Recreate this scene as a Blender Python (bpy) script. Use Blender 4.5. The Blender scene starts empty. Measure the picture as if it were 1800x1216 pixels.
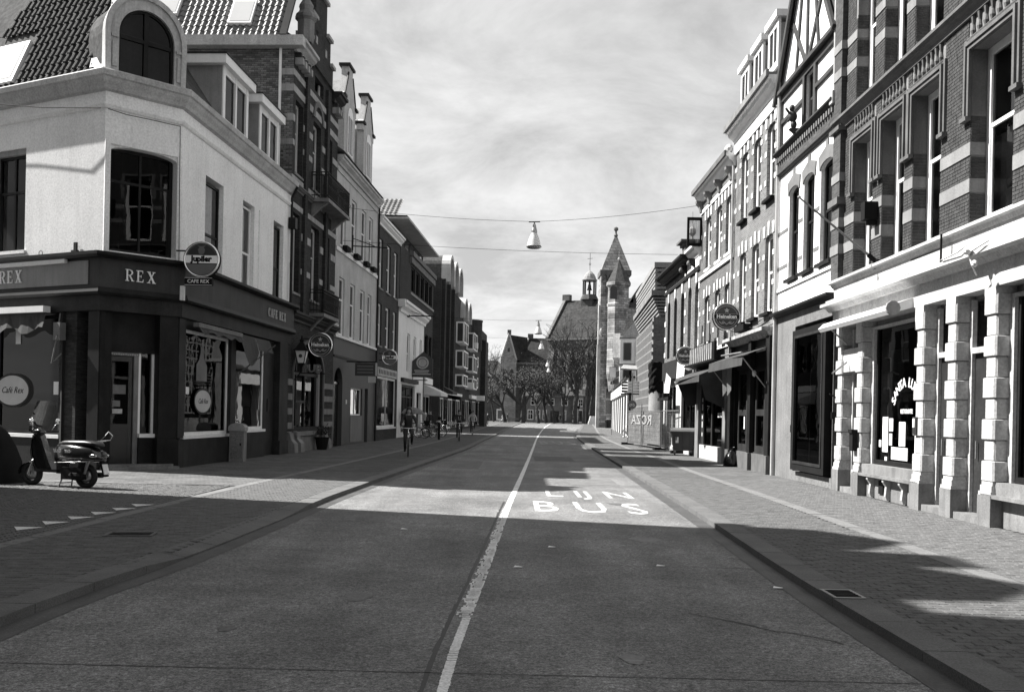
import bpy, math, random
from mathutils import Vector, Matrix
random.seed(7)
S = bpy.context.scene
COL = S.collection
PI = math.pi
R_ = math.radians
# ------------------------------------------------------------------ camera
cam_d = bpy.data.cameras.new('camera'); cam = bpy.data.objects.new('camera', cam_d); COL.objects.link(cam)
cam_d.sensor_width = 36; cam_d.lens = 34.1; cam_d.shift_y = 0.0661; cam_d.clip_start = 0.1; cam_d.clip_end = 6000
ROLL = 0.021
cr, sr = math.cos(ROLL), math.sin(ROLL)
cam.matrix_world = Matrix(((cr, -sr, 0, 0), (0, 0, -1, 0), (sr, cr, 0, 1.65), (0, 0, 0, 1)))
S.camera = cam
# ------------------------------------------------------------------ light
SUN_EL, SUN_DX, SUN_DY = R_(47.5), 0.960, -0.280            # light travels towards +x, a little towards -y
sd = bpy.data.lights.new('sun', 'SUN'); sd.energy = 5.0; sd.angle = R_(0.5); sd.color = (1, 0.985, 0.96)
sun = bpy.data.objects.new('sun', sd); COL.objects.link(sun)
dv = Vector((SUN_DX * math.cos(SUN_EL), SUN_DY * math.cos(SUN_EL), -math.sin(SUN_EL)))
sun.rotation_euler = dv.to_track_quat('-Z', 'Y').to_euler(); sun.location = (-40, 30, 60)
W = bpy.data.worlds.new('World'); S.world = W; W.use_nodes = True
nt = W.node_tree; nt.nodes.clear()
def N(t, **k):
    n = nt.nodes.new(t)
    for a, b in k.items(): setattr(n, a, b)
    return n
sky = N('ShaderNodeTexSky', sky_type='NISHITA', sun_disc=False); sky.sun_elevation = SUN_EL
sky.sun_rotation = math.atan2(-SUN_DX, -SUN_DY); sky.dust_density = 2.0
bw = N('ShaderNodeRGBToBW'); nt.links.new(sky.outputs[0], bw.inputs[0])
tc = N('ShaderNodeTexCoord'); sep = N('ShaderNodeSeparateXYZ'); nt.links.new(tc.outputs['Generated'], sep.inputs[0])
# project the view direction on a cloud layer
zc = N('ShaderNodeMath', operation='ADD'); zc.inputs[1].default_value = 0.22; nt.links.new(sep.outputs[2], zc.inputs[0])
zm = N('ShaderNodeMath', operation='MAXIMUM'); zm.inputs[1].default_value = 0.05; nt.links.new(zc.outputs[0], zm.inputs[0])
dx = N('ShaderNodeMath', operation='DIVIDE'); nt.links.new(sep.outputs[0], dx.inputs[0]); nt.links.new(zm.outputs[0], dx.inputs[1])
dy = N('ShaderNodeMath', operation='DIVIDE'); nt.links.new(sep.outputs[1], dy.inputs[0]); nt.links.new(zm.outputs[0], dy.inputs[1])
cb = N('ShaderNodeCombineXYZ'); nt.links.new(dx.outputs[0], cb.inputs[0]); nt.links.new(dy.outputs[0], cb.inputs[1])
n1 = N('ShaderNodeTexNoise'); n1.inputs['Scale'].default_value = 2.1; n1.inputs['Detail'].default_value = 10; n1.inputs['Roughness'].default_value = 0.64; n1.inputs['Distortion'].default_value = 0.35
nt.links.new(cb.outputs[0], n1.inputs['Vector'])
mr = N('ShaderNodeMapRange'); mr.inputs[1].default_value = 0.34; mr.inputs[2].default_value = 0.66; mr.inputs[3].default_value = 0.0; mr.inputs[4].default_value = 1.0
nt.links.new(n1.outputs[0], mr.inputs[0])
# cloud brightness: grey undersides to white tops, seen against the sky
cl = N('ShaderNodeMapRange'); cl.inputs[3].default_value = 5.0; cl.inputs[4].default_value = 8.8; nt.links.new(mr.outputs[0], cl.inputs[0])
mx = N('ShaderNodeMix', data_type='FLOAT'); mx.inputs[0].default_value = 0.86
hz = N('ShaderNodeMapRange'); hz.inputs[1].default_value = 0.0; hz.inputs[2].default_value = 0.55; hz.inputs[3].default_value = 1.22; hz.inputs[4].default_value = 0.88; nt.links.new(sep.outputs[2], hz.inputs[0])   # paler towards the horizon
hm = N('ShaderNodeMath', operation='MULTIPLY'); nt.links.new(cl.outputs[0], hm.inputs[0]); nt.links.new(hz.outputs[0], hm.inputs[1])
nt.links.new(bw.outputs[0], mx.inputs[2]); nt.links.new(hm.outputs[0], mx.inputs[3])
bg = N('ShaderNodeBackground'); bg.inputs[1].default_value = 0.040; nt.links.new(mx.outputs[0], bg.inputs[0])
ow = N('ShaderNodeOutputWorld'); nt.links.new(bg.outputs[0], ow.inputs[0])
S.view_settings.view_transform = 'Standard'; S.view_settings.look = 'None'; S.view_settings.gamma = 1
S.view_settings.use_curve_mapping = False; S.view_settings.exposure = 1.5
S.cycles.max_bounces = 6; S.cycles.transparent_max_bounces = 12
# ------------------------------------------------------------------ materials (monochrome place: black-and-white film)
MATS = {}
def newmat(name):
    m = bpy.data.materials.new(name); m.use_nodes = True; t = m.node_tree; t.nodes.clear()
    o = t.nodes.new('ShaderNodeOutputMaterial'); b = t.nodes.new('ShaderNodeBsdfPrincipled'); t.links.new(b.outputs[0], o.inputs[0])
    return m, t, b, o
def mth(t, op, a, b=None):
    n = t.nodes.new('ShaderNodeMath'); n.operation = op
    for i, v in enumerate((a, b)):
        if v is None: continue
        if isinstance(v, (int, float)): n.inputs[i].default_value = v
        else: t.links.new(v, n.inputs[i])
    return n.outputs[0]
def noise(t, vec, sc, det=4, ro=0.55):
    n = t.nodes.new('ShaderNodeTexNoise'); n.inputs['Scale'].default_value = sc; n.inputs['Detail'].default_value = det; n.inputs['Roughness'].default_value = ro
    t.links.new(vec, n.inputs['Vector']); return n.outputs[0]
def rng(t, v, a, b, c, d):
    n = t.nodes.new('ShaderNodeMapRange'); t.links.new(v, n.inputs[0])
    for i, x in enumerate((a, b, c, d)): n.inputs[i + 1].default_value = x
    return n.outputs[0]
def vscale(t, vec, s):
    n = t.nodes.new('ShaderNodeMapping'); n.inputs['Scale'].default_value = s; t.links.new(vec, n.inputs[0]); return n.outputs[0]
def mat(name, base, rough=0.7, var=0.2, sc=1.5, fine=0.1, fsc=25, streak=0.0, bump=0.0, bsc=30, metal=0.0, spec=0.4, coat=0.0, world=False):
    if name in MATS: return MATS[name]
    m, t, b, o = newmat(name)
    co = t.nodes.new('ShaderNodeNewGeometry').outputs['Position']
    f = rng(t, noise(t, co, sc, 5), 0.3, 0.7, 1 - var, 1 + var)
    g = rng(t, noise(t, co, fsc, 3), 0.3, 0.7, 1 - fine, 1 + fine)
    v = mth(t, 'MULTIPLY', mth(t, 'MULTIPLY', f, g), base)
    if streak:
        s = rng(t, noise(t, vscale(t, co, (3.2, 3.2, 0.22)), 1.6, 6, 0.65), 0.46, 0.72, 1, 1 - streak); v = mth(t, 'MULTIPLY', v, s)
    t.links.new(v, b.inputs['Base Color']); b.inputs['Roughness'].default_value = rough; b.inputs['Metallic'].default_value = metal
    b.inputs['Specular IOR Level'].default_value = spec; b.inputs['Coat Weight'].default_value = coat
    if bump:
        bp = t.nodes.new('ShaderNodeBump'); bp.inputs['Strength'].default_value = bump; bp.inputs['Distance'].default_value = 0.02
        t.links.new(noise(t, co, bsc, 4), bp.inputs['Height']); t.links.new(bp.outputs[0], b.inputs['Normal'])
    MATS[name] = m; return m
def brickmat(name, c1, c2, mortar, w=0.22, h=0.065, ms=0.012, flat=False, dirt=0.25, bump=0.5):
    if name in MATS: return MATS[name]
    m, t, b, o = newmat(name)
    co = t.nodes.new('ShaderNodeTexCoord').outputs['Object']
    sp = t.nodes.new('ShaderNodeSeparateXYZ'); t.links.new(co, sp.inputs[0])
    cm = t.nodes.new('ShaderNodeCombineXYZ')
    if flat: t.links.new(sp.outputs[0], cm.inputs[0]); t.links.new(sp.outputs[1], cm.inputs[1])
    else: t.links.new(mth(t, 'ADD', sp.outputs[0], sp.outputs[1]), cm.inputs[0]); t.links.new(sp.outputs[2], cm.inputs[1])
    br = t.nodes.new('ShaderNodeTexBrick'); t.links.new(cm.outputs[0], br.inputs['Vector'])
    for k, v in (('Color1', c1), ('Color2', c2), ('Mortar', mortar)): br.inputs[k].default_value = (v, v, v, 1)
    br.inputs['Scale'].default_value = 1; br.inputs['Mortar Size'].default_value = ms; br.inputs['Mortar Smooth'].default_value = 0.2
    br.inputs['Brick Width'].default_value = w; br.inputs['Row Height'].default_value = h; br.inputs['Bias'].default_value = 0
    d = rng(t, noise(t, co, 0.7, 6), 0.3, 0.7, 1 - dirt, 1 + dirt)
    d2 = rng(t, noise(t, co, 14, 3), 0.25, 0.75, 0.75, 1.25)
    bwn = t.nodes.new('ShaderNodeRGBToBW'); t.links.new(br.outputs[0], bwn.inputs[0])
    t.links.new(mth(t, 'MULTIPLY', mth(t, 'MULTIPLY', bwn.outputs[0], d), d2), b.inputs['Base Color'])
    b.inputs['Roughness'].default_value = 0.85; b.inputs['Specular IOR Level'].default_value = 0.2
    bp = t.nodes.new('ShaderNodeBump'); bp.inputs['Strength'].default_value = bump; bp.inputs['Distance'].default_value = 0.01; bp.invert = True
    t.links.new(br.outputs[1], bp.inputs['Height']); t.links.new(bp.outputs[0], b.inputs['Normal'])
    MATS[name] = m; return m
def glassmat(name, dark=0.45, rough=0.02, refl=0.0, gcol=.95):
    m, t, b, o = newmat(name); t.nodes.remove(b)
    tr = t.nodes.new('ShaderNodeBsdfTransparent'); tr.inputs[0].default_value = (dark, dark, dark, 1)
    gl = t.nodes.new('ShaderNodeBsdfGlossy'); gl.inputs['Roughness'].default_value = rough; gl.inputs[0].default_value = (gcol, gcol, gcol, 1)
    fr = t.nodes.new('ShaderNodeFresnel'); fr.inputs[0].default_value = 1.55
    bp = t.nodes.new('ShaderNodeBump'); bp.inputs['Strength'].default_value = 0.025; bp.inputs['Distance'].default_value = 0.05
    co = t.nodes.new('ShaderNodeTexCoord').outputs['Object']; t.links.new(noise(t, co, 1.3, 2), bp.inputs['Height']); t.links.new(bp.outputs[0], gl.inputs['Normal'])
    mxs = t.nodes.new('ShaderNodeMixShader'); t.links.new(mth(t, 'ADD', fr.outputs[0], refl), mxs.inputs[0]); t.links.new(tr.outputs[0], mxs.inputs[1]); t.links.new(gl.outputs[0], mxs.inputs[2])
    t.links.new(mxs.outputs[0], o.inputs[0]); MATS[name] = m; return m
WHITE = mat('white_plaster', 0.76, 0.9, 0.07, 0.8, 0.14, 20, 0.10, 0.2, spec=0.15)
WPAINT = mat('white_paint', 0.74, 0.45, 0.06, 1.2, 0.04, 20, 0.10)
STUCCO = mat('pale_stucco', 0.42, 0.85, 0.12, 0.9, 0.18, 18, 0.2, 0.12)
STUCCO2 = mat('grey_stucco', 0.16, 0.85, 0.15, 0.9, 0.08, 30, 0.25, 0.12)
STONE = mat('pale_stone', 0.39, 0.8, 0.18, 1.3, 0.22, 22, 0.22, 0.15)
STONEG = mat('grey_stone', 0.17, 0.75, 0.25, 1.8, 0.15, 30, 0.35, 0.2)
STONED = mat('dark_stone', 0.10, 0.75, 0.25, 2, 0.15, 30, 0.3, 0.2)
BANDST = mat('band_stone', 0.20, 0.8, 0.18, 1.6, 0.1, 30, 0.25, 0.2)
CONC = mat('concrete', 0.15, 0.9, 0.2, 1.2, 0.3, 25, 0.25, 0.25)
DARKP = mat('dark_paint', 0.014, 0.5, 0.35, 2, 0.2, 20, 0.2, spec=0.12)
DARKP2 = mat('dark_grey_paint', 0.026, 0.6, 0.3, 1.6, 0.2, 20, 0.3, spec=0.12)
BLACK = mat('black_gloss', 0.008, 0.18, 0.1, 2, 0, 20, spec=0.5)
BLACKM = mat('black_matt', 0.010, 0.8, 0.2, 3, 0.1, 20, spec=0.1)
INTER = mat('dark_room', 0.008, 0.9, 0.5, 0.9, 0, 20)
CURT = mat('net_curtain', 0.42, 0.95, 0.12, 2, 0.2, 12, 0.25)
CURTD = mat('dim_blind', 0.16, 0.95, 0.2, 1, 0.1, 12, 0.2)
LEAD = mat('grey_zinc', 0.26, 0.8, 0.15, 1.5, 0.08, 25, 0.3, spec=0.15)
SLATE = mat('roof_slate', 0.07, 0.9, 0.25, 2, 0.3, 8, 0.1, 0.2, spec=0.08)
TILE = mat('glazed_roof_tile', 0.020, 0.6, 0.5, 1.2, 0.3, 9, 0, 0.25, 40, spec=0.15)
TILE2 = mat('weathered_roof_tile', 0.13, 0.6, 0.3, 1.2, 0.3, 9, 0, 0.25, 40)
METAL = mat('grey_metal', 0.30, 0.4, 0.2, 3, 0.1, 30, metal=0.8)
CHROME = mat('chrome', 0.75, 0.12, 0.05, 3, 0, 30, metal=1)
RUBBER = mat('black_rubber', 0.012, 0.75, 0.2, 6, 0.1, 30)
PAPER = mat('white_paper', 0.72, 0.8, 0.05, 4, 0.05, 30)
ROADP = mat('road_marking_paint', 0.62, 0.7, 0.12, 3, 0.3, 40)
BR_R1 = mat('red_brick', 0.052, 0.85, 0.35, 6, 0.3, 45, 0.1, 0.3, 60, world=True, spec=0.2)
MORT = mat('pale_mortar', 0.16, 0.95, 0.2, 3, 0.2, 40)
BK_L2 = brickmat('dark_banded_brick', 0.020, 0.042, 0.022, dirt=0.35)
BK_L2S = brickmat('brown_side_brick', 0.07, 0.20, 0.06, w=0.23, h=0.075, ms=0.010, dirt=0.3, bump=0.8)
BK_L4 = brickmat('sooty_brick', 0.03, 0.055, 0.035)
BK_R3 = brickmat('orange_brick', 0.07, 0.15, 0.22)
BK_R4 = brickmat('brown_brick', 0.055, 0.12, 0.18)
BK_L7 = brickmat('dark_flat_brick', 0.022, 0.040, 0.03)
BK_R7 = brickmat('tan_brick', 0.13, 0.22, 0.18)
BK_CH = brickmat('old_church_brick', 0.06, 0.11, 0.10, w=0.5, h=0.2)
BK_LH = brickmat('cottage_brick', 0.10, 0.18, 0.15, w=0.3, h=0.1)
PAVB = brickmat('clinker_paving', 0.07, 0.12, 0.04, w=0.21, h=0.105, ms=0.012, flat=True, dirt=0.2)
PAVP = brickmat('pavement_clinker', 0.075, 0.13, 0.045, w=0.31, h=0.155, ms=0.010, flat=True, dirt=0.2)
CLINK = mat('clinker_brick', 0.09, 0.8, 0.3, 5, 0.3, 60, 0, 0.4, 70, world=True, spec=0.3)
JOINT = mat('sand_joint', 0.05, 0.95, 0.3, 4, 0.3, 60)
SETT = mat('granite_sett', 0.085, 0.75, 0.35, 7, 0.3, 60, 0, 0.4, 70, world=True, spec=0.35)
KERB = mat('kerb_granite', 0.10, 0.8, 0.2, 1.5, 0.35, 70, 0, 0.3, 80, world=True)
GLASS = glassmat('window_glass', 0.5, 0.015, 0.02, .8)
GLASSD = glassmat('dark_shop_glass', 0.26, 0.012, 0.0, .42)
SHEET = mat('white_sheet', 0.6, 0.9, 0.1, 2, 0.1, 30)
FABD = mat('black_awning_cloth', 0.035, 0.8, 0.3, 2, 0.2, 30)
BARK = mat('bare_bark', 0.035, 0.9, 0.3, 2, 0.2, 20)
BUD = mat('spring_buds', 0.14, 0.8, 0.4, 0.4, 0.4, 3)
GROUNDM = mat('far_ground', 0.10, 0.9, 0.2, 0.05, 0.2, 2)
SKIN = mat('skin', 0.35, 0.6, 0.05, 5, 0, 30)
# asphalt: coarse chippings, worn tracks, patches, cracks
def asphalt():
    m, t, b, o = newmat('asphalt'); co = t.nodes.new('ShaderNodeNewGeometry').outputs['Position']
    v = rng(t, noise(t, co, 0.45, 6, 0.62), 0.32, 0.68, 0.66, 1.34)
    v = mth(t, 'MULTIPLY', v, rng(t, noise(t, vscale(t, co, (1.6, 0.12, 1)), 1.0, 3), 0.35, 0.65, 0.86, 1.14))
    v = mth(t, 'MULTIPLY', v, rng(t, noise(t, co, 85, 2, 0.7), 0.32, 0.68, 0.45, 1.75))
    v = mth(t, 'MULTIPLY', v, rng(t, noise(t, co, 24, 4, 0.95), 0.34, 0.66, 0.22, 1.9))
    vo = t.nodes.new('ShaderNodeTexVoronoi'); vo.inputs['Scale'].default_value = 150; t.links.new(co, vo.inputs['Vector'])
    sp = rng(t, vo.outputs['Distance'], 0.06, 0.16, 1.9, 1.0); v = mth(t, 'MULTIPLY', v, sp)
    # a few transverse joints
    v = mth(t, 'MULTIPLY', v, rng(t, noise(t, co, 5, 5, 0.8), 0.34, 0.66, 0.78, 1.24)); v = mth(t, 'MULTIPLY', v, 0.115)
    t.links.new(v, b.inputs['Base Color']); b.inputs['Roughness'].default_value = 0.72; b.inputs['Specular IOR Level'].default_value = 0.35
    bp = t.nodes.new('ShaderNodeBump'); bp.inputs['Strength'].default_value = 0.7; bp.inputs['Distance'].default_value = 0.012
    t.links.new(noise(t, co, 85, 3, 0.7), bp.inputs['Height']); t.links.new(bp.outputs[0], b.inputs['Normal'])
    return m
ASPH = asphalt()
# ------------------------------------------------------------------ mesh helpers
class MB:
    def __init__(s): s.v = []; s.f = []
    def add(s, vs, fs):
        n = len(s.v); s.v += [tuple(p) for p in vs]; s.f += [tuple(i + n for i in f) for f in fs]; return s
    def box(s, x0, x1, y0, y1, z0, z1):
        return s.add([(x0, y0, z0), (x1, y0, z0), (x1, y1, z0), (x0, y1, z0), (x0, y0, z1), (x1, y0, z1), (x1, y1, z1), (x0, y1, z1)],
                     [(0, 3, 2, 1), (4, 5, 6, 7), (0, 1, 5, 4), (1, 2, 6, 5), (2, 3, 7, 6), (3, 0, 4, 7)])
    def quad(s, a, b, c, d): return s.add([a, b, c, d], [(0, 1, 2, 3)])
    def prism_y(s, pts, y0, y1):                       # outline in x,z pushed along y
        n = len(pts); vs = [(x, y0, z) for x, z in pts] + [(x, y1, z) for x, z in pts]
        return s.add(vs, [tuple(range(n)), tuple(range(2 * n - 1, n - 1, -1))] + [(i, i + n, (i + 1) % n + n, (i + 1) % n) for i in range(n)])
    def prism_x(s, pts, x0, x1):                       # outline in y,z pushed along x
        n = len(pts); vs = [(x0, y, z) for y, z in pts] + [(x1, y, z) for y, z in pts]
        return s.add(vs, [tuple(range(n - 1, -1, -1)), tuple(range(n, 2 * n))] + [(i, (i + 1) % n, (i + 1) % n + n, i + n) for i in range(n)])
    def prism_z(s, pts, z0, z1):
        n = len(pts); vs = [(x, y, z0) for x, y in pts] + [(x, y, z1) for x, y in pts]
        return s.add(vs, [tuple(range(n - 1, -1, -1)), tuple(range(n, 2 * n))] + [(i, (i + 1) % n, (i + 1) % n + n, i + n) for i in range(n)])
    def bar(s, a, b, r, n=6, r2=None):
        a = Vector(a); b = Vector(b); d = (b - a)
        if d.length < 1e-6: return s
        d.normalize(); u = d.cross(Vector((0, 0, 1)) if abs(d.z) < 0.9 else Vector((1, 0, 0))).normalized(); w = d.cross(u); r2 = r if r2 is None else r2
        vs = [a + (u * math.cos(2 * PI * i / n) + w * math.sin(2 * PI * i / n)) * r for i in range(n)] + [b + (u * math.cos(2 * PI * i / n) + w * math.sin(2 * PI * i / n)) * r2 for i in range(n)]
        return s.add(vs, [(i, (i + 1) % n, (i + 1) % n + n, i + n) for i in range(n)] + [tuple(range(n - 1, -1, -1)), tuple(range(n, 2 * n))])
    def path(s, pts, r, n=6):
        for a, b in zip(pts, pts[1:]): s.bar(a, b, r, n)
        return s
    def lathe(s, prof, c=(0, 0, 0), n=12, axis='z', a0=0.0):
        vs = []
        for r, h in prof:
            for i in range(n):
                a = a0 + 2 * PI * i / n; x, y = r * math.cos(a), r * math.sin(a)
                vs.append((c[0] + x, c[1] + y, c[2] + h) if axis == 'z' else ((c[0] + x, c[1] + h, c[2] + y) if axis == 'y' else (c[0] + h, c[1] + x, c[2] + y)))
        fs = []
        for k in range(len(prof) - 1):
            for i in range(n): fs.append((k * n + i, k * n + (i + 1) % n, (k + 1) * n + (i + 1) % n, (k + 1) * n + i))
        fs.append(tuple(range(n - 1, -1, -1))); m = (len(prof) - 1) * n; fs.append(tuple(range(m, m + n)))
        return s.add(vs, fs)
    def torus(s, c, R, r, n=20, k=6, axis='y'):
        vs = []; fs = []
        for i in range(n):
            a = 2 * PI * i / n
            for j in range(k):
                b = 2 * PI * j / k; q = R + r * math.cos(b); h = r * math.sin(b); x, z = q * math.cos(a), q * math.sin(a)
                vs.append((c[0] + x, c[1] + h, c[2] + z) if axis == 'y' else ((c[0] + x, c[1] + z, c[2] + h) if axis == 'z' else (c[0] + h, c[1] + x, c[2] + z)))
        for i in range(n):
            for j in range(k): fs.append((i * k + j, ((i + 1) % n) * k + j, ((i + 1) % n) * k + (j + 1) % k, i * k + (j + 1) % k))
        return s.add(vs, fs)
    def ellipsoid(s, c, r, n=12, m=8):
        prof = [(max(1e-4, math.sin(PI * i / m)), -math.cos(PI * i / m)) for i in range(m + 1)]
        k = len(s.v); s.lathe(prof, (0, 0, 0), n)
        for i in range(k, len(s.v)):
            x, y, z = s.v[i]; s.v[i] = (c[0] + x * r[0], c[1] + y * r[1], c[2] + z * r[2])
        return s
    def mesh(s, name, m, smooth=False):
        me = bpy.data.meshes.new(name); me.from_pydata(s.v, [], s.f); me.materials.append(m)
        if smooth:
            me.polygons.foreach_set('use_smooth', [True] * len(me.polygons))
        me.update(); return me
def link(name, me, parent=None, loc=(0, 0, 0), rot=(0, 0, 0), scale=None):
    o = bpy.data.objects.new(name, me); COL.objects.link(o)
    if parent is not None: o.parent = parent
    o.location = loc; o.rotation_euler = rot
    if scale: o.scale = scale
    return o
def tag(o, label=None, cat=None, group=None, kind=None):
    if label: o['label'] = label
    if cat: o['category'] = cat
    if group: o['group'] = group
    if kind: o['kind'] = kind
    return o
def thing(name, label, cat, loc=(0, 0, 0), rz=0.0, group=None):
    return tag(link(name, None, None, loc, (0, 0, rz)), label, cat, group)
def mk(name, mb, m, parent=None, smooth=False, loc=(0, 0, 0), rz=0.0): return link(name, mb.mesh(name, m, smooth), parent, loc, (0, 0, rz))
UNIT = {}
def unit(m, bev=False):
    if m.name not in UNIT: UNIT[m.name] = MB().box(-.5, .5, -.5, .5, -.5, .5).mesh('block_' + m.name, m)
    return UNIT[m.name]
class Fr:                                               # a facade frame: x along the wall, -y towards the street, z up
    def __init__(s, root, off=0.0, loc=(0, 0, 0), ang=0.0): s.root = root; s.off = off; s.loc = Vector(loc); s.ang = ang
    def b(s, name, mb, m, parent=None, smooth=False):
        mb.v = [(x - s.off, y, z) for x, y, z in mb.v]
        if parent is not None: return link(name, mb.mesh(name, m, smooth), parent)
        return link(name, mb.mesh(name, m, smooth), s.root, s.loc, (0, 0, s.ang))
    def box(s, name, m, x0, x1, y0, y1, z0, z1, parent=None):
        c = Vector(((x0 + x1) / 2 - s.off, (y0 + y1) / 2, (z0 + z1) / 2)); sc = (abs(x1 - x0), abs(y1 - y0), abs(z1 - z0))
        if parent is not None: return link(name, unit(m), parent, c, (0, 0, 0), sc)
        c = s.loc + Matrix.Rotation(s.ang, 3, 'Z') @ c
        return link(name, unit(m), s.root, c, (0, 0, s.ang), sc)
def text_mesh(body, size, m, ext=0.006, shear=0.0, bold=0.0, sx=1.0):
    c = bpy.data.curves.new('t', 'FONT'); c.body = body; c.size = size; c.extrude = ext; c.align_x = 'CENTER'; c.align_y = 'CENTER'; c.shear = shear; c.offset = bold; c.resolution_u = 2
    o = bpy.data.objects.new('t', c); me = bpy.data.meshes.new_from_object(o); bpy.data.objects.remove(o)
    me.materials.clear(); me.materials.append(m)
    if sx != 1.0:
        for v in me.vertices: v.co.x *= sx
    return me
def lettering(fr, body, size, m, x, y, z, name='lettering', roty=0.0, parent=None, **k):
    me = text_mesh(body, size, m, **k)
    rot = Matrix.Rotation(roty, 4, 'Y') @ Matrix.Rotation(PI / 2, 4, 'X')
    for v in me.vertices: v.co = (rot @ v.co) + Vector((x - fr.off, y, z))
    me.name = name
    if parent is not None: return link(name, me, parent)
    return link(name, me, fr.root, fr.loc, (0, 0, fr.ang))
def arc(cx, cz, rx, rz, a0, a1, n): return [(cx + rx * math.cos(a0 + (a1 - a0) * i / n), cz + rz * math.sin(a0 + (a1 - a0) * i / n)) for i in range(n + 1)]
def sweep(path, prof, mb=None):                          # mitred moulding along a ground path, profile = (outward, z), outward on the right-hand side
    mb = mb or MB(); P = [Vector((p[0], p[1])) for p in path]; n = len(P); k = len(prof); vs = []
    for i in range(n):
        d0 = (P[i] - P[i - 1]).normalized() if i > 0 else (P[1] - P[0]).normalized()
        d1 = (P[i + 1] - P[i]).normalized() if i < n - 1 else d0
        n0 = Vector((d0.y, -d0.x)); n1 = Vector((d1.y, -d1.x)); b = (n0 + n1).normalized(); sc = 1 / max(0.3, b.dot(n0))
        for o_, z in prof: q = P[i] + b * o_ * sc; vs.append((q.x, q.y, z))
    fs = []
    for i in range(n - 1):
        for j in range(k): fs.append((i * k + j, (i + 1) * k + j, (i + 1) * k + (j + 1) % k, i * k + (j + 1) % k))
    fs.append(tuple(range(k - 1, -1, -1))); fs.append(tuple(range((n - 1) * k, n * k)))
    return mb.add(vs, fs)
# ------------------------------------------------------------------ walls and windows
def wall(fr, x0, x1, z0, z1, m, ops, t=0.3, y=0.0, name='wall'):
    ops = [o for o in ops if o[0] < x1 - .01 and o[1] > x0 + .01 and o[2] < z1 - .01 and o[3] > z0 + .01]
    xs = sorted({x0, x1} | {min(max(v, x0), x1) for o in ops for v in o[:2]}); zs = sorted({z0, z1} | {min(max(v, z0), z1) for o in ops for v in o[2:4]})
    mb = MB()
    for a, b in zip(xs, xs[1:]):
        for c, d in zip(zs, zs[1:]):
            if b - a < 1e-5 or d - c < 1e-5: continue
            mx_, mz_ = (a + b) / 2, (c + d) / 2
            if any(o[0] < mx_ < o[1] and o[2] < mz_ < o[3] for o in ops): continue
            mb.quad((a, y, c), (b, y, c), (b, y, d), (a, y, d))
    for o in ops:
        a, b, c, d = o[:4]; ar = o[4] if len(o) > 4 else 0; c2 = max(c, z0); d2 = min(d, z1)
        mb.quad((a, y, c2), (a, y + t, c2), (a, y + t, d2), (a, y, d2)); mb.quad((b, y, c2), (b, y, d2), (b, y + t, d2), (b, y + t, c2))
        if d <= z1 and not ar: mb.quad((a, y, d), (a, y + t, d), (b, y + t, d), (b, y, d))
        if c >= z0: mb.quad((a, y, c), (b, y, c), (b, y + t, c), (a, y + t, c))
        if ar:
            pts = arc((a + b) / 2, d - ar, (b - a) / 2, ar, PI, 0, 10)
            for (xa, za), (xb, zb) in zip(pts, pts[1:]):
                mb.quad((xa, y, za), (xb, y, zb), (xb, y, d), (xa, y, d)); mb.quad((xa, y, za), (xa, y + t, za), (xb, y + t, zb), (xb, y, zb))
    return fr.b(name, mb, m)
def window(fr, x0, x1, z0, z1, fm=WPAINT, style='sash', ins=0.16, fw=0.07, sill=None, curtain=None, mid=0.5, glass=GLASS, out=0.06, name='window'):
    mb = MB(); y0, y1 = ins, ins + 0.07
    mb.box(x0, x0 + fw, y0, y1, z0, z1); mb.box(x1 - fw, x1, y0, y1, z0, z1); mb.box(x0 + fw, x1 - fw, y0, y1, z1 - fw, z1); mb.box(x0 + fw, x1 - fw, y0, y1, z0, z0 + fw)
    if style in ('sash', 'T', 'tran'):
        zm_ = z0 + (z1 - z0) * mid; mb.box(x0 + fw, x1 - fw, y0 + .012, y1 - .005, zm_ - .035, zm_ + .035)
        mb.box(x0 + fw, x0 + fw + .04, y0 + .02, y1 - .01, z0 + fw, zm_ - .035); mb.box(x1 - fw - .04, x1 - fw, y0 + .02, y1 - .01, z0 + fw, zm_ - .035)
    if style in ('T', 'cross', 'mull'):
        xm = (x0 + x1) / 2; mb.box(xm - .03, xm + .03, y0 + .008, y1 - .008, z0 + fw, z1 - fw)
    if style == 'cross': zm_ = z0 + (z1 - z0) * mid; mb.box(x0 + fw, x1 - fw, y0 + .012, y1 - .005, zm_ - .04, zm_ + .04)
    w = fr.b(name, mb, fm)
    fr.b('pane', MB().quad((x0 + fw * .5, y0 + .04, z0 + fw * .5), (x1 - fw * .5, y0 + .04, z0 + fw * .5), (x1 - fw * .5, y0 + .04, z1 - fw * .5), (x0 + fw * .5, y0 + .04, z1 - fw * .5)), glass, w)
    if sill: fr.b('sill', MB().box(x0 - .06, x1 + .06, -out, ins, z0 - .09, z0 - .001), sill, w)
    if curtain:
        kind = curtain; cb_ = MB(); n = 14; h = z1 - z0
        lo = z0 + (h * 0.0 if kind != 'half' else 0.0); hi = z1 if kind != 'half' else z0 + h * .5
        if kind == 'sides': spans = [(x0, x0 + (x1 - x0) * .28), (x1 - (x1 - x0) * .28, x1)]
        elif kind == 'top': spans = [(x0, x1)]; lo = z0 + h * .45
        else: spans = [(x0, x1)]
        for a, b in spans:
            for i in range(n):
                xa = a + (b - a) * i / n; xb = a + (b - a) * (i + 1) / n; ya = ins + .16 + (.03 if i % 2 else 0); yb = ins + .16 + (0 if i % 2 else .03)
                cb_.quad((xa, ya, lo), (xb, yb, lo), (xb, yb, hi), (xa, ya, hi))
        fr.b('curtain', cb_, CURT if kind != 'dim' else CURTD, w)
    return w
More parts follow.
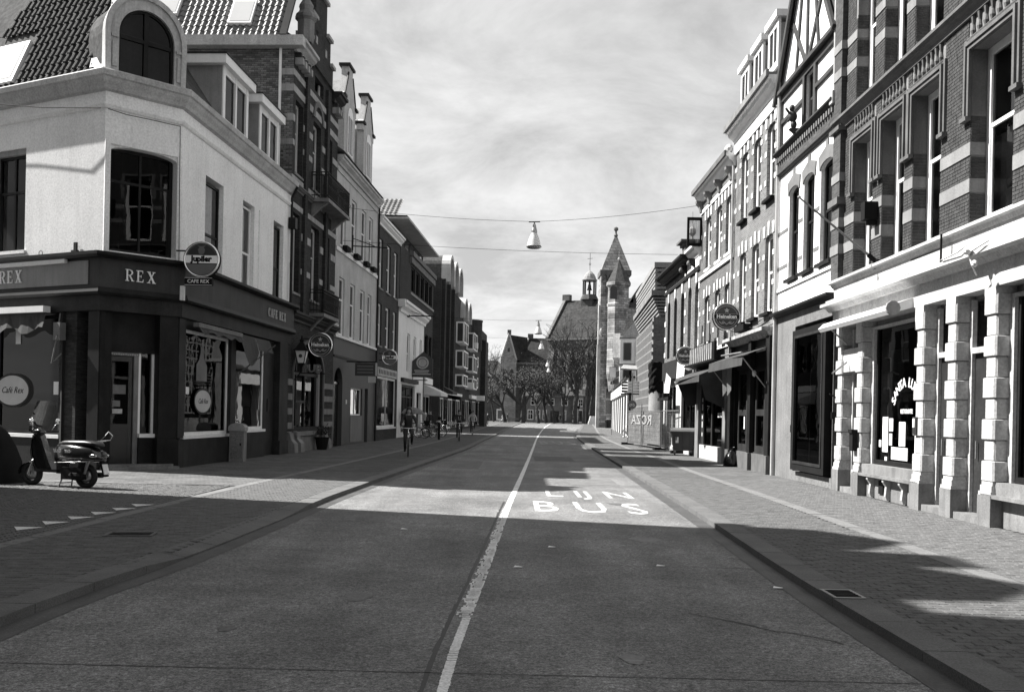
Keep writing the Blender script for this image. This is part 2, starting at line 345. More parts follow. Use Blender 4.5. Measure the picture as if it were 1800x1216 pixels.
class Bld:
    def __init__(s, name, label, P0, P1, u0, u1, group=None, cat='building'):
        d = Vector((P1[0] - P0[0], P1[1] - P0[1])).normalized(); s.u0, s.u1 = u0, u1
        s.root = thing(name, label, cat, (P0[0] + d.x * u0, P0[1] + d.y * u0, 0), math.atan2(d.y, d.x), group)
        s.f = Fr(s.root, u0); s.ops = []
    def win(s, x0, x1, z0, z1, ar=0, **k): s.ops.append((x0, x1, z0, z1, ar)); return window(s.f, x0, x1, z0, z1, **k)
    def row(s, cols, z0, z1, ar=0, **k):
        for a, b in cols: s.win(a, b, z0, z1, ar, **k)
    def hole(s, x0, x1, z0, z1, ar=0): s.ops.append((x0, x1, z0, z1, ar))
    def walls(s, zones, t=0.3):
        for z0, z1, m in zones: wall(s.f, s.u0, s.u1, z0, z1, m, s.ops, t)
    def body(s, z1, depth, m, gable=False, z0=0):
        mb = MB(); a, b = s.u0, s.u1
        mb.quad((a, 0, z0), (a, 0, z1), (a, depth, z1), (a, depth, z0)); mb.quad((b, 0, z0), (b, depth, z0), (b, depth, z1), (b, 0, z1)); mb.quad((a, depth, z0), (a, depth, z1), (b, depth, z1), (b, depth, z0))
        s.f.b('end_wall', mb, m)
        s.f.b('room', MB().box(a + .05, b - .05, 0.95, depth - .1, z0 + .05, z1 - .05), INTER)
        s.depth = depth
    def roof(s, z0, z1, m, depth=None, over=0.25, kind='gable', hip=0, name='roof', setback=0.0):
        d = depth or s.depth; a, b = s.u0, s.u1; y0 = -over + setback
        if kind == 'flat': return s.f.b(name, MB().box(a, b, 0, d, z0, z0 + .15), m)
        mb = MB(); ym = d / 2
        if kind == 'gable':
            mb.add([(a, y0, z0), (b, y0, z0), (b - hip, ym, z1), (a + hip, ym, z1), (a, d + over, z0), (b, d + over, z0)], [(0, 1, 2, 3), (3, 2, 5, 4), (0, 3, 4), (1, 5, 2), (0, 4, 5, 1)])
        return s.f.b(name, mb, m)
    def box(s, *a, **k): return s.f.box(*a, **k)
    def band(s, name, m, z0, z1, out, x0=None, x1=None):
        return s.f.b(name, MB().box(s.u0 if x0 is None else x0, s.u1 if x1 is None else x1, -out, -.001 if out > 0 else .05, z0, z1), m)
    def cornice(s, z0, z1, out, m, x0=None, x1=None, dentil=0):
        a = s.u0 if x0 is None else x0; b = s.u1 if x1 is None else x1; h = z1 - z0
        prof = [(0, z0), (-out * .25, z0), (-out * .3, z0 + h * .25), (-out * .7, z0 + h * .5), (-out * .8, z0 + h * .7), (-out, z0 + h * .75), (-out, z1), (0.02, z1)]
        c = s.f.b('cornice', MB().prism_x(prof[::-1], a, b), m)
        return c
    def pipe(s, x, z0, z1, m=DARKP, r=.05): return s.f.b('drainpipe', MB().bar((x, -.08, z0), (x, -.08, z1), r, 8), m)
# ================================================================== GROUND
def lerp_curve(c, Y):
    if Y <= c[0][1]: return c[0][0]
    for (xa, ya), (xb, yb) in zip(c, c[1:]):
        if Y <= yb:
            t = (Y - ya) / (yb - ya); return xa + (xb - xa) * t
    return c[-1][0]
KR = [(3.0, -8), (2.99, 6.1), (3.02, 10.5), (3.2, 14.7), (3.32, 18.7), (3.65, 30.8), (3.95, 43.4), (4.3, 57), (4.9, 74), (6.5, 97), (9.2, 130), (13.4, 184), (15, 196)]
KL = [(-4.0, -8), (-3.92, 7.5), (-3.86, 9), (-3.66, 10.6), (-3.5, 16), (-3.47, 18.5), (-3.3, 22), (-2.7, 33), (-2.0, 45), (-1.75, 57), (-1.4, 68), (-0.6, 100), (0.7, 150), (2.6, 196)]
LL = [(-5.95, -8), (-5.9, 11.4), (-5.8, 16.2), (-5.75, 19.6), (-5.5, 24.2), (-4.95, 34.5), (-4.6, 42), (-3.9, 61), (-3.3, 100), (-2.3, 160), (-1.6, 196)]
RL = [(5.1, -8), (5.19, 10), (5.28, 13.2), (5.45, 20), (5.55, 31), (5.75, 36), (5.95, 50), (6.9, 74), (8.6, 97), (11.2, 130), (15.2, 184), (17, 196)]
CL = [(-.5, -8), (-.43, 6.3), (-.37, 8.2), (-.25, 11.5), (-.08, 17.2), (.18, 23.8), (.6, 35.1), (1.06, 48), (1.85, 71), (3.1, 101), (4.9, 140), (8.0, 196)]
def smooth_curve(c, n=3):
    for _ in range(n):
        o = [c[0]]
        for a, b in zip(c, c[1:]): o += [(a[0] * .75 + b[0] * .25, a[1] * .75 + b[1] * .25), (a[0] * .25 + b[0] * .75, a[1] * .25 + b[1] * .75)]
        c = o + [c[-1]]
    return c
KR, KL, LL, RL, CL = [smooth_curve(c, 2) for c in (KR, KL, LL, RL, CL)]
def ysamples(a, b):
    ys = [a]
    while ys[-1] < b: ys.append(min(b, ys[-1] + max(0.8, abs(ys[-1]) * .05)))
    return ys
def strip(name, fa, fb, y0, y1, z, m, nx=1):
    mb = MB(); ys = ysamples(y0, y1)
    for ya, yb in zip(ys, ys[1:]): mb.quad((fa(ya), ya, z), (fb(ya), ya, z), (fb(yb), yb, z), (fa(yb), yb, z))
    return tag(mk(name, mb, m), kind='structure')
kr = lambda y: lerp_curve(KR, y); kl = lambda y: lerp_curve(KL, y); ll = lambda y: lerp_curve(LL, y); rl = lambda y: lerp_curve(RL, y); clx = lambda y: lerp_curve(CL, y)
ZR = -0.078
tag(mk('ground', MB().quad((-3000, -300, -.13), (3000, -300, -.13), (3000, 4000, -.13), (-3000, 4000, -.13)), GROUNDM), kind='structure')
road = strip('road', lambda y: kl(y) - .1, lambda y: kr(y) + .1, -8, 196, ZR, ASPH)
strip('square', lambda y: -60, lambda y: 60, 196, 300, -.05, PAVP)
KW = .32
cyl = strip('cycle_path', lambda y: ll(y) + .10, lambda y: kl(y) - KW, 26, 196, 0.0, PAVB)
cyr = strip('cycle_path', lambda y: kr(y) + KW, lambda y: rl(y) - .12, 26, 196, 0.0, PAVB)
cyl0 = strip('cycle_path', lambda y: ll(y) + .10, lambda y: kl(y) - KW, -8, 26, -.012, JOINT)
cyr0 = strip('cycle_path', lambda y: kr(y) + KW, lambda y: rl(y) - .12, -8, 26, -.012, JOINT)
pav_l = strip('pavement', lambda y: -26, lambda y: ll(y) - .12, 20.6, 196, 0.0, PAVP)
pav_r = strip('pavement', lambda y: rl(y) + .14, lambda y: 30, 26, 196, 0.0, PAVP)
pav_r0 = strip('pavement', lambda y: rl(y) + .14, lambda y: 30, -8, 26, -.012, JOINT)
side = strip('side_street', lambda y: -40, lambda y: ll(y) - .12, -8, 20.6, -.012, JOINT)
# pale edging strips between cycle path and pavement, laid as flat slabs
def slabs(name, cf, w0, w1, y0, y1, L, z0, z1, m, parent, dip=None):
    y = y0; k = 0; me = None
    while y < y1:
        yb = y + L; ca, cb_ = cf(y), cf(yb); g = .008
        dz = dip(y) if dip else 0; dzb = dip(yb) if dip else 0; e = random.uniform(-.002, .002)
        xa0, xa1, xb0, xb1 = ca + w0, ca + w1, cb_ + w0, cb_ + w1
        mb = MB().add([(xa0, y + g, z0), (xa1, y + g, z0), (xb1, yb - g, z0), (xb0, yb - g, z0), (xa0, y + g, z1 + e), (xa1, y + g, z1 + dz + e), (xb1, yb - g, z1 + dzb + e), (xb0, yb - g, z1 + e)],
                      [(0, 3, 2, 1), (4, 5, 6, 7), (0, 1, 5, 4), (1, 2, 6, 5), (2, 3, 7, 6), (3, 0, 4, 7)])
        mk(name, mb, m, parent); y = yb; k += 1
        if y > 60: L = 2.5
def kerb_dip_l(y):                                        # lowered kerb across the mouth of the side street
    return -.085 * max(0, min(1, (y - 10.2) / .9)) * max(0, min(1, (16.6 - y) / .9))
kerbL = tag(mk('kerb', MB().quad((-3.6, -8, -.12), (-3.5, -8, -.12), (-3.5, 5, -.12), (-3.6, 5, -.12)), KERB), kind='structure')
kerbR = tag(mk('kerb', MB().quad((3.1, -8, -.12), (3.2, -8, -.12), (3.2, 5, -.12), (3.1, 5, -.12)), KERB), kind='structure')
slabs('kerb_stone', kl, -KW, 0, -4, 190, 1.0, -.12, .006, KERB, kerbL, lambda y: kerb_dip_l(y) * .7)
slabs('kerb_stone', kr, 0, KW, -4, 190, 1.0, -.12, .006, KERB, kerbR)
edgeL = tag(mk('edging_strip', MB().quad((-5.9, -8, -.02), (-5.8, -8, -.02), (-5.8, 5, -.02), (-5.9, 5, -.02)), KERB), kind='structure')
edgeR = tag(mk('edging_strip', MB().quad((5.2, -8, -.02), (5.3, -8, -.02), (5.3, 5, -.02), (5.2, 5, -.02)), KERB), kind='structure')
EDG = mat('pale_edging', 0.14, 0.8, 0.15, 1.5, 0.3, 70, 0, 0.3, 80, world=True)
slabs('edging_slab', ll, -.11, .09, 5, 190, 1.0, -.03, .004, EDG, edgeL)
slabs('edging_slab', rl, -.11, .13, 4, 190, 1.0, -.03, .004, EDG, edgeR)
# gutter: dark brick gutter line on the road side of each kerb
strip('gutter', lambda y: kl(y) + .001, lambda y: kl(y) + .24, -8, 120, ZR + .004, mat('gutter_stone', 0.055, 0.6, 0.3, 2, 0.3, 50, 0, 0.3, 60, world=True))
strip('gutter', lambda y: kr(y) - .24, lambda y: kr(y) - .001, -8, 120, ZR + .004, MATS['gutter_stone'])
# bricks laid one by one: the nearest ones are objects, the rest one mesh
def pave(name, parent, m, cells, bx, by, h, near=300):
    cells.sort(key=lambda c: c[1] ** 2 + (c[0]) ** 2)
    hx, hy = bx / 2, by / 2; bv = .006
    base = MB().add([(-hx, -hy, 0), (hx, -hy, 0), (hx, hy, 0), (-hx, hy, 0), (-hx, -hy, h - bv), (hx, -hy, h - bv), (hx, hy, h - bv), (-hx, hy, h - bv), (-hx + bv, -hy + bv, h), (hx - bv, -hy + bv, h), (hx - bv, hy - bv, h), (-hx + bv, hy - bv, h)],
                    [(0, 1, 5, 4), (1, 2, 6, 5), (2, 3, 7, 6), (3, 0, 4, 7), (4, 5, 9, 8), (5, 6, 10, 9), (6, 7, 11, 10), (7, 4, 8, 11), (8, 9, 10, 11)])
    vis = [c for c in cells if c[1] > 5 and abs(c[0] + .1) / c[1] < .545 and c[1] > 5.8]
    nearset = vis[:near]; ns = set(id(c) for c in nearset)
    me = base.mesh(name, m)
    for x, y, a in nearset: link(name, me, parent, (x, y, -.014 + random.uniform(-.003, .002)), (random.uniform(-.02, .02), random.uniform(-.02, .02), a))
    rest = MB(); bv_, bf_ = base.v, base.f
    for c in cells:
        if id(c) in ns: continue
        x, y, a = c; dz = -.014 + random.uniform(-.003, .002); ca, sa = math.cos(a), math.sin(a); tx, ty = random.uniform(-.02, .02), random.uniform(-.02, .02)
        rest.add([(x + px * ca - py * sa, y + px * sa + py * ca, pz + dz + px * tx + py * ty) for px, py, pz in bv_], bf_)
    return tag(mk(name + '_field', rest, m, parent), kind='stuff')
def running(fa, fb, y0, y1, bx, by, j=.008, jit=.01):
    out = []; y = y0; k = 0
    while y < y1:
        a, b = fa(y), fb(y); x = a + (bx / 2 if k % 2 else bx); 
        x0 = a + bx / 2 if k % 2 == 0 else a + bx * .01 + bx / 2 - bx / 2 + bx
        x = a - .03 + (bx / 2 if k % 2 else 0)
        while x < b + .05: out.append((x + random.uniform(-.002, .002), y, random.gauss(0, jit))); x += bx + j
        y += by + j; k += 1
    return out
pave('clinker', cyr0, CLINK, running(lambda y: kr(y) + KW, lambda y: rl(y) - .12, 5.0, 26, .2, .1), .2, .1, .016)
pave('clinker', cyl0, CLINK, running(lambda y: ll(y) + .1, lambda y: kl(y) - KW, 7.0, 26, .2, .1), .2, .1, .016)
pave('clinker', pav_r0, mat('pale_clinker_brick', 0.105, 0.8, 0.3, 5, 0.3, 60, 0, 0.4, 70, world=True, spec=0.3), running(lambda y: rl(y) + .14, lambda y: 7.72, 8.5, 26, .2, .1), .2, .1, .016)
sett = []
for k in range(-60, 180):
    for i in range(0, 74):
        x = -5.98 - .108 * i; ph = ((x + 40) % 1.8) / 1.8; y = 11.0 + k * .108 - .42 * math.sin(PI * ph)
        if 10.4 < y < 20.5: sett.append((x + random.uniform(-.006, .006), y + random.uniform(-.006, .006), math.atan(-.42 * PI / 1.8 * math.cos(PI * ph)) * .8 + random.gauss(0, .05)))
pave('granite_sett', side, SETT, sett, .096, .096, .018)
# flat inlay bands of stone at the lowered kerb
# ---- markings
def onroad(pts, z=ZR + .004): return [(x, y, z) for x, y in pts]
def centre_line():
    mb = MB(); random.seed(3); y = 4.0
    while y < 190:
        st = max(.05, y * .008) if y < 18 else y * .02; yb = y + st
        full = y < 6.9
        w0, w1 = (-.012, .06) if y < 8.2 else (-.055, .06)
        if 8.2 < y < 17.5 and random.random() < .8:                 # worn paint: ragged left half
            n = 8
            for q in range(n):
                if random.random() < (.75, .5, .3, .12, .04, .03, .08, .2)[q]: continue
                xa = -.075 + .14 * q / n
                mb.quad(*onroad([(clx(y) + xa + random.uniform(-.01, .0), y), (clx(y) + xa + .14 / n, y), (clx(yb) + xa + .14 / n, yb), (clx(yb) + xa + random.uniform(-.01, .0), yb)]))
        else:
            mb.quad(*onroad([(clx(y) + w0 + random.uniform(-.006, .006), y), (clx(y) + w1 + random.uniform(-.005, .005), y), (clx(yb) + w1, yb), (clx(yb) + w0, yb)]))
        y = yb + (.012 if int(y * 3) % 4 == 0 and y < 12 else 0)
    return tag(mk('centre_line', mb, ROADP, road), None)
centre_line()
mb = MB(); random.seed(5)                                   # black tar seam beside the line
y = 5.0
while y < 19: 
    mb.quad(*onroad([(clx(y) - .125 + random.uniform(-.012, .006), y), (clx(y) - .092, y), (clx(y + .25) - .092, y + .25), (clx(y + .25) - .125 + random.uniform(-.012, .006), y + .25)], ZR + .003)); y += .25
TAR = mat('tar_seam', 0.018, 0.6, 0.2, 4, 0.2, 30)
mk('tar_seam', mb, TAR, road)
for yy, xa, xb in ((6.45, -3.7, 2.9), (11.9, -3.4, .25), (11.2, .4, 3.0)):
    mb = MB(); x = xa
    while x < xb:
        o1 = random.uniform(-.004, .004); mb.quad(*onroad([(x, yy + o1 - .02 * (x - xa) / 3), (x + .15, yy + o1 - .02 * (x - xa) / 3), (x + .15, yy + .012 - .02 * (x - xa) / 3), (x, yy + .014 - .02 * (x - xa) / 3)], ZR + .003)); x += .15
    mk('tar_seam', mb, TAR, road)
random.seed(11)
def road_letters(word, x0, y0, x1, size_y, rot, m=mat('worn_lettering_paint', 0.44, 0.75, 0.2, 3, 0.4, 30)):
    me = text_mesh(word, 1.0, m, ext=0.0, bold=0.004)
    xs = [v.co.x for v in me.vertices]; ys = [v.co.y for v in me.vertices]; w = max(xs) - min(xs); h = max(ys) - min(ys)
    for v in me.vertices:
        a = (v.co.x - min(xs)) / w * (x1 - x0); b = (v.co.y - min(ys)) / h * size_y
        v.co = Vector((x0 + a * math.cos(rot) - 0 * b, y0 + b + a * math.sin(rot), ZR + .004))
    me.name = 'road_lettering'; return link('road_lettering', me, road)
road_letters('B U S', .45, 17.3, 2.52, 2.05, -.10); road_letters('L IJ N', .78, 20.0, 2.62, 2.1, -.10)
road_letters('B U S', 1.75, 57, 3.9, 6.5, 0.0, mat('faint_lettering_paint', 0.24, 0.75, 0.3, 3, 0.4, 30))
for i in range(6):                                          # give-way triangles across the side street
    t = i / 5; x = -6.42 + .27 * t; y = 12.9 + 3.3 * t
    mk('give_way_triangle', MB().add([(x - .20, y + .06, .006), (x + .20, y + .06, .006), (x + .02, y - .30, .006)], [(0, 2, 1)]), ROADP, side)
mk('zebra_fragment', MB().add([(-11.2, 19.0, .006), (-10.2, 18.6, .006), (-10.1, 18.72, .006), (-11.2, 19.12, .006), (-11.2, 19.4, .006), (-10.3, 19.05, .006), (-10.25, 19.15, .006), (-11.2, 19.5, .006)], [(0, 1, 2, 3), (4, 5, 6, 7)]), ROADP, side)
mh = thing('manhole_cover', 'small dark cover with pale frame set in the cycle path at the corner', 'manhole cover', (-4.85, 12.42, .004), .15)
mk('frame', MB().box(-.3, .3, -.2, -.16, 0, .012).box(-.3, .3, .16, .2, 0, .012).box(-.3, -.26, -.16, .16, 0, .012).box(.26, .3, -.16, .16, 0, .012), KERB, mh)
mk('lid', MB().lathe([(.15, 0), (.15, .010)], n=20).box(-.26, .26, -.16, .16, -.004, .004), BLACKM, mh)
gr = thing('street_drain', 'iron gully grate in the kerb stones right of the road', 'drain', (3.17, 9.2, .010), 0)
mk('frame', MB().box(-.15, .15, -.22, -.19, 0, .006).box(-.15, .15, .19, .22, 0, .006).box(-.15, -.12, -.19, .19, 0, .006).box(.12, .15, -.19, .19, 0, .006), METAL, gr)
for k in range(5): mk('bar', MB().box(-.12, .12, -.16 + k * .075, -.13 + k * .075, 0, .006), BLACKM, gr)
# repairs, cracks and oil stains in the asphalt
PAT = mat('asphalt_patch', 0.098, 0.85, 0.25, 2, 0.6, 26, 0, 0.5, 60, world=True); PAT2 = mat('pale_asphalt_patch', 0.124, 0.85, 0.25, 2, 0.6, 26, 0, 0.5, 60, world=True); OIL = mat('oil_stain', 0.08, 0.5, 0.3, 3, 0.5, 26, world=True)
for x0, y0, w_, h_, m_ in ((1.5, 24.0, 1.2, 2.6, PAT2), (-1.9, 30, .9, 5, PAT2), (.9, 36, 1.5, 4, PAT)):
    pts = [(x0 + random.uniform(-.03, .03), y0), (x0 + w_, y0 + random.uniform(-.04, .04)), (x0 + w_ + random.uniform(-.03, .03), y0 + h_), (x0, y0 + h_)]
    mk('asphalt_patch', MB().quad(*onroad(pts, ZR + .0035)), m_, road)
for x0, y0, r0 in ((-1.4, 9.0, .13), (1.9, 13.6, .2), (-1.2, 14.9, .1), (.9, 6.9, .09), (2.1, 19.0, .16), (-2.2, 7.6, .07)):
    mk('oil_stain', MB().add([(x0 + r0 * (1 + .25 * math.sin(3 * a_) + random.uniform(-.12, .12)) * math.cos(a_), y0 + 1.6 * r0 * (1 + random.uniform(-.15, .15)) * math.sin(a_), ZR + .0038) for a_ in [i * 2 * PI / 14 for i in range(14)]], [tuple(range(14))]), OIL, road)
def crack(x, y, dx_, dy_, n, name='crack'):
    mb = MB(); p = [(x, y)]
    for _ in range(n): x += dx_ + random.gauss(0, .05); y += dy_ + random.gauss(0, .06); p.append((x, y))
    for (xa, ya), (xb, yb) in zip(p, p[1:]):
        w_ = random.uniform(.004, .011); d_ = Vector((xb - xa, yb - ya)).normalized(); nx, ny = -d_.y * w_, d_.x * w_
        mb.quad(*onroad([(xa - nx, ya - ny), (xb - nx, yb - ny), (xb + nx, yb + ny), (xa + nx, ya + ny)], ZR + .0045))
    mk(name, mb, TAR, road)
crack(-3.2, 15.2, .25, .02, 12); crack(.3, 15.6, .22, -.03, 9); crack(2.6, 7.5, -.12, .12, 9)
for k, (x, y) in enumerate([(2.7, 9.9), (.5, 12.6), (1.7, 11.2), (.05, 10.9), (-1.6, 14.2)]):
    tag(mk('litter_scrap', MB().add([(x, y, ZR + .008), (x + .09, y - .03, ZR + .014), (x + .11, y + .04, ZR + .008), (x + .02, y + .05, ZR + .02)], [(0, 1, 2, 3)]), PAPER),
        ['crumpled white scrap lying on the road towards the right kerb', 'tiny pale scrap right of the centre line in the shaded road', 'small white scrap on the asphalt between centre line and kerb', 'thin pale scrap close beside the worn centre line', 'lone white speck of litter on the left lane'][k], 'litter', 'litter on the road')

# ================================================================== THE LEFT CORNER CAFE
A = (-10.47, 24.6); B = (-9.007, 26.04); C = (-8.43, 36.3); th = R_(27)
D = (A[0] - 8 * math.cos(th), A[1] + 8 * math.sin(th))
cafe = thing('corner_cafe', 'white plastered corner house with dark shop front and round-arched dormer above its cut corner', 'cafe', (A[0], A[1], 0))
loc = lambda p: (p[0] - A[0], p[1] - A[1], 0)
fD = Fr(cafe, 0, loc(D), -th); fA = Fr(cafe, 0, (0, 0, 0), math.atan2(B[1] - A[1], B[0] - A[0])); fB = Fr(cafe, 0, loc(B), math.atan2(C[1] - B[1], C[0] - B[0]))
LA, LB = math.hypot(B[0] - A[0], B[1] - A[1]), math.hypot(C[0] - B[0], C[1] - B[1])
# upper walls
opD = [(3.7, 5.0, 5.75, 8.5)]; wall(fD, 0, 8, 5.45, 9.9, WHITE, opD); window(fD, 3.7, 5.0, 5.75, 8.35, DARKP, 'T', mid=.62, glass=GLASSD, sill=WHITE)
fD.box('window_head', LEAD, 3.7, 5.0, .05, .2, 8.35, 8.5)
opA = [(.14, 1.92, 5.6, 8.3, .15)]; wall(fA, 0, LA, 5.45, 9.9, WHITE, opA)
wA = window(fA, .15, 1.91, 5.6, 8.29, DARKP, 'T', mid=.68, ins=.22, fw=.09, glass=GLASSD)
fA.b('window_surround', MB().box(.0, .14, -.05, -.001, 5.5, 8.3).box(1.92, LA, -.05, -.001, 5.5, 8.3).prism_y([(.0, 8.3), (LA, 8.3), (LA, 8.40), (1.03, 8.5), (0, 8.40)], -.05, -.001), WHITE)
W3 = [(1.75, 3.2), (4.95, 6.1), (8.2, 9.4)]; opB = [(a, b, 5.55, 8.3) for a, b in W3]
wall(fB, 0, LB, 5.45, 9.9, WHITE, opB)
for k, (a, b) in enumerate(W3):
    window(fB, a, b, 5.6, 8.2, DARKP if k != 1 else WPAINT, 'sash', ins=.14, mid=.42, curtain=('top', 'sides', None)[k], sill=WHITE, out=.04)
fB.b('window_surround', MB().box(6.55, 6.75, -.03, -.001, 5.55, 8.3), WHITE)
# cornice, moulding, fascia of the shop front
PTH = [(D[0] - A[0], D[1] - A[1]), (0, 0), (B[0] - A[0], B[1] - A[1]), (C[0] - A[0], C[1] - A[1])]
mk('cornice', sweep(PTH, [(0, 9.62), (.10, 9.66), (.14, 9.75), (.20, 9.84), (.23, 9.92), (.28, 9.95), (.30, 10.08), (.26, 10.12), (.02, 10.12)]), STONE, cafe)
mk('moulding', sweep(PTH, [(0.001, 9.18), (.05, 9.20), (.09, 9.27), (.09, 9.31), (.001, 9.33)]), WHITE, cafe)
mk('ledge', sweep(PTH, [(0.0, 5.36), (.34, 5.36), (.42, 5.42), (.42, 5.50), (0, 5.56)]), DARKP, cafe)
mk('fascia', sweep(PTH, [(-.1, 4.62), (.2, 4.62), (.2, 5.36), (-.1, 5.36)]), mat('grey_fascia', 0.045, 0.6, 0.25, 1, 0.1, 30, 0.3, spec=0.15), cafe)
mk('ledge', sweep(PTH, [(-.1, 4.44), (.26, 4.44), (.30, 4.50), (.26, 4.62), (-.1, 4.62)]), DARKP, cafe)
mk('shop_beam', sweep(PTH, [(-.35, 4.05), (.12, 4.05), (.12, 4.44), (-.35, 4.44)]), DARKP2, cafe)
# pale face of the fascia in the side street
fD.b('fascia_board', MB().box(3.0, 7.75, -.225, -.202, 4.7, 5.3), mat('pale_fascia', 0.22, 0.6, 0.1, 1, 0.1, 30, 0.2))
def stroke_letters(fr, word, x, z, h, m, y, parent=None, adv=.78, name='sign_letter', ext=.03):
    P = lambda *q: q
    G = {'R': [P((.12, 0), (.28, 0), (.28, 1), (.12, 1)), P((0, 0), (.40, 0), (.40, .06), (0, .06)), P((0, .94), (.5, .94), (.5, 1), (0, 1)), P((.45, .94), (.62, .86), (.68, .74), (.62, .6), (.45, .52), (.28, .52), (.28, .46), (.5, .46), (.74, .56), (.84, .74), (.74, .92), (.5, 1)), P((.40, .5), (.55, .5), (.88, .03), (.72, .03)), P((.68, 0), (.98, 0), (.98, .06), (.68, .06))],
         'E': [P((.12, 0), (.28, 0), (.28, 1), (.12, 1)), P((0, 0), (.76, 0), (.76, .07), (0, .07)), P((0, .93), (.72, .93), (.72, 1), (0, 1)), P((.28, .48), (.55, .48), (.55, .54), (.28, .54)), P((.70, 0), (.76, 0), (.80, .26), (.76, .26)), P((.68, .78), (.73, .76), (.73, 1), (.68, 1)), P((.52, .40), (.57, .40), (.57, .62), (.52, .62))],
         'X': [P((.08, .97), (.30, .97), (.88, .03), (.66, .03)), P((.12, .03), (.22, .03), (.80, .97), (.70, .97)), P((0, 0), (.36, 0), (.36, .06), (0, .06)), P((.56, 0), (.98, 0), (.98, .06), (.56, .06)), P((0, .94), (.40, .94), (.40, 1), (0, 1)), P((.58, .94), (.92, .94), (.92, 1), (.58, 1))],
         'A': [P((.10, .03), (.20, .03), (.52, 1), (.44, 1)), P((.44, 1), (.54, 1), (.90, .03), (.70, .03)), P((.24, .32), (.72, .32), (.72, .38), (.24, .38)), P((0, 0), (.32, 0), (.32, .06), (0, .06)), P((.60, 0), (1, 0), (1, .06), (.60, .06))],
         'F': [P((.12, 0), (.28, 0), (.28, 1), (.12, 1)), P((0, 0), (.40, 0), (.40, .06), (0, .06)), P((0, .93), (.74, .93), (.74, 1), (0, 1)), P((.28, .46), (.55, .46), (.55, .52), (.28, .52)), P((.70, .74), (.75, .74), (.75, 1), (.70, 1)), P((.52, .38), (.57, .38), (.57, .60), (.52, .60))],
         'C': [P(*(arc(.5, .5, .46, .5, R_(50), R_(310), 14) + arc(.52, .5, .28, .43, R_(310), R_(50), 14))), P((.76, .68), (.81, .68), (.81, .98), (.76, .98))]}
    for i, ch in enumerate(word):
        if ch in G:
            mb = MB()
            for s_i, pl in enumerate(G[ch]):
                e = ext - .0015 * s_i
                mb.prism_y([(x + px * h * .8, z + pz * h) for px, pz in pl], y - e, y)
            fr.b(name, mb, m, parent)
        x += h * adv * (1.0 if ch != ' ' else .6)
LETW = mat('white_letter', 0.78, 0.4, 0.03, 3, 0, 30)
LETD = mat('grey_letter', 0.40, 0.5, 0.1, 3, 0, 30)
stroke_letters(fA, 'REX', .50, 4.84, .30, LETW, -.21, adv=.95)
stroke_letters(fD, 'REX', 4.35, 4.84, .33, LETW, -.228, adv=.98)
stroke_letters(fB, 'CAFE REX', 7.1, 4.80, .30, LETD, -.205, adv=.92)
# shop front: piers, frames, big panes
CB = brickmat('cafe_pier_brick', 0.02, 0.045, 0.03)
fD.b('pier', MB().box(6.5, 7.15, -.03, .35, 0, 4.05), CB); fD.b('pier', MB().box(7.6, 8.0, -.05, .35, 0, 4.05), DARKP)
fD.b('pier', MB().box(0, 1.2, -.02, .35, 0, 4.05), CB)
fD.b('stall_riser', MB().box(1.2, 6.5, -.02, .3, 0, .75), DARKP2)
w = window(fD, 1.2, 6.5, .85, 4.0, DARKP, 'plain', ins=.08, fw=.1, sill=WPAINT, glass=GLASSD)
fD.b('mullion', MB().box(3.9, 4.0, .07, .16, .95, 3.9), DARKP)
def oval_sign(fr, cx, cz, rx, rz, y, words):
    o = fr.b('oval_sign', MB().prism_y(arc(cx, cz, rx, rz, 0, 2 * PI, 36)[:-1], y - .012, y), DARKP2)
    fr.b('oval_face', MB().prism_y(arc(cx, cz, rx - .06, rz - .06, 0, 2 * PI, 36)[:-1], y - .018, y - .0125), mat('pale_oval', 0.42, 0.6, 0.08, 3, 0, 30), o)
    lettering(fr, words, rz * .52, BLACKM, cx, y - .019, cz, parent=o, shear=.35, ext=.003)
oval_sign(fD, 4.55, 2.0, .72, .46, .07, 'Café Rex')
for (x, z, w_, h_, m_) in ((6.15, 1.9, .22, .34, PAPER), (3.2, 2.9, .5, .35, CURTD), (4.6, 3.25, .2, .5, PAPER)): fD.box('notice', m_, x, x + w_, .095, .10, z, z + h_)
# cut corner with the door
fA.b('door_step', MB().box(.05, 2.0, -.35, .4, 0, .07).box(.12, 1.9, -.2, .4, .07, .13), STONEG)
fA.b('pier', MB().box(-.02, .1, -.02, .5, .13, 4.05), DARKP); fA.b('pier', MB().box(1.52, 2.03, -.06, .35, 0.78, 4.05), DARKP); fA.b('plinth', MB().box(1.48, 2.07, -.12, .35, .001, .78), DARKP)
fA.b('door_frame', MB().box(.14, .26, .24, .4, .13, 2.95).box(.98, 1.10, .24, .4, .13, 2.95).box(.14, 1.10, .22, .4, 2.95, 3.03), STONEG)
dr = fA.b('door', MB().box(.26, .38, .30, .36, .13, 2.93).box(.86, .98, .30, .36, .13, 2.93).box(.38, .86, .30, .36, 2.8, 2.93).box(.38, .86, .30, .36, 1.05, 1.17).box(.38, .86, .31, .36, .13, 1.05), BLACK)
fA.b('pane', MB().quad((.38, .33, 1.17), (.86, .33, 1.17), (.86, .33, 2.8), (.38, .33, 2.8)), GLASSD, dr); fA.b('handle', MB().bar((.31, .26, 1.1), (.31, .26, 1.4), .012).torus((.31, .27, 1.25), .03, .01), CHROME, dr)
for z, w_, h_, m_ in ((1.95, .34, .24, CURTD), (1.62, .2, .16, CURTD), (1.44, .26, .12, CURT)): fA.box('notice', m_, .46, .46 + w_, .318, .325, z, z + h_)
fA.b('transom', MB().box(.1, 1.52, .2, .4, 3.03, 3.12), DARKP); fA.b('transom_panel', MB().box(.1, 1.52, .26, .32, 3.12, 4.05), DARKP)
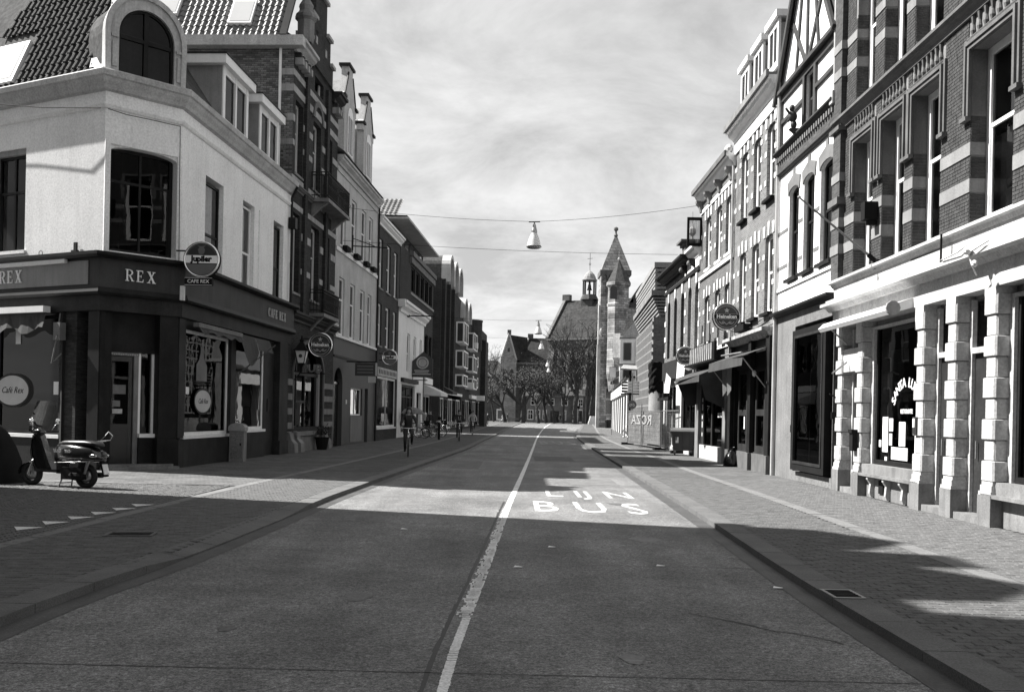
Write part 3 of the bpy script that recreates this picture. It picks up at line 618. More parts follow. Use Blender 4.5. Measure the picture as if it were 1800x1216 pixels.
fA.b('side_window', MB().box(1.10, 1.16, .24, .38, .9, 3.03).box(1.46, 1.52, .24, .38, .9, 3.03).box(1.10, 1.52, .12, .4, .82, .92), WPAINT)
fA.b('pane', MB().quad((1.16, .3, .92), (1.46, .3, .92), (1.46, .3, 3.03), (1.16, .3, 3.03)), GLASSD); fA.b('stall_riser', MB().box(1.10, 1.52, .15, .4, 0, .82), DARKP)
fA.b('room', MB().box(-.5, 2.2, 1.2, 1.3, 0, 4.3), INTER)
lights = MB()
for i in range(16): lights.ellipsoid((.14 + i * .06, .2, 2.98 + .012 * math.sin(i * 2.1)), (.009, .009, .012), 5, 4)
fA.b('light_string', lights, PAPER)
# street front
fB.b('stall_riser', MB().box(.1, 4.05, -.02, .3, 0, .78).box(4.35, 7.55, -.03, .3, 0, .85), DARKP2)
w = window(fB, .45, 4.0, .86, 3.78, WPAINT, 'plain', ins=.05, fw=.09, sill=WPAINT, glass=GLASSD)
w = window(fB, 4.45, 7.5, .95, 3.98, WPAINT, 'plain', ins=.05, fw=.09, sill=WPAINT, glass=GLASSD)
for x0_, x1_, o_, z_ in ((0, .45, .04, .8), (4.0, 4.42, .06, .001), (8.9, 9.9, .12, .5)): fB.b('pier', MB().box(x0_, x1_, -o_, .33, z_, 4.05), DARKP2)
fB.b('plinth', MB().box(8.85, 9.95, -.18, .35, .001, .5), DARKP2)
fB.b('panel', MB().box(7.55, 8.9, .1, .3, 0, 4.05), DARKP2)
fB.b('shop_head', MB().box(.45, 4.0, 0, .12, 3.78, 4.05), DARKP)
for k, (x, z) in enumerate(((8.15, 1.9),)): fB.box('notice', DARKP, x, x + .6, .07, .099, z - .35, z + .1)
oval_sign(fB, 1.95, 1.82, .66, .38, .04, 'Café Rex')
fB.b('bottle_sign', MB().prism_y([(1.5, 2.4), (2.3, 2.4), (2.3, 2.85), (2.1, 3.0), (2.0, 3.2), (2.0, 3.4), (1.8, 3.4), (1.8, 3.2), (1.7, 3.0), (1.5, 2.85)], .06, .07), CURTD)
fB.box('notice', PAPER, .5, .72, -.046, -.041, 2.0, 2.2); 
fB.b('net_curtain', (lambda mb: [mb.quad((4.7 + i * .1, .35 + (.04 if i % 2 else 0), 1.7), (4.8 + i * .1, .35 + (0 if i % 2 else .04), 1.7), (4.8 + i * .1, .35 + (0 if i % 2 else .04), 3.9), (4.7 + i * .1, .35 + (.04 if i % 2 else 0), 3.9)) for i in range(27)] and mb)(MB()), CURTD)
# awning frames and gathered dark cloth over the two street windows
aw = fB.b('awning', MB().box(.7, 4.3, -.30, -.14, 3.86, 3.98), CURTD)
mb = MB()
for i in range(18):
    x = .7 + i * .2; z = 3.72 - .05 * math.sin(i * 1.3); mb.quad((x, -.28, 3.86), (x + .2, -.28, 3.86), (x + .2, -.34 + .03 * math.sin(i), z), (x, -.34 + .03 * math.sin(i - 1), 3.72 - .05 * math.sin((i - 1) * 1.3)))
for i in range(12):
    x = 4.4 + i * .26; mb.quad((x, -.15, 3.98), (x + .26, -.15, 3.98), (x + .26, -.3, 3.55 - .55 * abs(math.sin((i + 1) * .5)) * (i < 6)), (x, -.3, 3.55 - .55 * abs(math.sin(i * .5)) * (i < 6)))
mb.bar((4.5, -.15, 2.75), (6.9, -.55, 3.8), .02); fB.b('cloth', mb, FABD, aw)
awd = fD.b('awning', MB().box(1.0, 6.35, -.42, -.2, 4.02, 4.18), WPAINT)
mb = MB()
for i in range(26):
    x = 1.0 + i * .205; mb.quad((x, -.3, 4.02), (x + .205, -.3, 4.02), (x + .205, -.38 + .04 * math.sin(i * 1.7), 3.55 + .1 * math.sin(i * 1.1)), (x, -.38 + .04 * math.sin(i * 1.7 - 1.7), 3.55 + .1 * math.sin(i * 1.1 - 1.1)))
fD.b('cloth', mb, FABD, awd)
fD.b('awning_arm', MB().path([(6.6, -.1, 4.0), (6.75, -.3, 3.4), (6.5, -.25, 2.7), (6.8, -.2, 2.95)], .02).box(6.6, 6.85, -.3, -.12, 3.3, 3.75), CURTD)
fD.b('awning_box', MB().box(.3, 7.0, -.33, -.235, 5.26, 5.36), WPAINT)
# body, mansard, dormers
mb = MB(); e = (B[0] - A[0], B[1] - A[1]); c_ = (C[0] - A[0], C[1] - A[1]); d_ = (D[0] - A[0], D[1] - A[1])
mb.prism_z([(d_[0] + .6, d_[1] + 1.0), (.05, .9), (e[0] - .9, e[1] + .3), (c_[0] - .9, c_[1]), (c_[0] - 9, c_[1]), (d_[0], d_[1] + 6)], .2, 10.0)
mk('room', mb, INTER, cafe)
mb = MB().quad((c_[0], c_[1], 0), (c_[0] - 9, c_[1], 0), (c_[0] - 9, c_[1], 10), (c_[0], c_[1], 10)); mk('end_wall', mb, CB, cafe)
# roof planes: lower edge follows the cornice, upper edge set back
inn = [(d_[0] + 2.2, d_[1] + 3.0), (-.9, 2.4), (e[0] - 2.2, e[1] + .9), (c_[0] - 1.6, c_[1])]
lo = [(-.05 - 8 * math.cos(th), .15 + 8 * math.sin(th)), (-.05, .15), (e[0] - .15, e[1] + .1), (c_[0] - .15, c_[1])]
_U = Vector((math.cos(th), -math.sin(th), 0)); _n = Vector((inn[1][0] - lo[1][0], inn[1][1] - lo[1][1], 3.82)); _V = _n - _U * _n.dot(_U); inn[0] = (lo[0][0] + _V.x, lo[0][1] + _V.y)
mb = MB()
mb.quad((lo[0][0], lo[0][1], 10.08), (lo[1][0], lo[1][1], 10.08), (inn[1][0], inn[1][1], 13.9), (inn[0][0], inn[0][1], 13.9))
mb.quad((lo[1][0], lo[1][1], 10.08), (lo[2][0], lo[2][1], 10.08), (inn[2][0], inn[2][1], 13.2), (inn[1][0], inn[1][1], 13.9))
mb.quad((lo[2][0], lo[2][1], 10.08), (lo[3][0], lo[3][1], 10.08), (inn[3][0], inn[3][1], 12.5), (inn[2][0], inn[2][1], 13.2))
mb.add([(inn[0][0], inn[0][1], 13.9), (inn[1][0], inn[1][1], 13.9), (inn[2][0], inn[2][1], 13.2), (inn[3][0], inn[3][1], 12.5), (c_[0] - 9, c_[1], 12.5), (d_[0], d_[1] + 8, 12.9)], [(0, 1, 2, 3, 4, 5)])
mb.quad((c_[0] - .15, c_[1] - .02, 10), (c_[0] - .15, c_[1] - .02, 10.1), (c_[0] - 1.6, c_[1] - .02, 12.5), (c_[0] - 9, c_[1] - .02, 12.5))
mb.quad((lo[0][0], lo[0][1], 10.08), (inn[0][0], inn[0][1], 13.9), (d_[0], d_[1] + 8, 12.9), (d_[0] - 1, d_[1] + 6, 10))
roofc = mk('roof', mb, SLATE, cafe)
TW, TH = .245, .30
def tile_mesh(m, w=TW, h=TH + .07, name='roof_tile'):
    mb = MB(); n = 6; vs = []
    for j, (yy, lift) in enumerate(((0, .035), (h, 0))):
        for i in range(n + 1):
            x = w * i / n; z = .035 * math.sin(2 * PI * (i / n) + .6) + lift; vs.append((x, yy, z))
    for i in range(n + 1): vs.append((w * i / n, 0, vs[i][2] - .022))
    fs = [(i, i + 1, n + 2 + i, n + 1 + i) for i in range(n)] + [(2 * n + 2 + i, 2 * n + 3 + i, i + 1, i) for i in range(n)]
    mb.add(vs, fs); return mb.mesh(name, m, False)
def tiles(parent, O, U, V, ncol, nrow, m, keep=lambda a, b: True, tw=TW, thh=TH, cap=300):
    U = Vector(U).normalized(); V = Vector(V).normalized(); Nn = U.cross(V).normalized()
    Mx = Matrix((U, V, Nn)).transposed(); O = Vector(O); me = tile_mesh(m, tw, thh + .07); rest = MB(); cnt = 0
    for r in range(nrow):
        for c in range(ncol):
            if not keep(c * tw, r * thh): continue
            p = O + U * (c * tw) + V * (r * thh) + Nn * (.02 + random.uniform(-.006, .006)); rt = Mx @ Matrix.Rotation(random.gauss(0, .012), 3, 'Z')
            if cnt < cap: o = link('roof_tile', me, parent, p, rt.to_euler()); cnt += 1
            else: rest.add([tuple(p + rt @ v.co) for v in me.vertices], [tuple(pl.vertices) for pl in me.polygons])
    if rest.v: tag(mk('roof_tile_field', rest, m, parent), kind='stuff')
U_ = Vector((math.cos(th), -math.sin(th), 0)); lo0 = Vector((lo[0][0], lo[0][1], 10.1)); in0 = Vector((inn[0][0], inn[0][1], 13.9))
nrm = Vector((inn[1][0], inn[1][1], 13.9)) - Vector((lo[1][0], lo[1][1], 10.08)); V_ = nrm - U_ * nrm.dot(U_)
SL = V_.length
tiles(cafe, lo0 + Vector((0, 0, .05)), U_, V_, 32, 15, TILE, keep=lambda a, b: a > b * .55 + 1.4 and a < 7.35 - .18 * b and not (1.9 < a < 4.4 and .25 < b < 1.8 and a < 4.5))
# skylight in the tiled slope
def slope_box(parent, name, m, O, U, V, a0, a1, b0, b1, h0, h1):
    U = Vector(U).normalized(); V = Vector(V).normalized(); Nn = U.cross(V).normalized(); vs = []
    for h in (h0, h1):
        for a, b in ((a0, b0), (a1, b0), (a1, b1), (a0, b1)): vs.append(tuple(Vector(O) + U * a + V * b + Nn * h))
    return mk(name, MB().add(vs, [(0, 3, 2, 1), (4, 5, 6, 7), (0, 1, 5, 4), (1, 2, 6, 5), (2, 3, 7, 6), (3, 0, 4, 7)]), m, parent)
sk = slope_box(cafe, 'skylight', WPAINT, lo0, U_, V_, 2.0, 4.3, .3, 1.7, .0, .14); slope_box(cafe, 'skylight_glass', mat('sky_glass', 0.5, 0.05, 0.05, 1, 0, 5, spec=1), lo0, U_, V_, 2.12, 4.18, .42, 1.58, .14, .15)
# jagged flashing beside the round dormer
mb = MB(); random.seed(2)
for i in range(12):
    b = i * .26; a = 7.45 - .14 * b + random.uniform(-.12, .12); p = lo0 + U_ * a + V_.normalized() * b; q = lo0 + U_ * (8.05 - .05 * b) + V_.normalized() * b
    nrm_ = U_.cross(V_).normalized() * .07; a2 = 7.45 - .14 * (b + .28) + random.uniform(-.12, .12); p2 = lo0 + U_ * a2 + V_.normalized() * (b + .28); q2 = lo0 + U_ * (8.05 - .05 * (b + .28)) + V_.normalized() * (b + .28)
    mb.quad(tuple(p + nrm_), tuple(q + nrm_), tuple(q2 + nrm_ * 1.2), tuple(p2 + nrm_ * 1.4))
mk('flashing', mb, mat('white_flashing', 0.62, 0.7, 0.2, 4, 0.2, 20), cafe)
# round-arched corner dormer
outer = [(0.0, 10.1)] + arc(1.03, 11.22, 1.03, 1.08, PI, 0, 18) + [(2.06, 10.1)]
inner = [(1.80, 10.16)] + arc(1.06, 11.22, .74, .74, 0, PI, 18) + [(.32, 10.16)]
DS = mat('weathered_dormer_stone', 0.42, 0.8, 0.14, 1.3, 0.15, 18, 0.35, 0.2)
def ring(fr, out, inn_, y0, y1, m, name):
    mb = MB(); n = min(len(out), len(inn_)); inn_ = inn_[::-1]
    for i in range(n - 1):
        a, b, c, d = out[i], out[i + 1], inn_[i + 1], inn_[i]
        for y in (y0, y1): mb.quad((a[0], y, a[1]), (b[0], y, b[1]), (c[0], y, c[1]), (d[0], y, d[1]))
        mb.quad((a[0], y0, a[1]), (b[0], y0, b[1]), (b[0], y1, b[1]), (a[0], y1, a[1])); mb.quad((d[0], y0, d[1]), (c[0], y0, c[1]), (c[0], y1, c[1]), (d[0], y1, d[1]))
    return fr.b(name, mb, m)
ring(fA, outer, inner, .02, .3, DS, 'dormer')
o2 = [(-.04, 10.1)] + arc(1.03, 11.22, 1.09, 1.14, PI, 0, 18) + [(2.10, 10.1)]; i2 = [(1.96, 10.1)] + arc(1.03, 11.22, .95, 1.0, 0, PI, 18) + [(.10, 10.1)]
ring(fA, o2, i2, -.04, .02, DS, 'dormer_moulding')
for x in (.14, 1.87): fA.b('dormer_panel', MB().box(x, x + .13, -.015, .019, 10.3, 10.95).box(x - .03, x + .16, -.03, .019, 11.05, 11.12), DS)
fA.b('dormer_roof', MB().prism_y([(0.02, 10.1)] + arc(1.03, 11.22, 1.01, 1.06, PI, 0, 14) + [(2.04, 10.1)], .3, 1.25), SLATE)
dfm = MB()
ii = [(1.74, 10.22)] + arc(1.06, 11.22, .67, .67, 0, PI, 18) + [(.38, 10.22)]; oo = [(.32, 10.16)] + arc(1.06, 11.22, .74, .74, PI, 0, 18) + [(1.80, 10.16)]
ring(fA, oo, ii, .1, .18, DARKP, 'window_frame'); fA.b('window_frame', MB().box(1.0, 1.12, .09, .17, 10.16, 11.93).box(.36, 1.0, .1, .165, 11.1, 11.2).box(1.12, 1.76, .1, .165, 11.1, 11.2).box(.32, 1.80, .08, .18, 10.1, 10.22), DARKP)
fA.b('pane', MB().add([(x, .14, z) for x, z in ii], [tuple(range(len(ii)))]), GLASSD)
fA.b('room', MB().box(.3, 1.8, .29, .3, 10.16, 11.3), CURTD)
# box dormers towards the street
for (x0, x1, z0, z1) in ((3.75, 6.1, 10.25, 12.15), (7.3, 9.5, 10.25, 12.1)):
    dm = fB.b('box_dormer', MB().box(x0, x0 + .12, .32, 2.6, z0, z1).box(x1 - .12, x1, .32, 2.6, z0, z1).box(x0 + .12, x1 - .12, .4, .5, z0, z0 + .25), LEAD)
    fB.b('dormer_roof', MB().box(x0 - .25, x1 + .25, .12, 2.8, z1, z1 + .28), WPAINT, dm); fB.b('dormer_roof_cap', MB().box(x0 - .28, x1 + .28, .09, 2.8, z1 + .281, z1 + .33), DARKP2, dm)
    fB.b('window_frame', MB().box(x0 + .0, x0 + .2, .28, .38, z0, z1).box(x1 - .2, x1, .28, .38, z0, z1).box((x0 + x1) / 2 - .07, (x0 + x1) / 2 + .07, .28, .38, z0, z1).box(x0 + .2, x1 - .2, .3, .38, z0, z0 + .35).box(x0 + .2, x1 - .2, .3, .38, z1 - .2, z1 - .001), WPAINT, dm)
    fB.b('pane', MB().quad((x0 + .2, .35, z0 + .35), (x1 - .2, .35, z0 + .35), (x1 - .2, .35, z1 - .2), (x0 + .2, .35, z1 - .2)), GLASSD, dm); fB.b('room', MB().box(x0 + .13, x1 - .13, .8, .9, z0, z1), CURTD, dm)
fB.b('chimney', MB().box(6.6, 7.2, 1.6, 2.4, 11.5, 13.6), CB)
fB.b('drainpipe', MB().path([(10.05, -.3, 9.9), (10.05, -.1, 9.5), (10.05, -.1, 8.6)], .05, 8).box(9.92, 10.2, -.28, -.02, 8.35, 8.75).bar((10.06, -.12, 5.5), (10.06, -.12, 8.4), .05, 8), DARKP)
fD.b('wall_hook', MB().torus((3.0, -.03, 5.75), .08, .008).torus((5.7, -.03, 5.62), .07, .008).box(6.95, 7.15, -.1, -.01, 5.56, 5.62).box(7.02, 7.12, -.08, -.03, 5.62, 5.82), DARKP2)
mb = MB(); ws = [(1.96, -.07, 9.15 - .02), (1.97, -.09, 7.0), (1.99, -.09, 5.55)]
fA.b('cable', mb.path(ws, .010, 4).path([(.02, -.12, 9.14), (.5, -.11, 9.10), (1.2, -.1, 9.12), (1.96, -.08, 9.13)], .010, 4), BLACKM)
fD.b('cable', MB().path([(8.0, -.14, 9.14), (6, -.3, 9.35), (4, -.3, 9.7), (1, -.3, 10.0)], .012, 4), BLACKM)
# ================================================================== LEFT ROW beyond the cafe
LS0, LS1 = (-8.43, 36.3), (-5.6, 90.0)
# --- 2: dark banded brick house with gable
b = Bld('banded_brick_house', 'tall dark brick house with pale stone bands, balconies and gable, beside the white corner cafe', LS0, LS1, 0, 7.15)
fm = mat('cream_paint', 0.42, 0.5, 0.08, 1.2, 0.05, 20, 0.15)
BS = mat('pale_band_stone', 0.30, 0.8, 0.2, 1.3, 0.1, 18, 0.35, 0.2)
for z0, z1, cols in ((6.1, 9.1, [(.25, 1.25), (2.95, 4.2), (5.1, 6.0)]), (10.6, 13.35, [(.35, 1.4), (2.95, 4.2), (5.1, 6.15)])):
    b.row(cols, z0, z1, fm=fm, ins=.2, fw=.13, mid=.6, curtain='dim', sill=STONEG)
b.row([(3.05, 4.45)], 14.6, 17.1, ar=.7, fm=fm, ins=.15, fw=.12, mid=.55)
b.hole(.75, 5.3, .95, 4.3, ar=1.2)
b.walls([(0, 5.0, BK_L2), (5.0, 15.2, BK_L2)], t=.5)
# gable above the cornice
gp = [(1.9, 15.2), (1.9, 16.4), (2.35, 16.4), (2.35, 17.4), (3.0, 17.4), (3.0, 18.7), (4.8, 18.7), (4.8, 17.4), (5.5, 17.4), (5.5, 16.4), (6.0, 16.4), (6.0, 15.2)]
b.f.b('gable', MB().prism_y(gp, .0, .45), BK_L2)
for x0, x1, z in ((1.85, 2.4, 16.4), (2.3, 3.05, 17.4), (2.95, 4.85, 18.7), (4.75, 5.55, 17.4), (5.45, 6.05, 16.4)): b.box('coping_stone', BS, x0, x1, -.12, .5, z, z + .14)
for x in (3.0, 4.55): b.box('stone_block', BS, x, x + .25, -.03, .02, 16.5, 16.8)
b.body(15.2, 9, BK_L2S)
# stone bands, wrapping round the near corner
for z, h in ((6.9, .22), (8.2, .28), (9.25, .20), (10.2, .25), (11.55, .22), (12.45, .25), (13.55, .26), (14.15, .24)):
    segs = [(0, .22), (1.45, 2.8), (4.35, 5.0), (6.2, 7.15)] if not (9.15 < z < 10.3 or z > 13.4) else [(0, 2.0), (2.0, 7.15)]
    for x0, x1 in segs: b.box('band_stone', BS, x0 - (.025 if x0 == 0 else 0), x1, -.03, .02, z, z + h)
    b.box('band_stone', BS, -.02, -.001, -.03, .55, z, z + h)
for z in (2.55, 2.0, 1.45, .9):                              # striped piers at ground level
    for x0, x1 in ((0.0, .68), (5.38, 7.15)): b.box('band_stone', STONEG, x0, x1, -.04, .02, z, z + .24)
for x0, x1 in ((1.55, 2.3), (4.85, 5.0)):
    b.f.b('pilaster', MB().box(x0, x0 + .4, -.12, -.001, 5.4, 15.2), BK_L2)
b.cornice(15.05, 15.5, .45, STONE, 0, 2.0); b.cornice(15.05, 15.5, .45, DARKP2, 5.9, 7.15)
b.f.b('cornice_return', MB().box(-.4, -.001, -.42, 6.0, 15.12, 15.5), STONE)
for x in [i * .42 + .15 for i in range(4)] + [6.05, 6.4, 6.75]: b.box('corbel', BS, x, x + .2, -.3, .0, 14.6, 14.85); b.box('corbel_brick', BK_L2, x, x + .2, -.22, -.001, 14.86, 15.05)
b.cornice(5.0, 5.35, .3, DARKP2)
b.cornice(9.95, 10.15, .18, STONED)
tb = MB(); tb.lathe([(.30, 16.0), (.34, 16.2), (.34, 16.9), (.44, 17.0), (.44, 17.1), (.25, 17.3), (.3, 17.5), (.12, 17.8), (.16, 17.95), (.02, 18.2)], (1.9 - 0, .1, 0), 8); b.f.b('pinnacle', tb, STONEG); tb2 = MB().box(1.6, 2.2, -.2, .4, 15.2, 16.0); b.f.b('pinnacle_base', tb2, BK_L2)
# round arch relief above middle window
ring(b.f, [(2.8, 13.45)] + arc(3.58, 13.45, .85, .8, PI, 0, 12) + [(4.4, 13.45)], [(4.25, 13.45)] + arc(3.58, 13.45, .62, .58, 0, PI, 12) + [(2.95, 13.45)], -.08, -.001, STONED, 'relief_arch')
IRON = mat('wrought_iron', 0.015, 0.5, 0.2, 3, 0, 20, metal=0.5)
def balcony(b, x0, x1, z, d=.75, h=1.05):
    bl = b.f.b('balcony', MB().box(x0, x1, -d, 0, z - .14, z).prism_x([(0, z - .14), (0, z - .7), (-d * .5, z - .35), (-d * .9, z - .14)], x0 + .2, x0 + .4).prism_x([(0, z - .14), (0, z - .7), (-d * .5, z - .35), (-d * .9, z - .14)], x1 - .4, x1 - .2), STONEG)
    mb = MB(); pts = [(x0 + .04, -.02), (x0 + .04, -d + .04), (x1 - .04, -d + .04), (x1 - .04, -.02)]
    for (xa, ya), (xb, yb) in zip(pts, pts[1:]):
        for zz in (z + .12, z + h - .12, z + h): mb.bar((xa, ya, zz), (xb, yb, zz), .022, 4)
        n = max(2, int(math.hypot(xb - xa, yb - ya) / .12))
        for i in range(n + 1):
            t = i / n; x, y = xa + (xb - xa) * t, ya + (yb - ya) * t; mb.bar((x, y, z), (x, y, z + h), .014, 4)
            if i % 2 == 0: mb.torus((x, y, z + .5), .06, .012, 8, 4, 'y' if abs(xb - xa) > abs(yb - ya) else 'x')
    tag(b.f.b('railing', mb, IRON, bl), kind='stuff')
balcony(b, 2.7, 6.6, 10.15); balcony(b, 2.9, 5.6, 5.55, .6, .95)
# ground floor: arched cafe front with stone frame
ring(b.f, [(.62, .9)] + arc(3.02, 3.1, 2.4, 1.32, PI, 0, 16) + [(5.42, .9)], [(5.28, .9)] + arc(3.02, 3.1, 2.26, 1.18, 0, PI, 16) + [(.76, .9)], -.06, .0, STONED, 'arch_moulding')
b.f.b('shop_frame', MB().box(.75, .95, .12, .3, .1, 3.6).box(5.1, 5.3, .12, .3, .1, 3.6), mat('pale_frame', 0.34, 0.5, 0.1, 1, 0.1, 20, 0.2))
b.f.b('shop_frame', MB().box(.95, 5.1, .16, .26, 3.0, 3.15).box(1.75, 1.85, .16, .26, 1.0, 4.2).box(3.0, 3.12, .16, .26, .1, 4.2).box(1.85, 3.0, .165, .25, 1.9, 2.0).box(.95, 5.1, .15, .3, .78, .95), DARKP)
b.f.b('pane', MB().quad((.95, .22, .95), (5.1, .22, .95), (5.1, .22, 4.25), (.95, .22, 4.25)), GLASSD)
b.f.b('net_curtain', MB().box(1.2, 1.7, .4, .42, 2.3, 4.1).box(2.0, 2.7, .4, .42, 2.0, 3.9), SHEET)
b.f.b('bench_ledge', MB().box(.9, 4.6, -.15, .3, .62, .78).box(.9, 4.6, -.05, .3, 0, .62), STONEG)
for x in (.05, .95, 5.35): b.f.b('pier_foot', MB().prism_x([(0, .001), (-.32, .001), (-.30, .35), (-.16, .5), (-.12, .75), (0, .8)], x, x + .5), STONEG)
b.roof(15.5, 19.2, SLATE, 9, .1, hip=2.9)
# tiled slope facing the camera above the side wall
Xw, Yw = b.root.location.x, b.root.location.y
RM = b.root.matrix_basis.inverted() if False else None
fS = Fr(b.root, 0)
O = Vector((-.30, .45, 15.45)); Us = Vector((0, 1, 0)); Vs = Vector((.62, 0, 1)).normalized()     # local: U runs back from the street, V up the slope
b.f.b('side_roof', MB().quad((-.33, .3, 15.4), (-.33, 9, 15.4), (2.6, 9, 20.1), (2.6, .3, 20.1)), SLATE)
tiles(b.root, Vector((-.33, 6.9, 15.42)), (0, -1, 0), Vs, 27, 15, TILE2, tw=.24, thh=.30, cap=300)
slope_box(b.root, 'verge', DARKP, Vector((-.33, .45, 15.45)), (0, -1, 0), Vs, 0, .25, 0, 5.0, 0, .12)
for a0, b0 in ((2.1, .65), (5.05, 1.2)):
    slope_box(b.root, 'skylight', WPAINT, Vector((-.33, 6.9, 15.42)), (0, -1, 0), Vs, 6.9 - a0 - .45, 6.9 - a0 + .45, b0, b0 + 1.35, .0, .16); slope_box(b.root, 'skylight_glass', MATS['sky_glass'], Vector((-.33, 6.9, 15.42)), (0, -1, 0), Vs, 6.9 - a0 - .38, 6.9 - a0 + .38, b0 + .1, b0 + 1.25, .16, .17)
b.f.b('drainpipe', MB().path([(-.06, .5, 15.2), (-.06, .5, 10.6), (-.06, .1, 10.2), (-.06, -.25, 9.9)], .055, 8), WPAINT)
# --- 3: pale stuccoed house with two gabled dormers
b = Bld('pale_stucco_house', 'pale stuccoed house with two pointed gable dormers and dark painted ground floor', LS0, LS1, 7.15, 16.8)
cols = [(8.0, 9.1), (10.3, 11.4), (12.6, 13.7), (14.45, 15.45)]
for k, (z0, z1) in enumerate(((5.1, 7.75), (9.2, 11.8))):
    for j, (x0, x1) in enumerate(cols): b.win(x0, x1, z0, z1, ins=.08, mid=.62 if k == 0 else .55, curtain=('dim', 'half', 'sides', 'dim')[(j + k) % 4], fw=.10)
b.hole(7.4, 9.05, 0.0, 3.6, .7); b.hole(10.85, 13.6, 1.4, 2.75); b.hole(14.2, 15.0, .0, 2.8)
b.walls([(0, 5.0, mat('grey_green_paint', 0.05, 0.6, 0.12, 1, 0.1, 25, 0.2)), (5.0, 12.9, STUCCO)], t=.3)
b.body(12.9, 9, BK_L4)
b.band('string_course', WHITE, 4.95, 5.06, .1); b.band('string_course', WHITE, 8.85, 9.02, .07); b.band('string_course', STUCCO, 12.4, 12.5, .05); b.band('string_course', DARKP2, 4.05, 4.15, .05)
b.cornice(12.7, 13.1, .33, STONE)
for x in (8.55, 10.85, 13.15, 14.95): b.box('planter', BLACKM, x - .4, x + .4, -.3, -.08, 8.98, 9.2)
b.f.b('door', MB().box(7.4, 9.05, .2, .28, .02, 2.85).box(7.4, 9.05, .15, .3, 2.85, 2.95), BLACK); b.f.b('pane', MB().quad((7.45, .22, 2.95), (9.0, .22, 2.95), (9.0, .22, 3.6), (7.45, .22, 3.6)), GLASSD)
b.f.b('door', MB().box(14.2, 15.0, .2, .28, .02, 2.8), BLACK)
w = window(b.f, 10.85, 13.6, 1.4, 2.75, WPAINT, 'mull', ins=.1); b.f.b('curtain', MB().box(11.3, 11.9, .3, .32, 1.4, 2.7).box(12.2, 12.7, .3, .32, 1.4, 2.7), SHEET, w)
b.f.b('panel', MB().box(10.8, 13.5, -.03, -.001, .1, 1.35), STUCCO2); b.box('house_number_plate', SHEET, 9.75, 9.95, -.03, -.001, 1.95, 2.15)
b.roof(13.25, 16.6, SLATE, 9, .3); b.pipe(16.72, 0, 12.8)
for x0, x1 in ((8.9, 12.2), (13.3, 16.6)):
    xc = (x0 + x1) / 2; f = b.f
    g = [(x0 + .5, 13.2), (x0 + .5, 16.1), (x0 + .3, 16.1), (x0 + .3, 16.4), (x0 + .75, 16.75), (xc - .45, 17.7), (xc - .45, 18.1), (xc + .45, 18.1), (xc + .45, 17.7), (x1 - .75, 16.75), (x1 - .3, 16.4), (x1 - .3, 16.1), (x1 - .5, 16.1), (x1 - .5, 13.2)]
    d_m = f.b('gable_dormer', MB().prism_y(g, .25, .6), STUCCO)
    f.b('dormer_roof', MB().prism_y([(x0 + .55, 13.3), (x0 + .55, 16.2), (xc, 17.6), (x1 - .55, 16.2), (x1 - .55, 13.3)], .6, 4.2), LEAD, d_m)
    for xa, xb, za in ((x0 + .2, x0 + .65, 16.4), (xc - .6, xc + .6, 18.1), (x1 - .65, x1 - .2, 16.4)): f.b('coping', MB().box(xa, xb, .15, .7, za, za + .12), DARKP2, d_m)
    f.b('coping', MB().bar((x0 + .45, .25, 16.5), (xc - .45, .25, 17.8), .05, 5).bar((x1 - .45, .25, 16.5), (xc + .45, .25, 17.8), .05, 5), DARKP2, d_m)
    f.b('window_frame', MB().prism_y([(xc - .55, 13.9), (xc + .55, 13.9), (xc + .55, 15.7)] + arc(xc, 15.7, .55, .5, 0, PI, 8) + [(xc - .55, 15.7)], .2, .24), WPAINT, d_m)
    f.b('pane', MB().box(xc - .42, xc - .04, .18, .195, 14.0, 15.7).box(xc + .04, xc + .42, .18, .195, 14.0, 15.7), BLACK, d_m)
    b.f.b('stay_rod', MB().bar((x0 + .3, 1.2, 16.1), (x0 - 1.2, 1.4, 15.6), .02, 4), METAL)
# --- 4: dark brick house
b = Bld('narrow_brick_house', 'narrow sooty brick house with white sash windows left of the low white shop', LS0, LS1, 16.8, 24.0)
for z0, z1 in ((5.3, 7.65), (8.5, 11.25)):
    for j, (x0, x1) in enumerate(((17.3, 18.4), (19.6, 20.9), (22.0, 23.2))): b.win(x0, x1, z0, z1, ins=.1, fw=.13, mid=.5, curtain='dim' if j != 1 else 'sides', sill=STONEG)
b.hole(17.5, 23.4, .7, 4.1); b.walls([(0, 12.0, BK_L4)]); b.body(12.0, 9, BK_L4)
window(b.f, 17.5, 23.4, .7, 3.6, WPAINT, 'mull', ins=.05, fw=.12, sill=WPAINT, glass=GLASSD, curtain='sides'); b.f.b('ornament_board', MB().box(17.4, 23.5, -.06, .0, 3.62, 4.1), STONE)
for i in range(12): b.box('ornament', DARKP2, 17.7 + i * .48, 17.9 + i * .48, -.07, -.06, 3.75, 3.98)
b.cornice(11.9, 12.35, .35, WPAINT); b.roof(12.3, 13.5, SLATE, 9, .2)
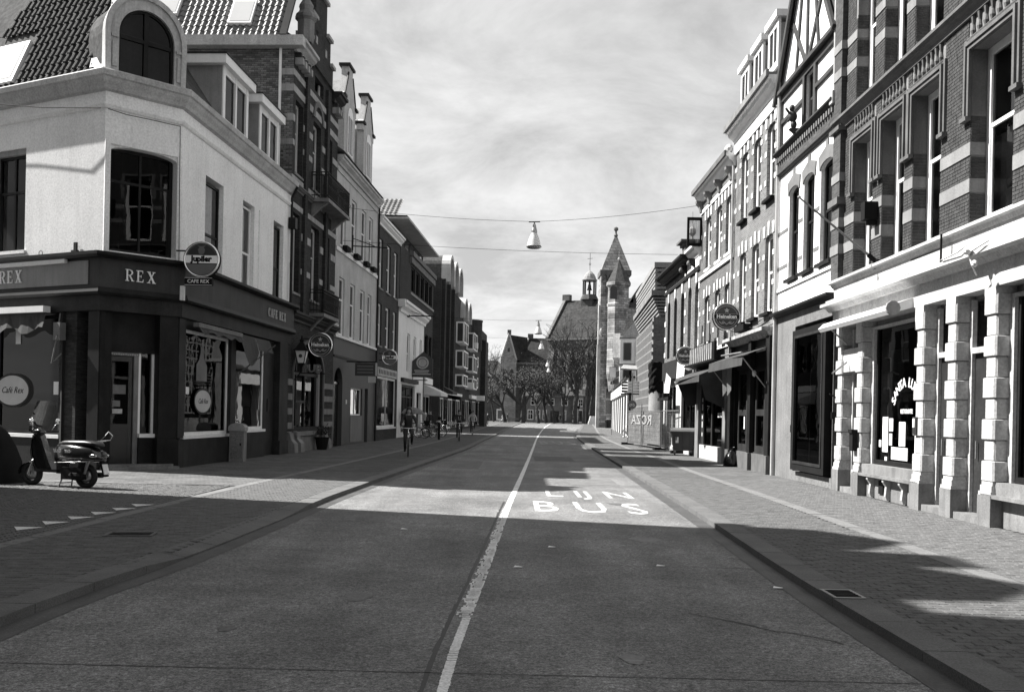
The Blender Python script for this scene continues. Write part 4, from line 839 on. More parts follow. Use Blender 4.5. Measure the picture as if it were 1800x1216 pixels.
# --- 5: low white house
b = Bld('low_white_house', 'low white plastered house with deep moulded cornice and square dormer', LS0, LS1, 24.0, 35.0)
for x0, x1 in ((27.4, 28.7), (30.2, 31.4), (33.0, 34.1)): b.win(x0, x1, 4.2, 6.8, ins=.1, fw=.12, mid=.5, curtain='dim')
b.hole(25.6, 31.2, .3, 3.4); b.hole(32.0, 34.2, .1, 3.0); b.walls([(0, 8.0, WHITE)]); b.body(8.0, 10, WHITE)
window(b.f, 25.6, 31.2, .3, 3.4, DARKP, 'cross', ins=.15, fw=.14, mid=.75, glass=GLASSD); window(b.f, 32.0, 34.2, .1, 3.0, DARKP, 'sash', ins=.2, glass=GLASSD)
b.cornice(7.9, 8.6, .5, WPAINT); b.f.b('cornice_return', MB().box(23.7, 23.999, -.45, 2.5, 8.15, 8.6), WPAINT); b.roof(8.6, 9.6, SLATE, 10, .1); b.band('shop_cornice', DARKP2, 3.55, 3.8, .2, 25.2, 31.6)
dm = b.f.b('dormer', MB().box(26.5, 31.8, .9, 4, 8.6, 10.2), STUCCO); b.f.b('dormer_roof', MB().box(26.2, 32.1, .6, 4.2, 10.2, 10.6), WPAINT, dm); b.f.b('window_frame', MB().box(26.6, 31.7, .82, .895, 8.8, 10.1), WPAINT, dm)
for i in range(3): b.f.b('pane', MB().box(26.85 + i * 1.65, 28.25 + i * 1.65, .80, .818, 8.95, 9.95), BLACK, dm)
b.f.b('wall_bracket', MB().bar((27.2, 0, 7.9), (27.2, -1.9, 7.9), .04, 5).bar((27.2, 0, 8.3), (27.2, -1.2, 7.9), .02, 4).ellipsoid((27.2, -.1, 7.9), (.1, .12, .1), 6, 5), IRON)
# --- 6: large dark block behind / above
b = Bld('dark_office_block', 'large dark block with ribbon windows and wide overhanging eave above the low white house', (LS0[0] - 0, LS0[1]), LS1, 24.2, 39.6)
b.f.off = 24.2
b.f.loc = Vector((0, 0, 0))
ZB = 8.7
for z0, z1 in ((9.75, 11.35),):
    for i in range(5): b.win(28.5 + i * 2.15, 30.3 + i * 2.15, z0, z1, fm=DARKP2, style='mull', ins=.1, curtain=None if i % 3 else 'sides', glass=GLASSD)
for z0, z1 in ((5.2, 7.4),):
    for i in range(2): b.win(35.4 + i * 2.05, 37.1 + i * 2.05, z0, z1, fm=DARKP2, style='mull', ins=.1, glass=GLASSD)
b.hole(35.4, 39.3, .2, 3.1)
wall(b.f, 24.2, 35.0, 8.7, 12.1, BK_L7, b.ops, y=.0); wall(b.f, 35.0, 39.6, 0, 12.1, BK_L7, b.ops, y=0)
b.f.b('end_wall', MB().quad((24.2, 0, 8.0), (24.2, 8, 8.0), (24.2, 8, 12.2), (24.2, 0, 12.2)), BK_L7); b.f.b('room', MB().box(24.4, 39.5, 1, 5, 8.9, 12.0).box(35.1, 39.5, 1, 5, .1, 8.8), INTER)
b.f.b('band', MB().box(27.9, 39.6, -.25, -.001, 11.95, 12.25).box(27.9, 39.6, -.15, -.001, 11.5, 11.9), STONED); b.band('band', LEAD, 9.45, 9.6, .08, 28.2)
b.f.b('attic_wall', MB().box(25.6, 39.2, .8, 5, 12.2, 13.7).box(39.55, 39.6, 0, 5, 0, 12.2), BK_L7)
for i in range(6): b.box('attic_window', BLACK, 26.3 + i * 2.1, 27.6 + i * 2.1, .78, .81, 12.5, 13.5)
b.f.b('eave', MB().box(24.8, 39.9, -.35, 5, 13.78, 13.92), STONE)
tiles(b.root, Vector((.4, 6.3, 13.95)), (0, -1, 0), Vector((.8, 0, .5)), 20, 8, TILE2, tw=.3, thh=.35, cap=160)
b.f.b('roof', MB().add([(24.6, -.3, 13.95), (39.8, -.3, 13.95), (38.0, 3, 14.6), (27.5, 3, 14.6), (24.6, 5, 13.95), (39.8, 5, 13.95)], [(0, 1, 2, 3), (3, 2, 5, 4), (0, 3, 4), (1, 5, 2)]), SLATE)
b.f.b('awning', MB().prism_x([(0, 3.7), (-1.3, 3.1), (-1.3, 2.85), (0, 2.9)], 35.4, 39.5), SHEET); b.band('shop_sign', WPAINT, 3.75, 4.2, .12, 35.5, 39.5)
window(b.f, 35.4, 39.3, .2, 2.9, WPAINT, 'mull', ins=.1, fw=.12, glass=GLASSD)
# --- 7: apartment block with round-topped bays
b = Bld('arched_gable_apartments', 'dark brick apartment row with round-topped gables and white bay windows', LS0, LS1, 44.4, 62.0)
cx_ = [(42.8, 44.4), (46.0, 47.6), (49.3, 51.0), (53.0, 54.6)]
for z0, z1 in ((4.2, 6.9), (7.4, 9.6), (10.3, 12.2)):
    for j, (x0, x1) in enumerate(cx_[1:3] + ([cx_[3]] if z0 > 10 else [])): b.win(x0, x1, z0, z1, ins=.06, fw=.16, mid=.45, curtain='all' if (j + int(z0)) % 3 else 'dim')
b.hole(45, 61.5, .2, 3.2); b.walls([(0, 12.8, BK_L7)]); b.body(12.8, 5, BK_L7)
for x in (45.0, 48.6, 52.0): b.f.b('pilaster', MB().box(x - .2, x + .2, -.3, -.001, 3.4, 12.8), BK_L7)
def gable_arch(f, x0, x1, z0, zt, m):
    xc = (x0 + x1) / 2; o = [(x0, z0)] + arc(xc, zt - 1.3, (x1 - x0) / 2, 1.3, PI, 0, 12) + [(x1, z0)]; i_ = [(x1 - .3, z0)] + arc(xc, zt - 1.4, (x1 - x0) / 2 - .3, 1.1, 0, PI, 12) + [(x0 + .3, z0)]
    ring(f, o, i_, -.45, .3, STUCCO, 'arched_gable'); f.b('gable_infill', MB().prism_y([(x0 + .25, z0)] + arc(xc, zt - 1.4, (x1 - x0) / 2 - .28, 1.1, PI, 0, 12) + [(x1 - .25, z0)], .0, .3), BLACK); f.b('gable_roof', MB().prism_y([(x0 + .1, z0)] + arc(xc, zt - 1.3, (x1 - x0) / 2 - .05, 1.25, PI, 0, 12) + [(x1 - .1, z0)], .3, 4.5), SLATE)
for x0, x1 in ((46.6, 50.0), (50.4, 53.8), (54.2, 57.6)): gable_arch(b.f, x0, x1, 12.8, 15.3, WHITE)
for i in range(5):
    w_ = window(b.f, 45 + i * 3.3, 48.1 + i * 3.3, .2, 2.9, (WPAINT, DARKP)[i % 2], 'mull', ins=.1, fw=.12, glass=GLASSD)
b.f.b('awning', MB().prism_x([(0, 3.9), (-.9, 3.4), (-.9, 3.2), (0, 3.3)], 46.5, 50), FABD); b.band('shop_sign', WPAINT, 3.25, 3.5, .1, 44.5, 62); b.roof(12.8, 13.6, SLATE, 9, 0)
def bay(f, x0, x1, z0, z1, d=.8, m=WPAINT):
    w = f.b('bay_window', MB().box(x0, x0 + .14, -d, 0, z0, z1).box(x1 - .14, x1, -d, 0, z0, z1).box(x0 + .14, x1 - .14, -d, -.001, z0, z0 + .14).box(x0 + .14, x1 - .14, -d, -.001, z1 - .14, z1).box((x0 + x1) / 2 - .06, (x0 + x1) / 2 + .06, -d, -d + .08, z0 + .14, z1 - .14).box(x0 + .14, x1 - .14, -.02, -.001, z0 + .14, z1 - .14), m)
    f.b('pane', MB().quad((x0 + .14, -d + .04, z0 + .14), (x1 - .14, -d + .04, z0 + .14), (x1 - .14, -d + .04, z1 - .14), (x0 + .14, -d + .04, z1 - .14)).quad((x0 - .004, -d + .14, z0 + .14), (x0 - .004, -.14, z0 + .14), (x0 - .004, -.14, z1 - .14), (x0 - .004, -d + .14, z1 - .14)), mat('pale_bay_glass', 0.05, 0.08, 0.2, 1, 0, 5, spec=0.6), w)
    return w
for z0, z1 in ((4.15, 5.3), (5.95, 7.6), (8.3, 10.3)): bay(b.f, 56.0, 60.2, z0, z1)
# --- 8: further wing, slightly lower
b = Bld('far_apartment_wing', 'far dark brick apartment wing with round brick corner and white bays, last before the square', LS0, LS1, 62.0, 88.0)
for x0 in (74.0, 79.5): b.win(x0, x0 + 2.2, 4.6, 5.9, ins=.06, fw=.2); b.win(x0, x0 + 2.2, 7.1, 8.4, ins=.06, fw=.2)
b.hole(63, 87, .2, 3.0); b.walls([(0, 11.0, BK_L7)]); b.body(11.0, 9, BK_L7); b.roof(11.0, 11.1, SLATE, 9, 0, 'flat')
for i in range(6): window(b.f, 63 + i * 4, 66.7 + i * 4, .2, 3.0, (DARKP, WPAINT)[i % 2], 'mull', ins=.1, fw=.12, glass=GLASSD)
for x0, x1 in ((59.5, 63.0), (63.6, 67.0)): gable_arch(b.f, x0, x1, 11.0, 13.1, WHITE)
for z0, z1 in ((4.15, 5.3), (5.95, 7.6), (8.3, 10.1)): bay(b.f, 66.0, 70.5, z0, z1)
b.f.b('brick_drum', MB().lathe([(1.3, 8.6), (1.3, 11.8), (1.35, 11.8), (1.35, 12.0)], (72.5, .2, 0), 16), BK_L7, smooth=False)
b.f.b('brick_tower', MB().box(75.5, 88.0, -.4, 5, 10.6, 11.6).box(84, 88, -.6, 5, 0, 10.6), BK_L7)
b.band('shop_sign', WPAINT, 3.2, 3.6, .3, 70, 76); b.f.b('small_roof', MB().prism_x([(0, 6.6), (-1.0, 6.4), (0, 7.4)], 87.5, 90), STONE)
for x, z in ((68, 8.6), (64, 4.2), (78, 3.1)): b.box('shop_sign', WPAINT, x, x + .8, -1.0, -.1, z, z + .6)
# ================================================================== RIGHT ROW (x runs towards the camera)
RS0, RS1 = (7.85, 48.0), (7.65, 6.0)
# --- 1: brick house with rusticated stone shop front
b = Bld('rusticated_brick_house', 'large brick house with stone bands above a pale rusticated stone restaurant front', RS0, RS1, 24.6, 42.0)
f = b.f; D1 = .30
WU = [(25.8, 26.95), (27.5, 28.67), (29.1, 30.35), (31.5, 32.95), (34.4, 35.8), (37.2, 38.6)]
for z0, z1 in ((5.05, 8.0), (9.0, 11.9)):
    for j, (x0, x1) in enumerate(WU): b.win(x0, x1, z0, z1, ins=.27, fw=.13, mid=.55, curtain=('dim', 'sides', 'dim', 'half')[j % 4])
wall(f, 24.6, 42, 4.95, 13.5, MORT, b.ops, t=.42, y=.012)
b.body(13.5, 9, BR_R1); b.roof(13.5, 16.5, SLATE, 9, .3)
# bricks laid singly: courses of stretchers and headers, stopped by openings, bands and surrounds
HC = .0625; bricks = []
def free_spans(z, lo, hi, cuts):
    sp = [(lo, hi)]
    for a, c, za, zc in cuts:
        if za - .001 < z + HC * .5 < zc: sp = [q for p_ in sp for q in ((p_[0], min(p_[1], a)), (max(p_[0], c), p_[1])) if q[1] - q[0] > .03]
    return sp
SURR = []
for x0, x1 in WU: SURR += [(x0 - .2, x1 + .2, 6.86, 8.08), (x0, x1, 5.0, 7), (x0 - .12, x1 + .12, 10.9, 12.0), (x0, x1, 9.0, 11), (x0 - .12, x1 + .12, 8.18, 8.56)]
ALLW = [(24, 43, 6.20, 6.44), (24, 43, 5.57, 5.82), (24, 43, 8.56, 8.80), (24, 43, 9.75, 9.98), (24, 43, 10.4, 10.62)]
z = 5.0; k = 0
while z < 12.9:
    for a, c in free_spans(z, 25.12, 42, SURR + ALLW):
        x = a; L = .21 if k % 2 else .10
        if k % 2 == 0: x = a
        first = True
        while x < c - .02:
            l = min((L if not (first and k % 4 == 1) else .155), c - x); first = False
            bricks.append(('f', x, x + l - .010, z)); x += l
    for x0, x1 in WU:                                  # far jambs, facing the camera
        if any(za < z + HC / 2 < zc for _, _, za, zc in ALLW) or 6.86 < z + .03 < 8.1 or not (5.0 < z < 6.86 or 9.0 < z < 10.9): continue
        L = .135 if k % 2 else .27; y = 0.0
        while y < .26: bricks.append(('j', x0, y + .004, z, min(L, .27 - y) - .010)); y += L
    z += HC; k += 1
bm_front = {}
def brick_verts(q):
    if q[0] == 'f': return (q[1], q[2], -.001 - random.uniform(0, .003), .011, q[3], q[3] + .052)
    return (q[1] - .001, q[1] + .009, q[2], q[2] + q[4], q[3], q[3] + .052)
vis = [q for q in bricks if q[0] == 'f' and 29.5 < q[1] < 33.0 and q[3] < 8.6 and q[2] - q[1] > .08]
vis.sort(key=lambda q: (48 - q[1]) ** 2 + (q[3] - 3) ** 2); near = vis[:300]; ids = set(map(id, near)); rest = MB()
UB = MB().box(-.5, .5, -.5, .5, -.5, .5).mesh('brick', BR_R1)
for q in near:
    x0, x1, y0, y1, z0, z1 = brick_verts(q); link('brick', UB, b.root, ((x0 + x1) / 2 - b.u0, (y0 + y1) / 2, (z0 + z1) / 2), (0, 0, 0), (x1 - x0, y1 - y0, z1 - z0))
for q in bricks:
    if id(q) not in ids: rest.box(*brick_verts(q))
tag(f.b('brickwork', rest, BR_R1), kind='stuff')
def band_at(z0, z1, m=BANDST):
    for x0, x1 in [(25.12, WU[0][0])] + [(a[1], c[0]) for a, c in zip(WU, WU[1:])] + [(WU[-1][1], 42)]: b.box('band_stone', m, x0, x1, -.012, .02, z0, z1)
    for x0, x1 in WU: b.box('band_stone', m, x0 - .002, x0 + .012, -.010, .26, z0, z1)
for z0, z1 in ((6.21, 6.43), (5.58, 5.81), (9.76, 9.97), (10.41, 10.61)): band_at(z0, z1)
f.b('corner_pilaster', MB().box(24.6, 25.12, -.12, .02, 4.95, 13.5), brickmat('corner_brick', .045, .08, .07))
for z0, z1 in ((6.21, 6.43), (5.58, 5.81), (7.3, 7.5), (9.76, 9.97), (10.41, 10.61)): b.box('band_stone', BANDST, 24.57, 25.15, -.14, .02, z0, z1)
b.cornice(8.56, 8.80, .20, STONED); 
for z in (6.75,): b.f.b('impost', MB().box(24.5, 25.2, -.2, .02, z, z + .16).box(24.5, 25.2, -.2, .02, 8.5, 8.6), STONED)
for x0, x1 in WU:
    mb = MB()
    for d, o in ((.20, .05), (.13, .09), (.06, .06)):
        mb.prism_y([(x0 - d, 6.86), (x0 - d + .06, 6.86), (x0 - d + .06, 8.0 + d - .06), (x1 + d - .06, 8.0 + d - .06), (x1 + d - .06, 6.86), (x1 + d, 6.86), (x1 + d, 8.0 + d), (x0 - d, 8.0 + d)][::-1], -o, -.0)
    mb.box(x0 - .24, x0 - .0, -.10, 0, 6.80, 6.87).box(x1, x1 + .24, -.10, 0, 6.80, 6.87).box(x0 - .002, x0 + .012, .0, .26, 6.87, 8.0)
    f.b('window_surround', mb, STONED)
    bl = f.b('balustrade_panel', MB().box(x0 - .1, x1 + .1, .03, .09, 8.2, 8.56).box(x0 - .12, x1 + .12, -.05, .02, 8.16, 8.21), STONED)
    n = 7; mb = MB()
    for i in range(n): mb.lathe([(.03, 8.22), (.05, 8.3), (.025, 8.4), (.045, 8.54)], (x0 + .05 + (x1 - x0 - .1) * i / (n - 1), -.01, 0), 8)
    tag(f.b('balusters', mb, STONED, bl), kind='stuff')
for x in (27.1, 30.7): f.b('wall_lamp_box', MB().box(x, x + .24, -.30, -.02, 5.95 if x < 28 else 10.3, 6.33 if x < 28 else 10.8).box(x + .05, x + .19, -.2, -.02, 5.85 if x < 28 else 10.2, 5.95 if x < 28 else 10.3), BLACKM)
# string, frieze, cornice over the shop front
prof = lambda z0, z1, o: [(.05, z0), (-o * .3, z0), (-o * .55, z0 + (z1 - z0) * .5), (-o, z0 + (z1 - z0) * .6), (-o, z1), (.05, z1)]
f.b('ledge', MB().prism_x(prof(4.83, 4.98, .16)[::-1], 24.5, 42), STONE); f.b('frieze', MB().box(24.55, 42, -.03, .05, 4.52, 4.83), STONE)
f.b('cornice', MB().prism_x(prof(4.26, 4.44, .30)[::-1], 24.4, 42).prism_x(prof(4.44, 4.525, .18)[::-1], 24.45, 42), STONE)
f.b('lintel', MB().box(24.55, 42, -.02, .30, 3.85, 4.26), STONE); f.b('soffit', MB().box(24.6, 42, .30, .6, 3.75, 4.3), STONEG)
RBK = []
for e in (.035, .0):
    c = .010; h = .325; X = .17 + e; mb = MB(); vs = []
    for z_, q in ((0, c), (c, 0), (h - c, 0), (h, c)):
        for px_, py_ in ((-X, D1), (-X, -e + .03), (-X + .03, -e), (X - .03, -e), (X, -e + .03), (X, D1)): vs.append((px_ + (q if px_ < 0 else -q), py_ + (q if py_ < D1 else 0), z_))
    mb.add(vs, [(k_ * 6 + i, k_ * 6 + i + 1, (k_ + 1) * 6 + i + 1, (k_ + 1) * 6 + i) for k_ in range(3) for i in range(5)] + [(18, 19, 20, 21, 22, 23), (5, 4, 3, 2, 1, 0)]); RBK.append(mb.mesh('rusticated_block', STONE))
PIL = [24.88, 26.2, 29.45, 30.78, 32.2, 35.2, 37.2, 40.0]
for x in PIL:
    w_ = .34
    f.b('plinth', MB().box(x - .05, x + w_ + .05, -.07, D1 + .02, .001, .50), STONEG)
    f.b('base_moulding', MB().box(x - .04, x + w_ + .04, -.06, D1, .50, .56).box(x - .02, x + w_ + .02, -.04, D1, .56, .66).box(x - .01, x + w_ + .01, -.02, D1, .66, .72), STONE)
    z = .725; k = 0; rnd_ = random.Random(int(x * 10))
    while z < 3.70:
        h = .335; e = .035 if k % 2 == 0 else 0
        link('rusticated_block', RBK[k % 2], b.root, (x + w_ / 2 - b.u0 + rnd_.uniform(-.004, .004), rnd_.uniform(-.004, .004), z), (0, 0, rnd_.uniform(-.008, .008))); z += h; k += 1
    f.b('pillar_core', MB().box(x + .012, x + w_ - .012, .012, D1, .72, 3.86), STONEG); f.b('capital', MB().box(x - .02, x + w_ + .02, -.03, D1, 3.72, 3.85), STONE)
# shop window between second and third pillars
def shopwin(x0, x1, z0=.72, z1=3.72):
    w = f.b('shop_window', MB().box(x0, x0 + .16, .2, .3, z0, z1).box(x1 - .16, x1, .2, .3, z0, z1).box(x0 + .16, x1 - .16, .2, .3, z1 - .06, z1), STONE)
    f.b('frame', MB().box(x0 + .16, x0 + .24, .26, .34, z0, z1).box(x1 - .24, x1 - .16, .26, .34, z0, z1).box(x0 + .24, x1 - .24, .22, .34, z0 - .02, z0 + .1), DARKP, w)
    f.b('pane', MB().quad((x0 + .24, .30, z0 + .1), (x1 - .24, .30, z0 + .1), (x1 - .24, .30, z1), (x0 + .24, .30, z1)), GLASSD, w)
    f.b('window_ledge', MB().box(x0 - .3, x1 + .3, -.06, .25, .46, .52).box(x0 - .2, x1 + .2, .02, .3, .52, .72), STONEG, w)
    f.b('stall_riser', MB().box(x0 - .2, x1 + .2, .12, .3, .0, .46), STONEG, w)
    return w
w = shopwin(26.54, 29.45); shopwin(32.54, 35.2); shopwin(37.54, 40.0)
for x in (27.0, 27.9, 28.75): b.f.b('riser_bracket', MB().prism_x([(.12, .46), (-.03, .46), (-.03, .40), (.04, .3), (.02, .1), (.05, .02), (.12, .02)], x, x + .09), STONE)
b.box('vent', BLACKM, 27.4, 27.65, .09, .125, .12, .40)
for ang, ch in zip([-62, -49, -36, -23, -10, 12, 25, 38, 49, 62], 'SANTALUCIA'):
    a = R_(ang); cx, cz, rr = 28.28, 1.75, .70
    lettering(f, ch, .27, LETW, cx + rr * math.sin(a) * 1.05, .294, cz + rr * math.cos(a), name='window_letter', roty=a, bold=.006, ext=.003)
lettering(f, 'RISTORANTE', .13, LETW, 28.3, .294, 1.86, name='window_letter', ext=.003, bold=.002, sx=.8)
for x, z0, z1, w2, m_ in ((27.05, 1.0, 1.75, .3, PAPER), (27.42, 1.45, 1.72, .2, PAPER), (27.42, 1.15, 1.40, .16, SHEET), (27.95, 1.15, 1.65, .32, PAPER), (27.2, .75, .9, .12, PAPER), (28.75, 1.0, 1.55, .2, PAPER), (27.55, .86, 1.12, .85, SHEET), (26.86, 1.1, 1.25, .12, PAPER)): b.box('notice', m_, x, x + w2, .288, .298, z0, z1)
b.box('interior_panel', STONEG, 26.9, 27.6, .5, .6, .8, 3.2)
b.f.b('menu_case', MB().box(29.47, 29.66, -.06, -.036, 1.42, 1.75), DARKP2); b.box('menu', PAPER, 29.50, 29.58, -.068, -.061, 1.55, 1.72)
b.f.b('wall_box', MB().box(26.22, 26.42, -.14, -.036, .98, 1.42).box(26.2, 26.44, -.17, -.036, 1.38, 1.46), BLACKM)
b.f.b('door_bell', MB().box(24.84, 24.88, -.12, -.0, 1.68, 1.85), BLACKM); b.f.b('wall_spigot', MB().bar((24.9, -.03, 2.2), (24.9, -.18, 2.28), .02, 6), BLACKM)
# doors
for x0, x1, zt in ((25.22, 26.2, 2.75), (29.79, 30.78, 2.85), (31.12, 32.2, 2.85), (35.54, 37.2, 2.85)):
    fr_ = f.b('door_frame', MB().box(x0, x0 + .13, .22, .34, .12, 3.78).box(x1 - .13, x1, .22, .34, .12, 3.78).box(x0 + .13, x1 - .13, .2, .34, zt, zt + .1), STONE)
    dd = f.b('door', MB().box(x0 + .13, x1 - .13, .28, .33, .12, zt), DARKP2); f.b('letter_slot', MB().bar((x0 + .3, .24, 1.05), (x0 + .3, .24, 1.35), .015), METAL, dd)
    f.b('fanlight', MB().quad((x0 + .13, .3, zt + .1), (x1 - .13, .3, zt + .1), (x1 - .13, .3, 3.78), (x0 + .13, .3, 3.78)), GLASSD); f.b('door_step', MB().box(x0 - .05, x1 + .05, -.02, .4, 0, .12), STONEG)
f.b('meter_box', MB().box(25.22, 26.2, .02, .28, 2.78, 3.25).box(25.2, 26.25, -.0, .3, 3.25, 3.3), STONE)
# roller awning and street lighting bracket
aw = f.b('roller_awning', MB().prism_x([(-.02, 4.05), (-.40, 3.92), (-.52, 3.80), (-.46, 3.72), (-.36, 3.76), (-.02, 3.86)], 25.0, 29.3), WPAINT); f.b('awning_cap', MB().lathe([(.14, -.02), (.14, .05)], (29.3, -.42, 3.84), 10, axis='x'), LEAD, aw)
f.b('awning_arm', MB().bar((25.6, -.02, 3.0), (25.9, -.45, 2.72), .02).bar((25.6, -.02, 3.4), (25.6, -.4, 3.75), .02), METAL, aw)
f.b('wall_bracket', MB().bar((30.9, -.2, 4.45), (30.9, -.2, 4.97), .02, 5).bar((30.9, -.2, 4.72), (29.6, -.2, 4.72), .02, 5), BLACKM)
f.b('tangled_cables', MB().path([(32.9, -.33, 4.5), (32.4, -.36, 4.42), (32.2, -.34, 4.55), (31.9, -.36, 4.48), (31.2, -.33, 4.46)], .012, 4).path([(32.2, -.34, 4.5), (32.3, -.3, 4.2), (32.25, -.2, 4.05)], .015, 4).ellipsoid((32.25, -.36, 4.45), (.08, .07, .07), 8, 6).ellipsoid((32.5, -.36, 4.2), (.06, .05, .06), 8, 6), SHEET)
fp = thing('flagpole', 'bare slanted flagpole mounted on the brick house above the cornice', 'flagpole', (7.62, 20.6, 5.08))
mk('pole', MB().bar((0, 0, 0), (-1.48, 0.4, 1.36), .028, 8, .02).ellipsoid((-1.5, .4, 1.38), (.04, .04, .04), 8, 6), METAL, fp); mk('bracket', MB().bar((.12, -.02, -.12), (-.12, .03, .11), .05, 8).box(.02, .12, -.08, .08, -.2, .0), BLACKM, fp)
# --- 2: half-timbered white house
b = Bld('half_timbered_house', 'white half-timbered house with pointed gable and large black box window below', RS0, RS1, 19.3, 24.6)
f = b.f; TIM = mat('dark_timber', 0.035, 0.6, 0.3, 2, 0.2, 30, 0.1); VOU = mat('grey_voussoir', 0.13, 0.8, 0.2, 2, 0.1, 30)
for j, (x0, x1) in enumerate(((20.45, 21.4), (21.85, 22.8), (23.3, 24.35))):
    b.win(x0, x1, 5.6, 8.15, ar=.14, fm=DARKP, ins=.10, fw=.10, mid=.52, sill=DARKP, out=.12, curtain=('sides', 'dim', 'sides')[j])
    xc = (x0 + x1) / 2; f.b('voussoir_arch', MB().prism_y([(x0 - .08, 8.0)] + arc(xc, 8.0, (x1 - x0) / 2 + .02, .16, PI, 0, 6) + [(x1 + .08, 8.0), (x1 + .14, 8.35), (xc + .09, 8.5), (xc + .09, 8.66), (xc - .09, 8.66), (xc - .09, 8.5), (x0 - .14, 8.35)], -.03, -.001), VOU)
    f.b('window_side', MB().box(x0 - .001, x0 + .01, .0, .22, 5.6, 8.0), WHITE)
b.hole(21.75, 22.55, 9.55, 10.95); b.hole(21.3, 24.58, .25, 4.2)
wall(f, 19.3, 24.6, 4.7, 8.8, WHITE, b.ops, t=.35); wall(f, 19.3, 24.6, 8.8, 11.2, WHITE, b.ops, t=.25, y=.04); wall(f, 19.3, 24.6, 0, 4.7, CONC, b.ops, t=.6)
b.body(11.0, 9, CONC)
for z in (7.02, 6.0):
    for x0, x1 in ((19.35, 20.4), (21.45, 21.8), (22.85, 23.25), (24.4, 24.6)): b.box('dark_band', VOU, x0, x1, -.012, .01, z, z + .1)
b.band('sill_course', WHITE, 5.36, 5.44, .05); 
for x in (20.3, 22.9): b.box('panel_joint', STONEG, x, x + .03, -.006, .005, 4.75, 5.35)
f.b('frieze', MB().box(19.3, 24.6, -.06, .03, 8.8, 9.35), brickmat('frieze_brick', .05, .09, .06)); b.cornice(9.28, 9.45, .22, TIM); b.cornice(8.72, 8.82, .12, TIM)
for i in range(26): b.box('dentil', VOU, 19.38 + i * .2, 19.48 + i * .2, -.13, -.061, 9.14, 9.28)
f.b('base_cornice', MB().prism_x(prof(4.6, 4.74, .22)[::-1], 19.3, 24.6), DARKP)
for x0, x1, z0, z1 in ((19.3, 24.6, 9.45, 9.62), (19.3, 24.6, 10.95, 11.15), (19.32, 19.5, 9.62, 10.95), (24.4, 24.58, 9.62, 10.95), (21.57, 21.75, 9.62, 10.95), (22.55, 22.73, 9.62, 10.95), (19.5, 21.57, 10.3, 10.4), (22.73, 24.4, 10.3, 10.4)): b.box('timber', TIM, x0, x1, -.03, .03, z0, z1)
window(f, 21.75, 22.55, 9.62, 10.95, TIM, 'sash', ins=.12, glass=GLASSD)
st = thing('carved_figure', 'small carved dark figure on a bracket below the upper timbered window', 'statue', (7.50, 26.4, 9.55)); mk('figure', MB().ellipsoid((0, 0, .12), (.09, .09, .12), 8, 6).ellipsoid((-.03, 0, .34), (.13, .11, .16), 8, 6).ellipsoid((-.06, -.02, .56), (.08, .08, .1), 8, 6).bar((-.1, 0, .4), (-.24, -.05, .55), .035, 6).bar((0, .1, .4), (-.12, .18, .25), .035, 6), TIM, st, smooth=True); mk('bracket', MB().prism_y([(.25, -.05), (.25, -.3), (-.12, 0), (.25, 0)], -.1, .1), TIM, st)
# gable
gp = [(19.3, 11.15), (24.6, 11.15), (21.95, 15.0)]
f.b('gable', MB().prism_y(gp, .0, .2), WHITE)
for (xa, za), (xb, zb) in (((19.2, 11.1), (21.95, 15.1)), ((24.7, 11.1), (21.95, 15.1)), ((21.95, 11.15), (21.95, 15)), ((20.9, 11.15), (21.6, 14.4)), ((23.0, 11.15), (22.3, 14.4)), ((21.95, 11.15), (20.5, 12.9)), ((21.95, 11.15), (23.4, 12.9))):
    d = Vector((xb - xa, 0, zb - za)).normalized(); n_ = Vector((-d.z, 0, d.x)) * .07
    f.b('timber', MB().prism_y([(xa - n_.x, za - n_.z), (xb - n_.x, zb - n_.z), (xb + n_.x, zb + n_.z), (xa + n_.x, za + n_.z)], -.05, .0), TIM)
f.b('barge_board', MB().prism_y([(19.05, 10.95), (19.2, 10.88), (21.95, 14.95), (24.5, 11.1), (24.62, 11.2), (21.95, 15.2)], -.2, -.12).box(19.2, 24.58, -.16, -.0, 11.15, 11.25), TIM)
f.b('roof', MB().add([(19.1, -.15, 11.0), (21.95, -.15, 15.25), (24.6, -.15, 11.0), (18.95, 9, 10.75), (21.95, 9, 15.35), (24.7, 9, 10.75)], [(0, 1, 4, 3), (1, 2, 5, 4), (3, 4, 5)]), SLATE)
# black box window in the concrete opening
bx = f.b('box_window', MB().box(21.55, 21.75, -.14, .3, .30, 4.05).box(24.2, 24.4, -.14, .3, .30, 4.05).box(21.75, 24.2, -.14, .3, 3.9, 4.05).box(21.75, 24.2, -.14, .3, .30, .48).box(24.4, 24.55, .05, .5, .2, 4.2), BLACKM)
f.b('frame', MB().box(21.75, 21.82, -.16, -.08, .48, 3.9).box(24.13, 24.2, -.16, -.08, .48, 3.9).box(21.82, 24.13, -.16, -.08, 3.83, 3.9).box(21.82, 24.13, -.16, -.08, .48, .55), DARKP2, bx)
f.b('pane', MB().quad((21.82, -.1, .55), (24.13, -.1, .55), (24.13, -.1, 3.83), (21.82, -.1, 3.83)), GLASSD, bx); f.b('inner_wall', MB().quad((22.0, .25, .5), (23.2, .6, .5), (22.4, .6, 3.8), (22.0, .25, 3.8)), DARKP2, bx); f.b('back', MB().box(21.6, 24.4, .7, .75, .3, 4.1), BLACKM, bx)
f.b('plinth', MB().box(21.9, 24.3, .05, .5, .02, .3), BLACKM); f.b('door_bell', MB().box(21.05, 21.15, -.02, -.001, 1.3, 1.5), BLACKM)
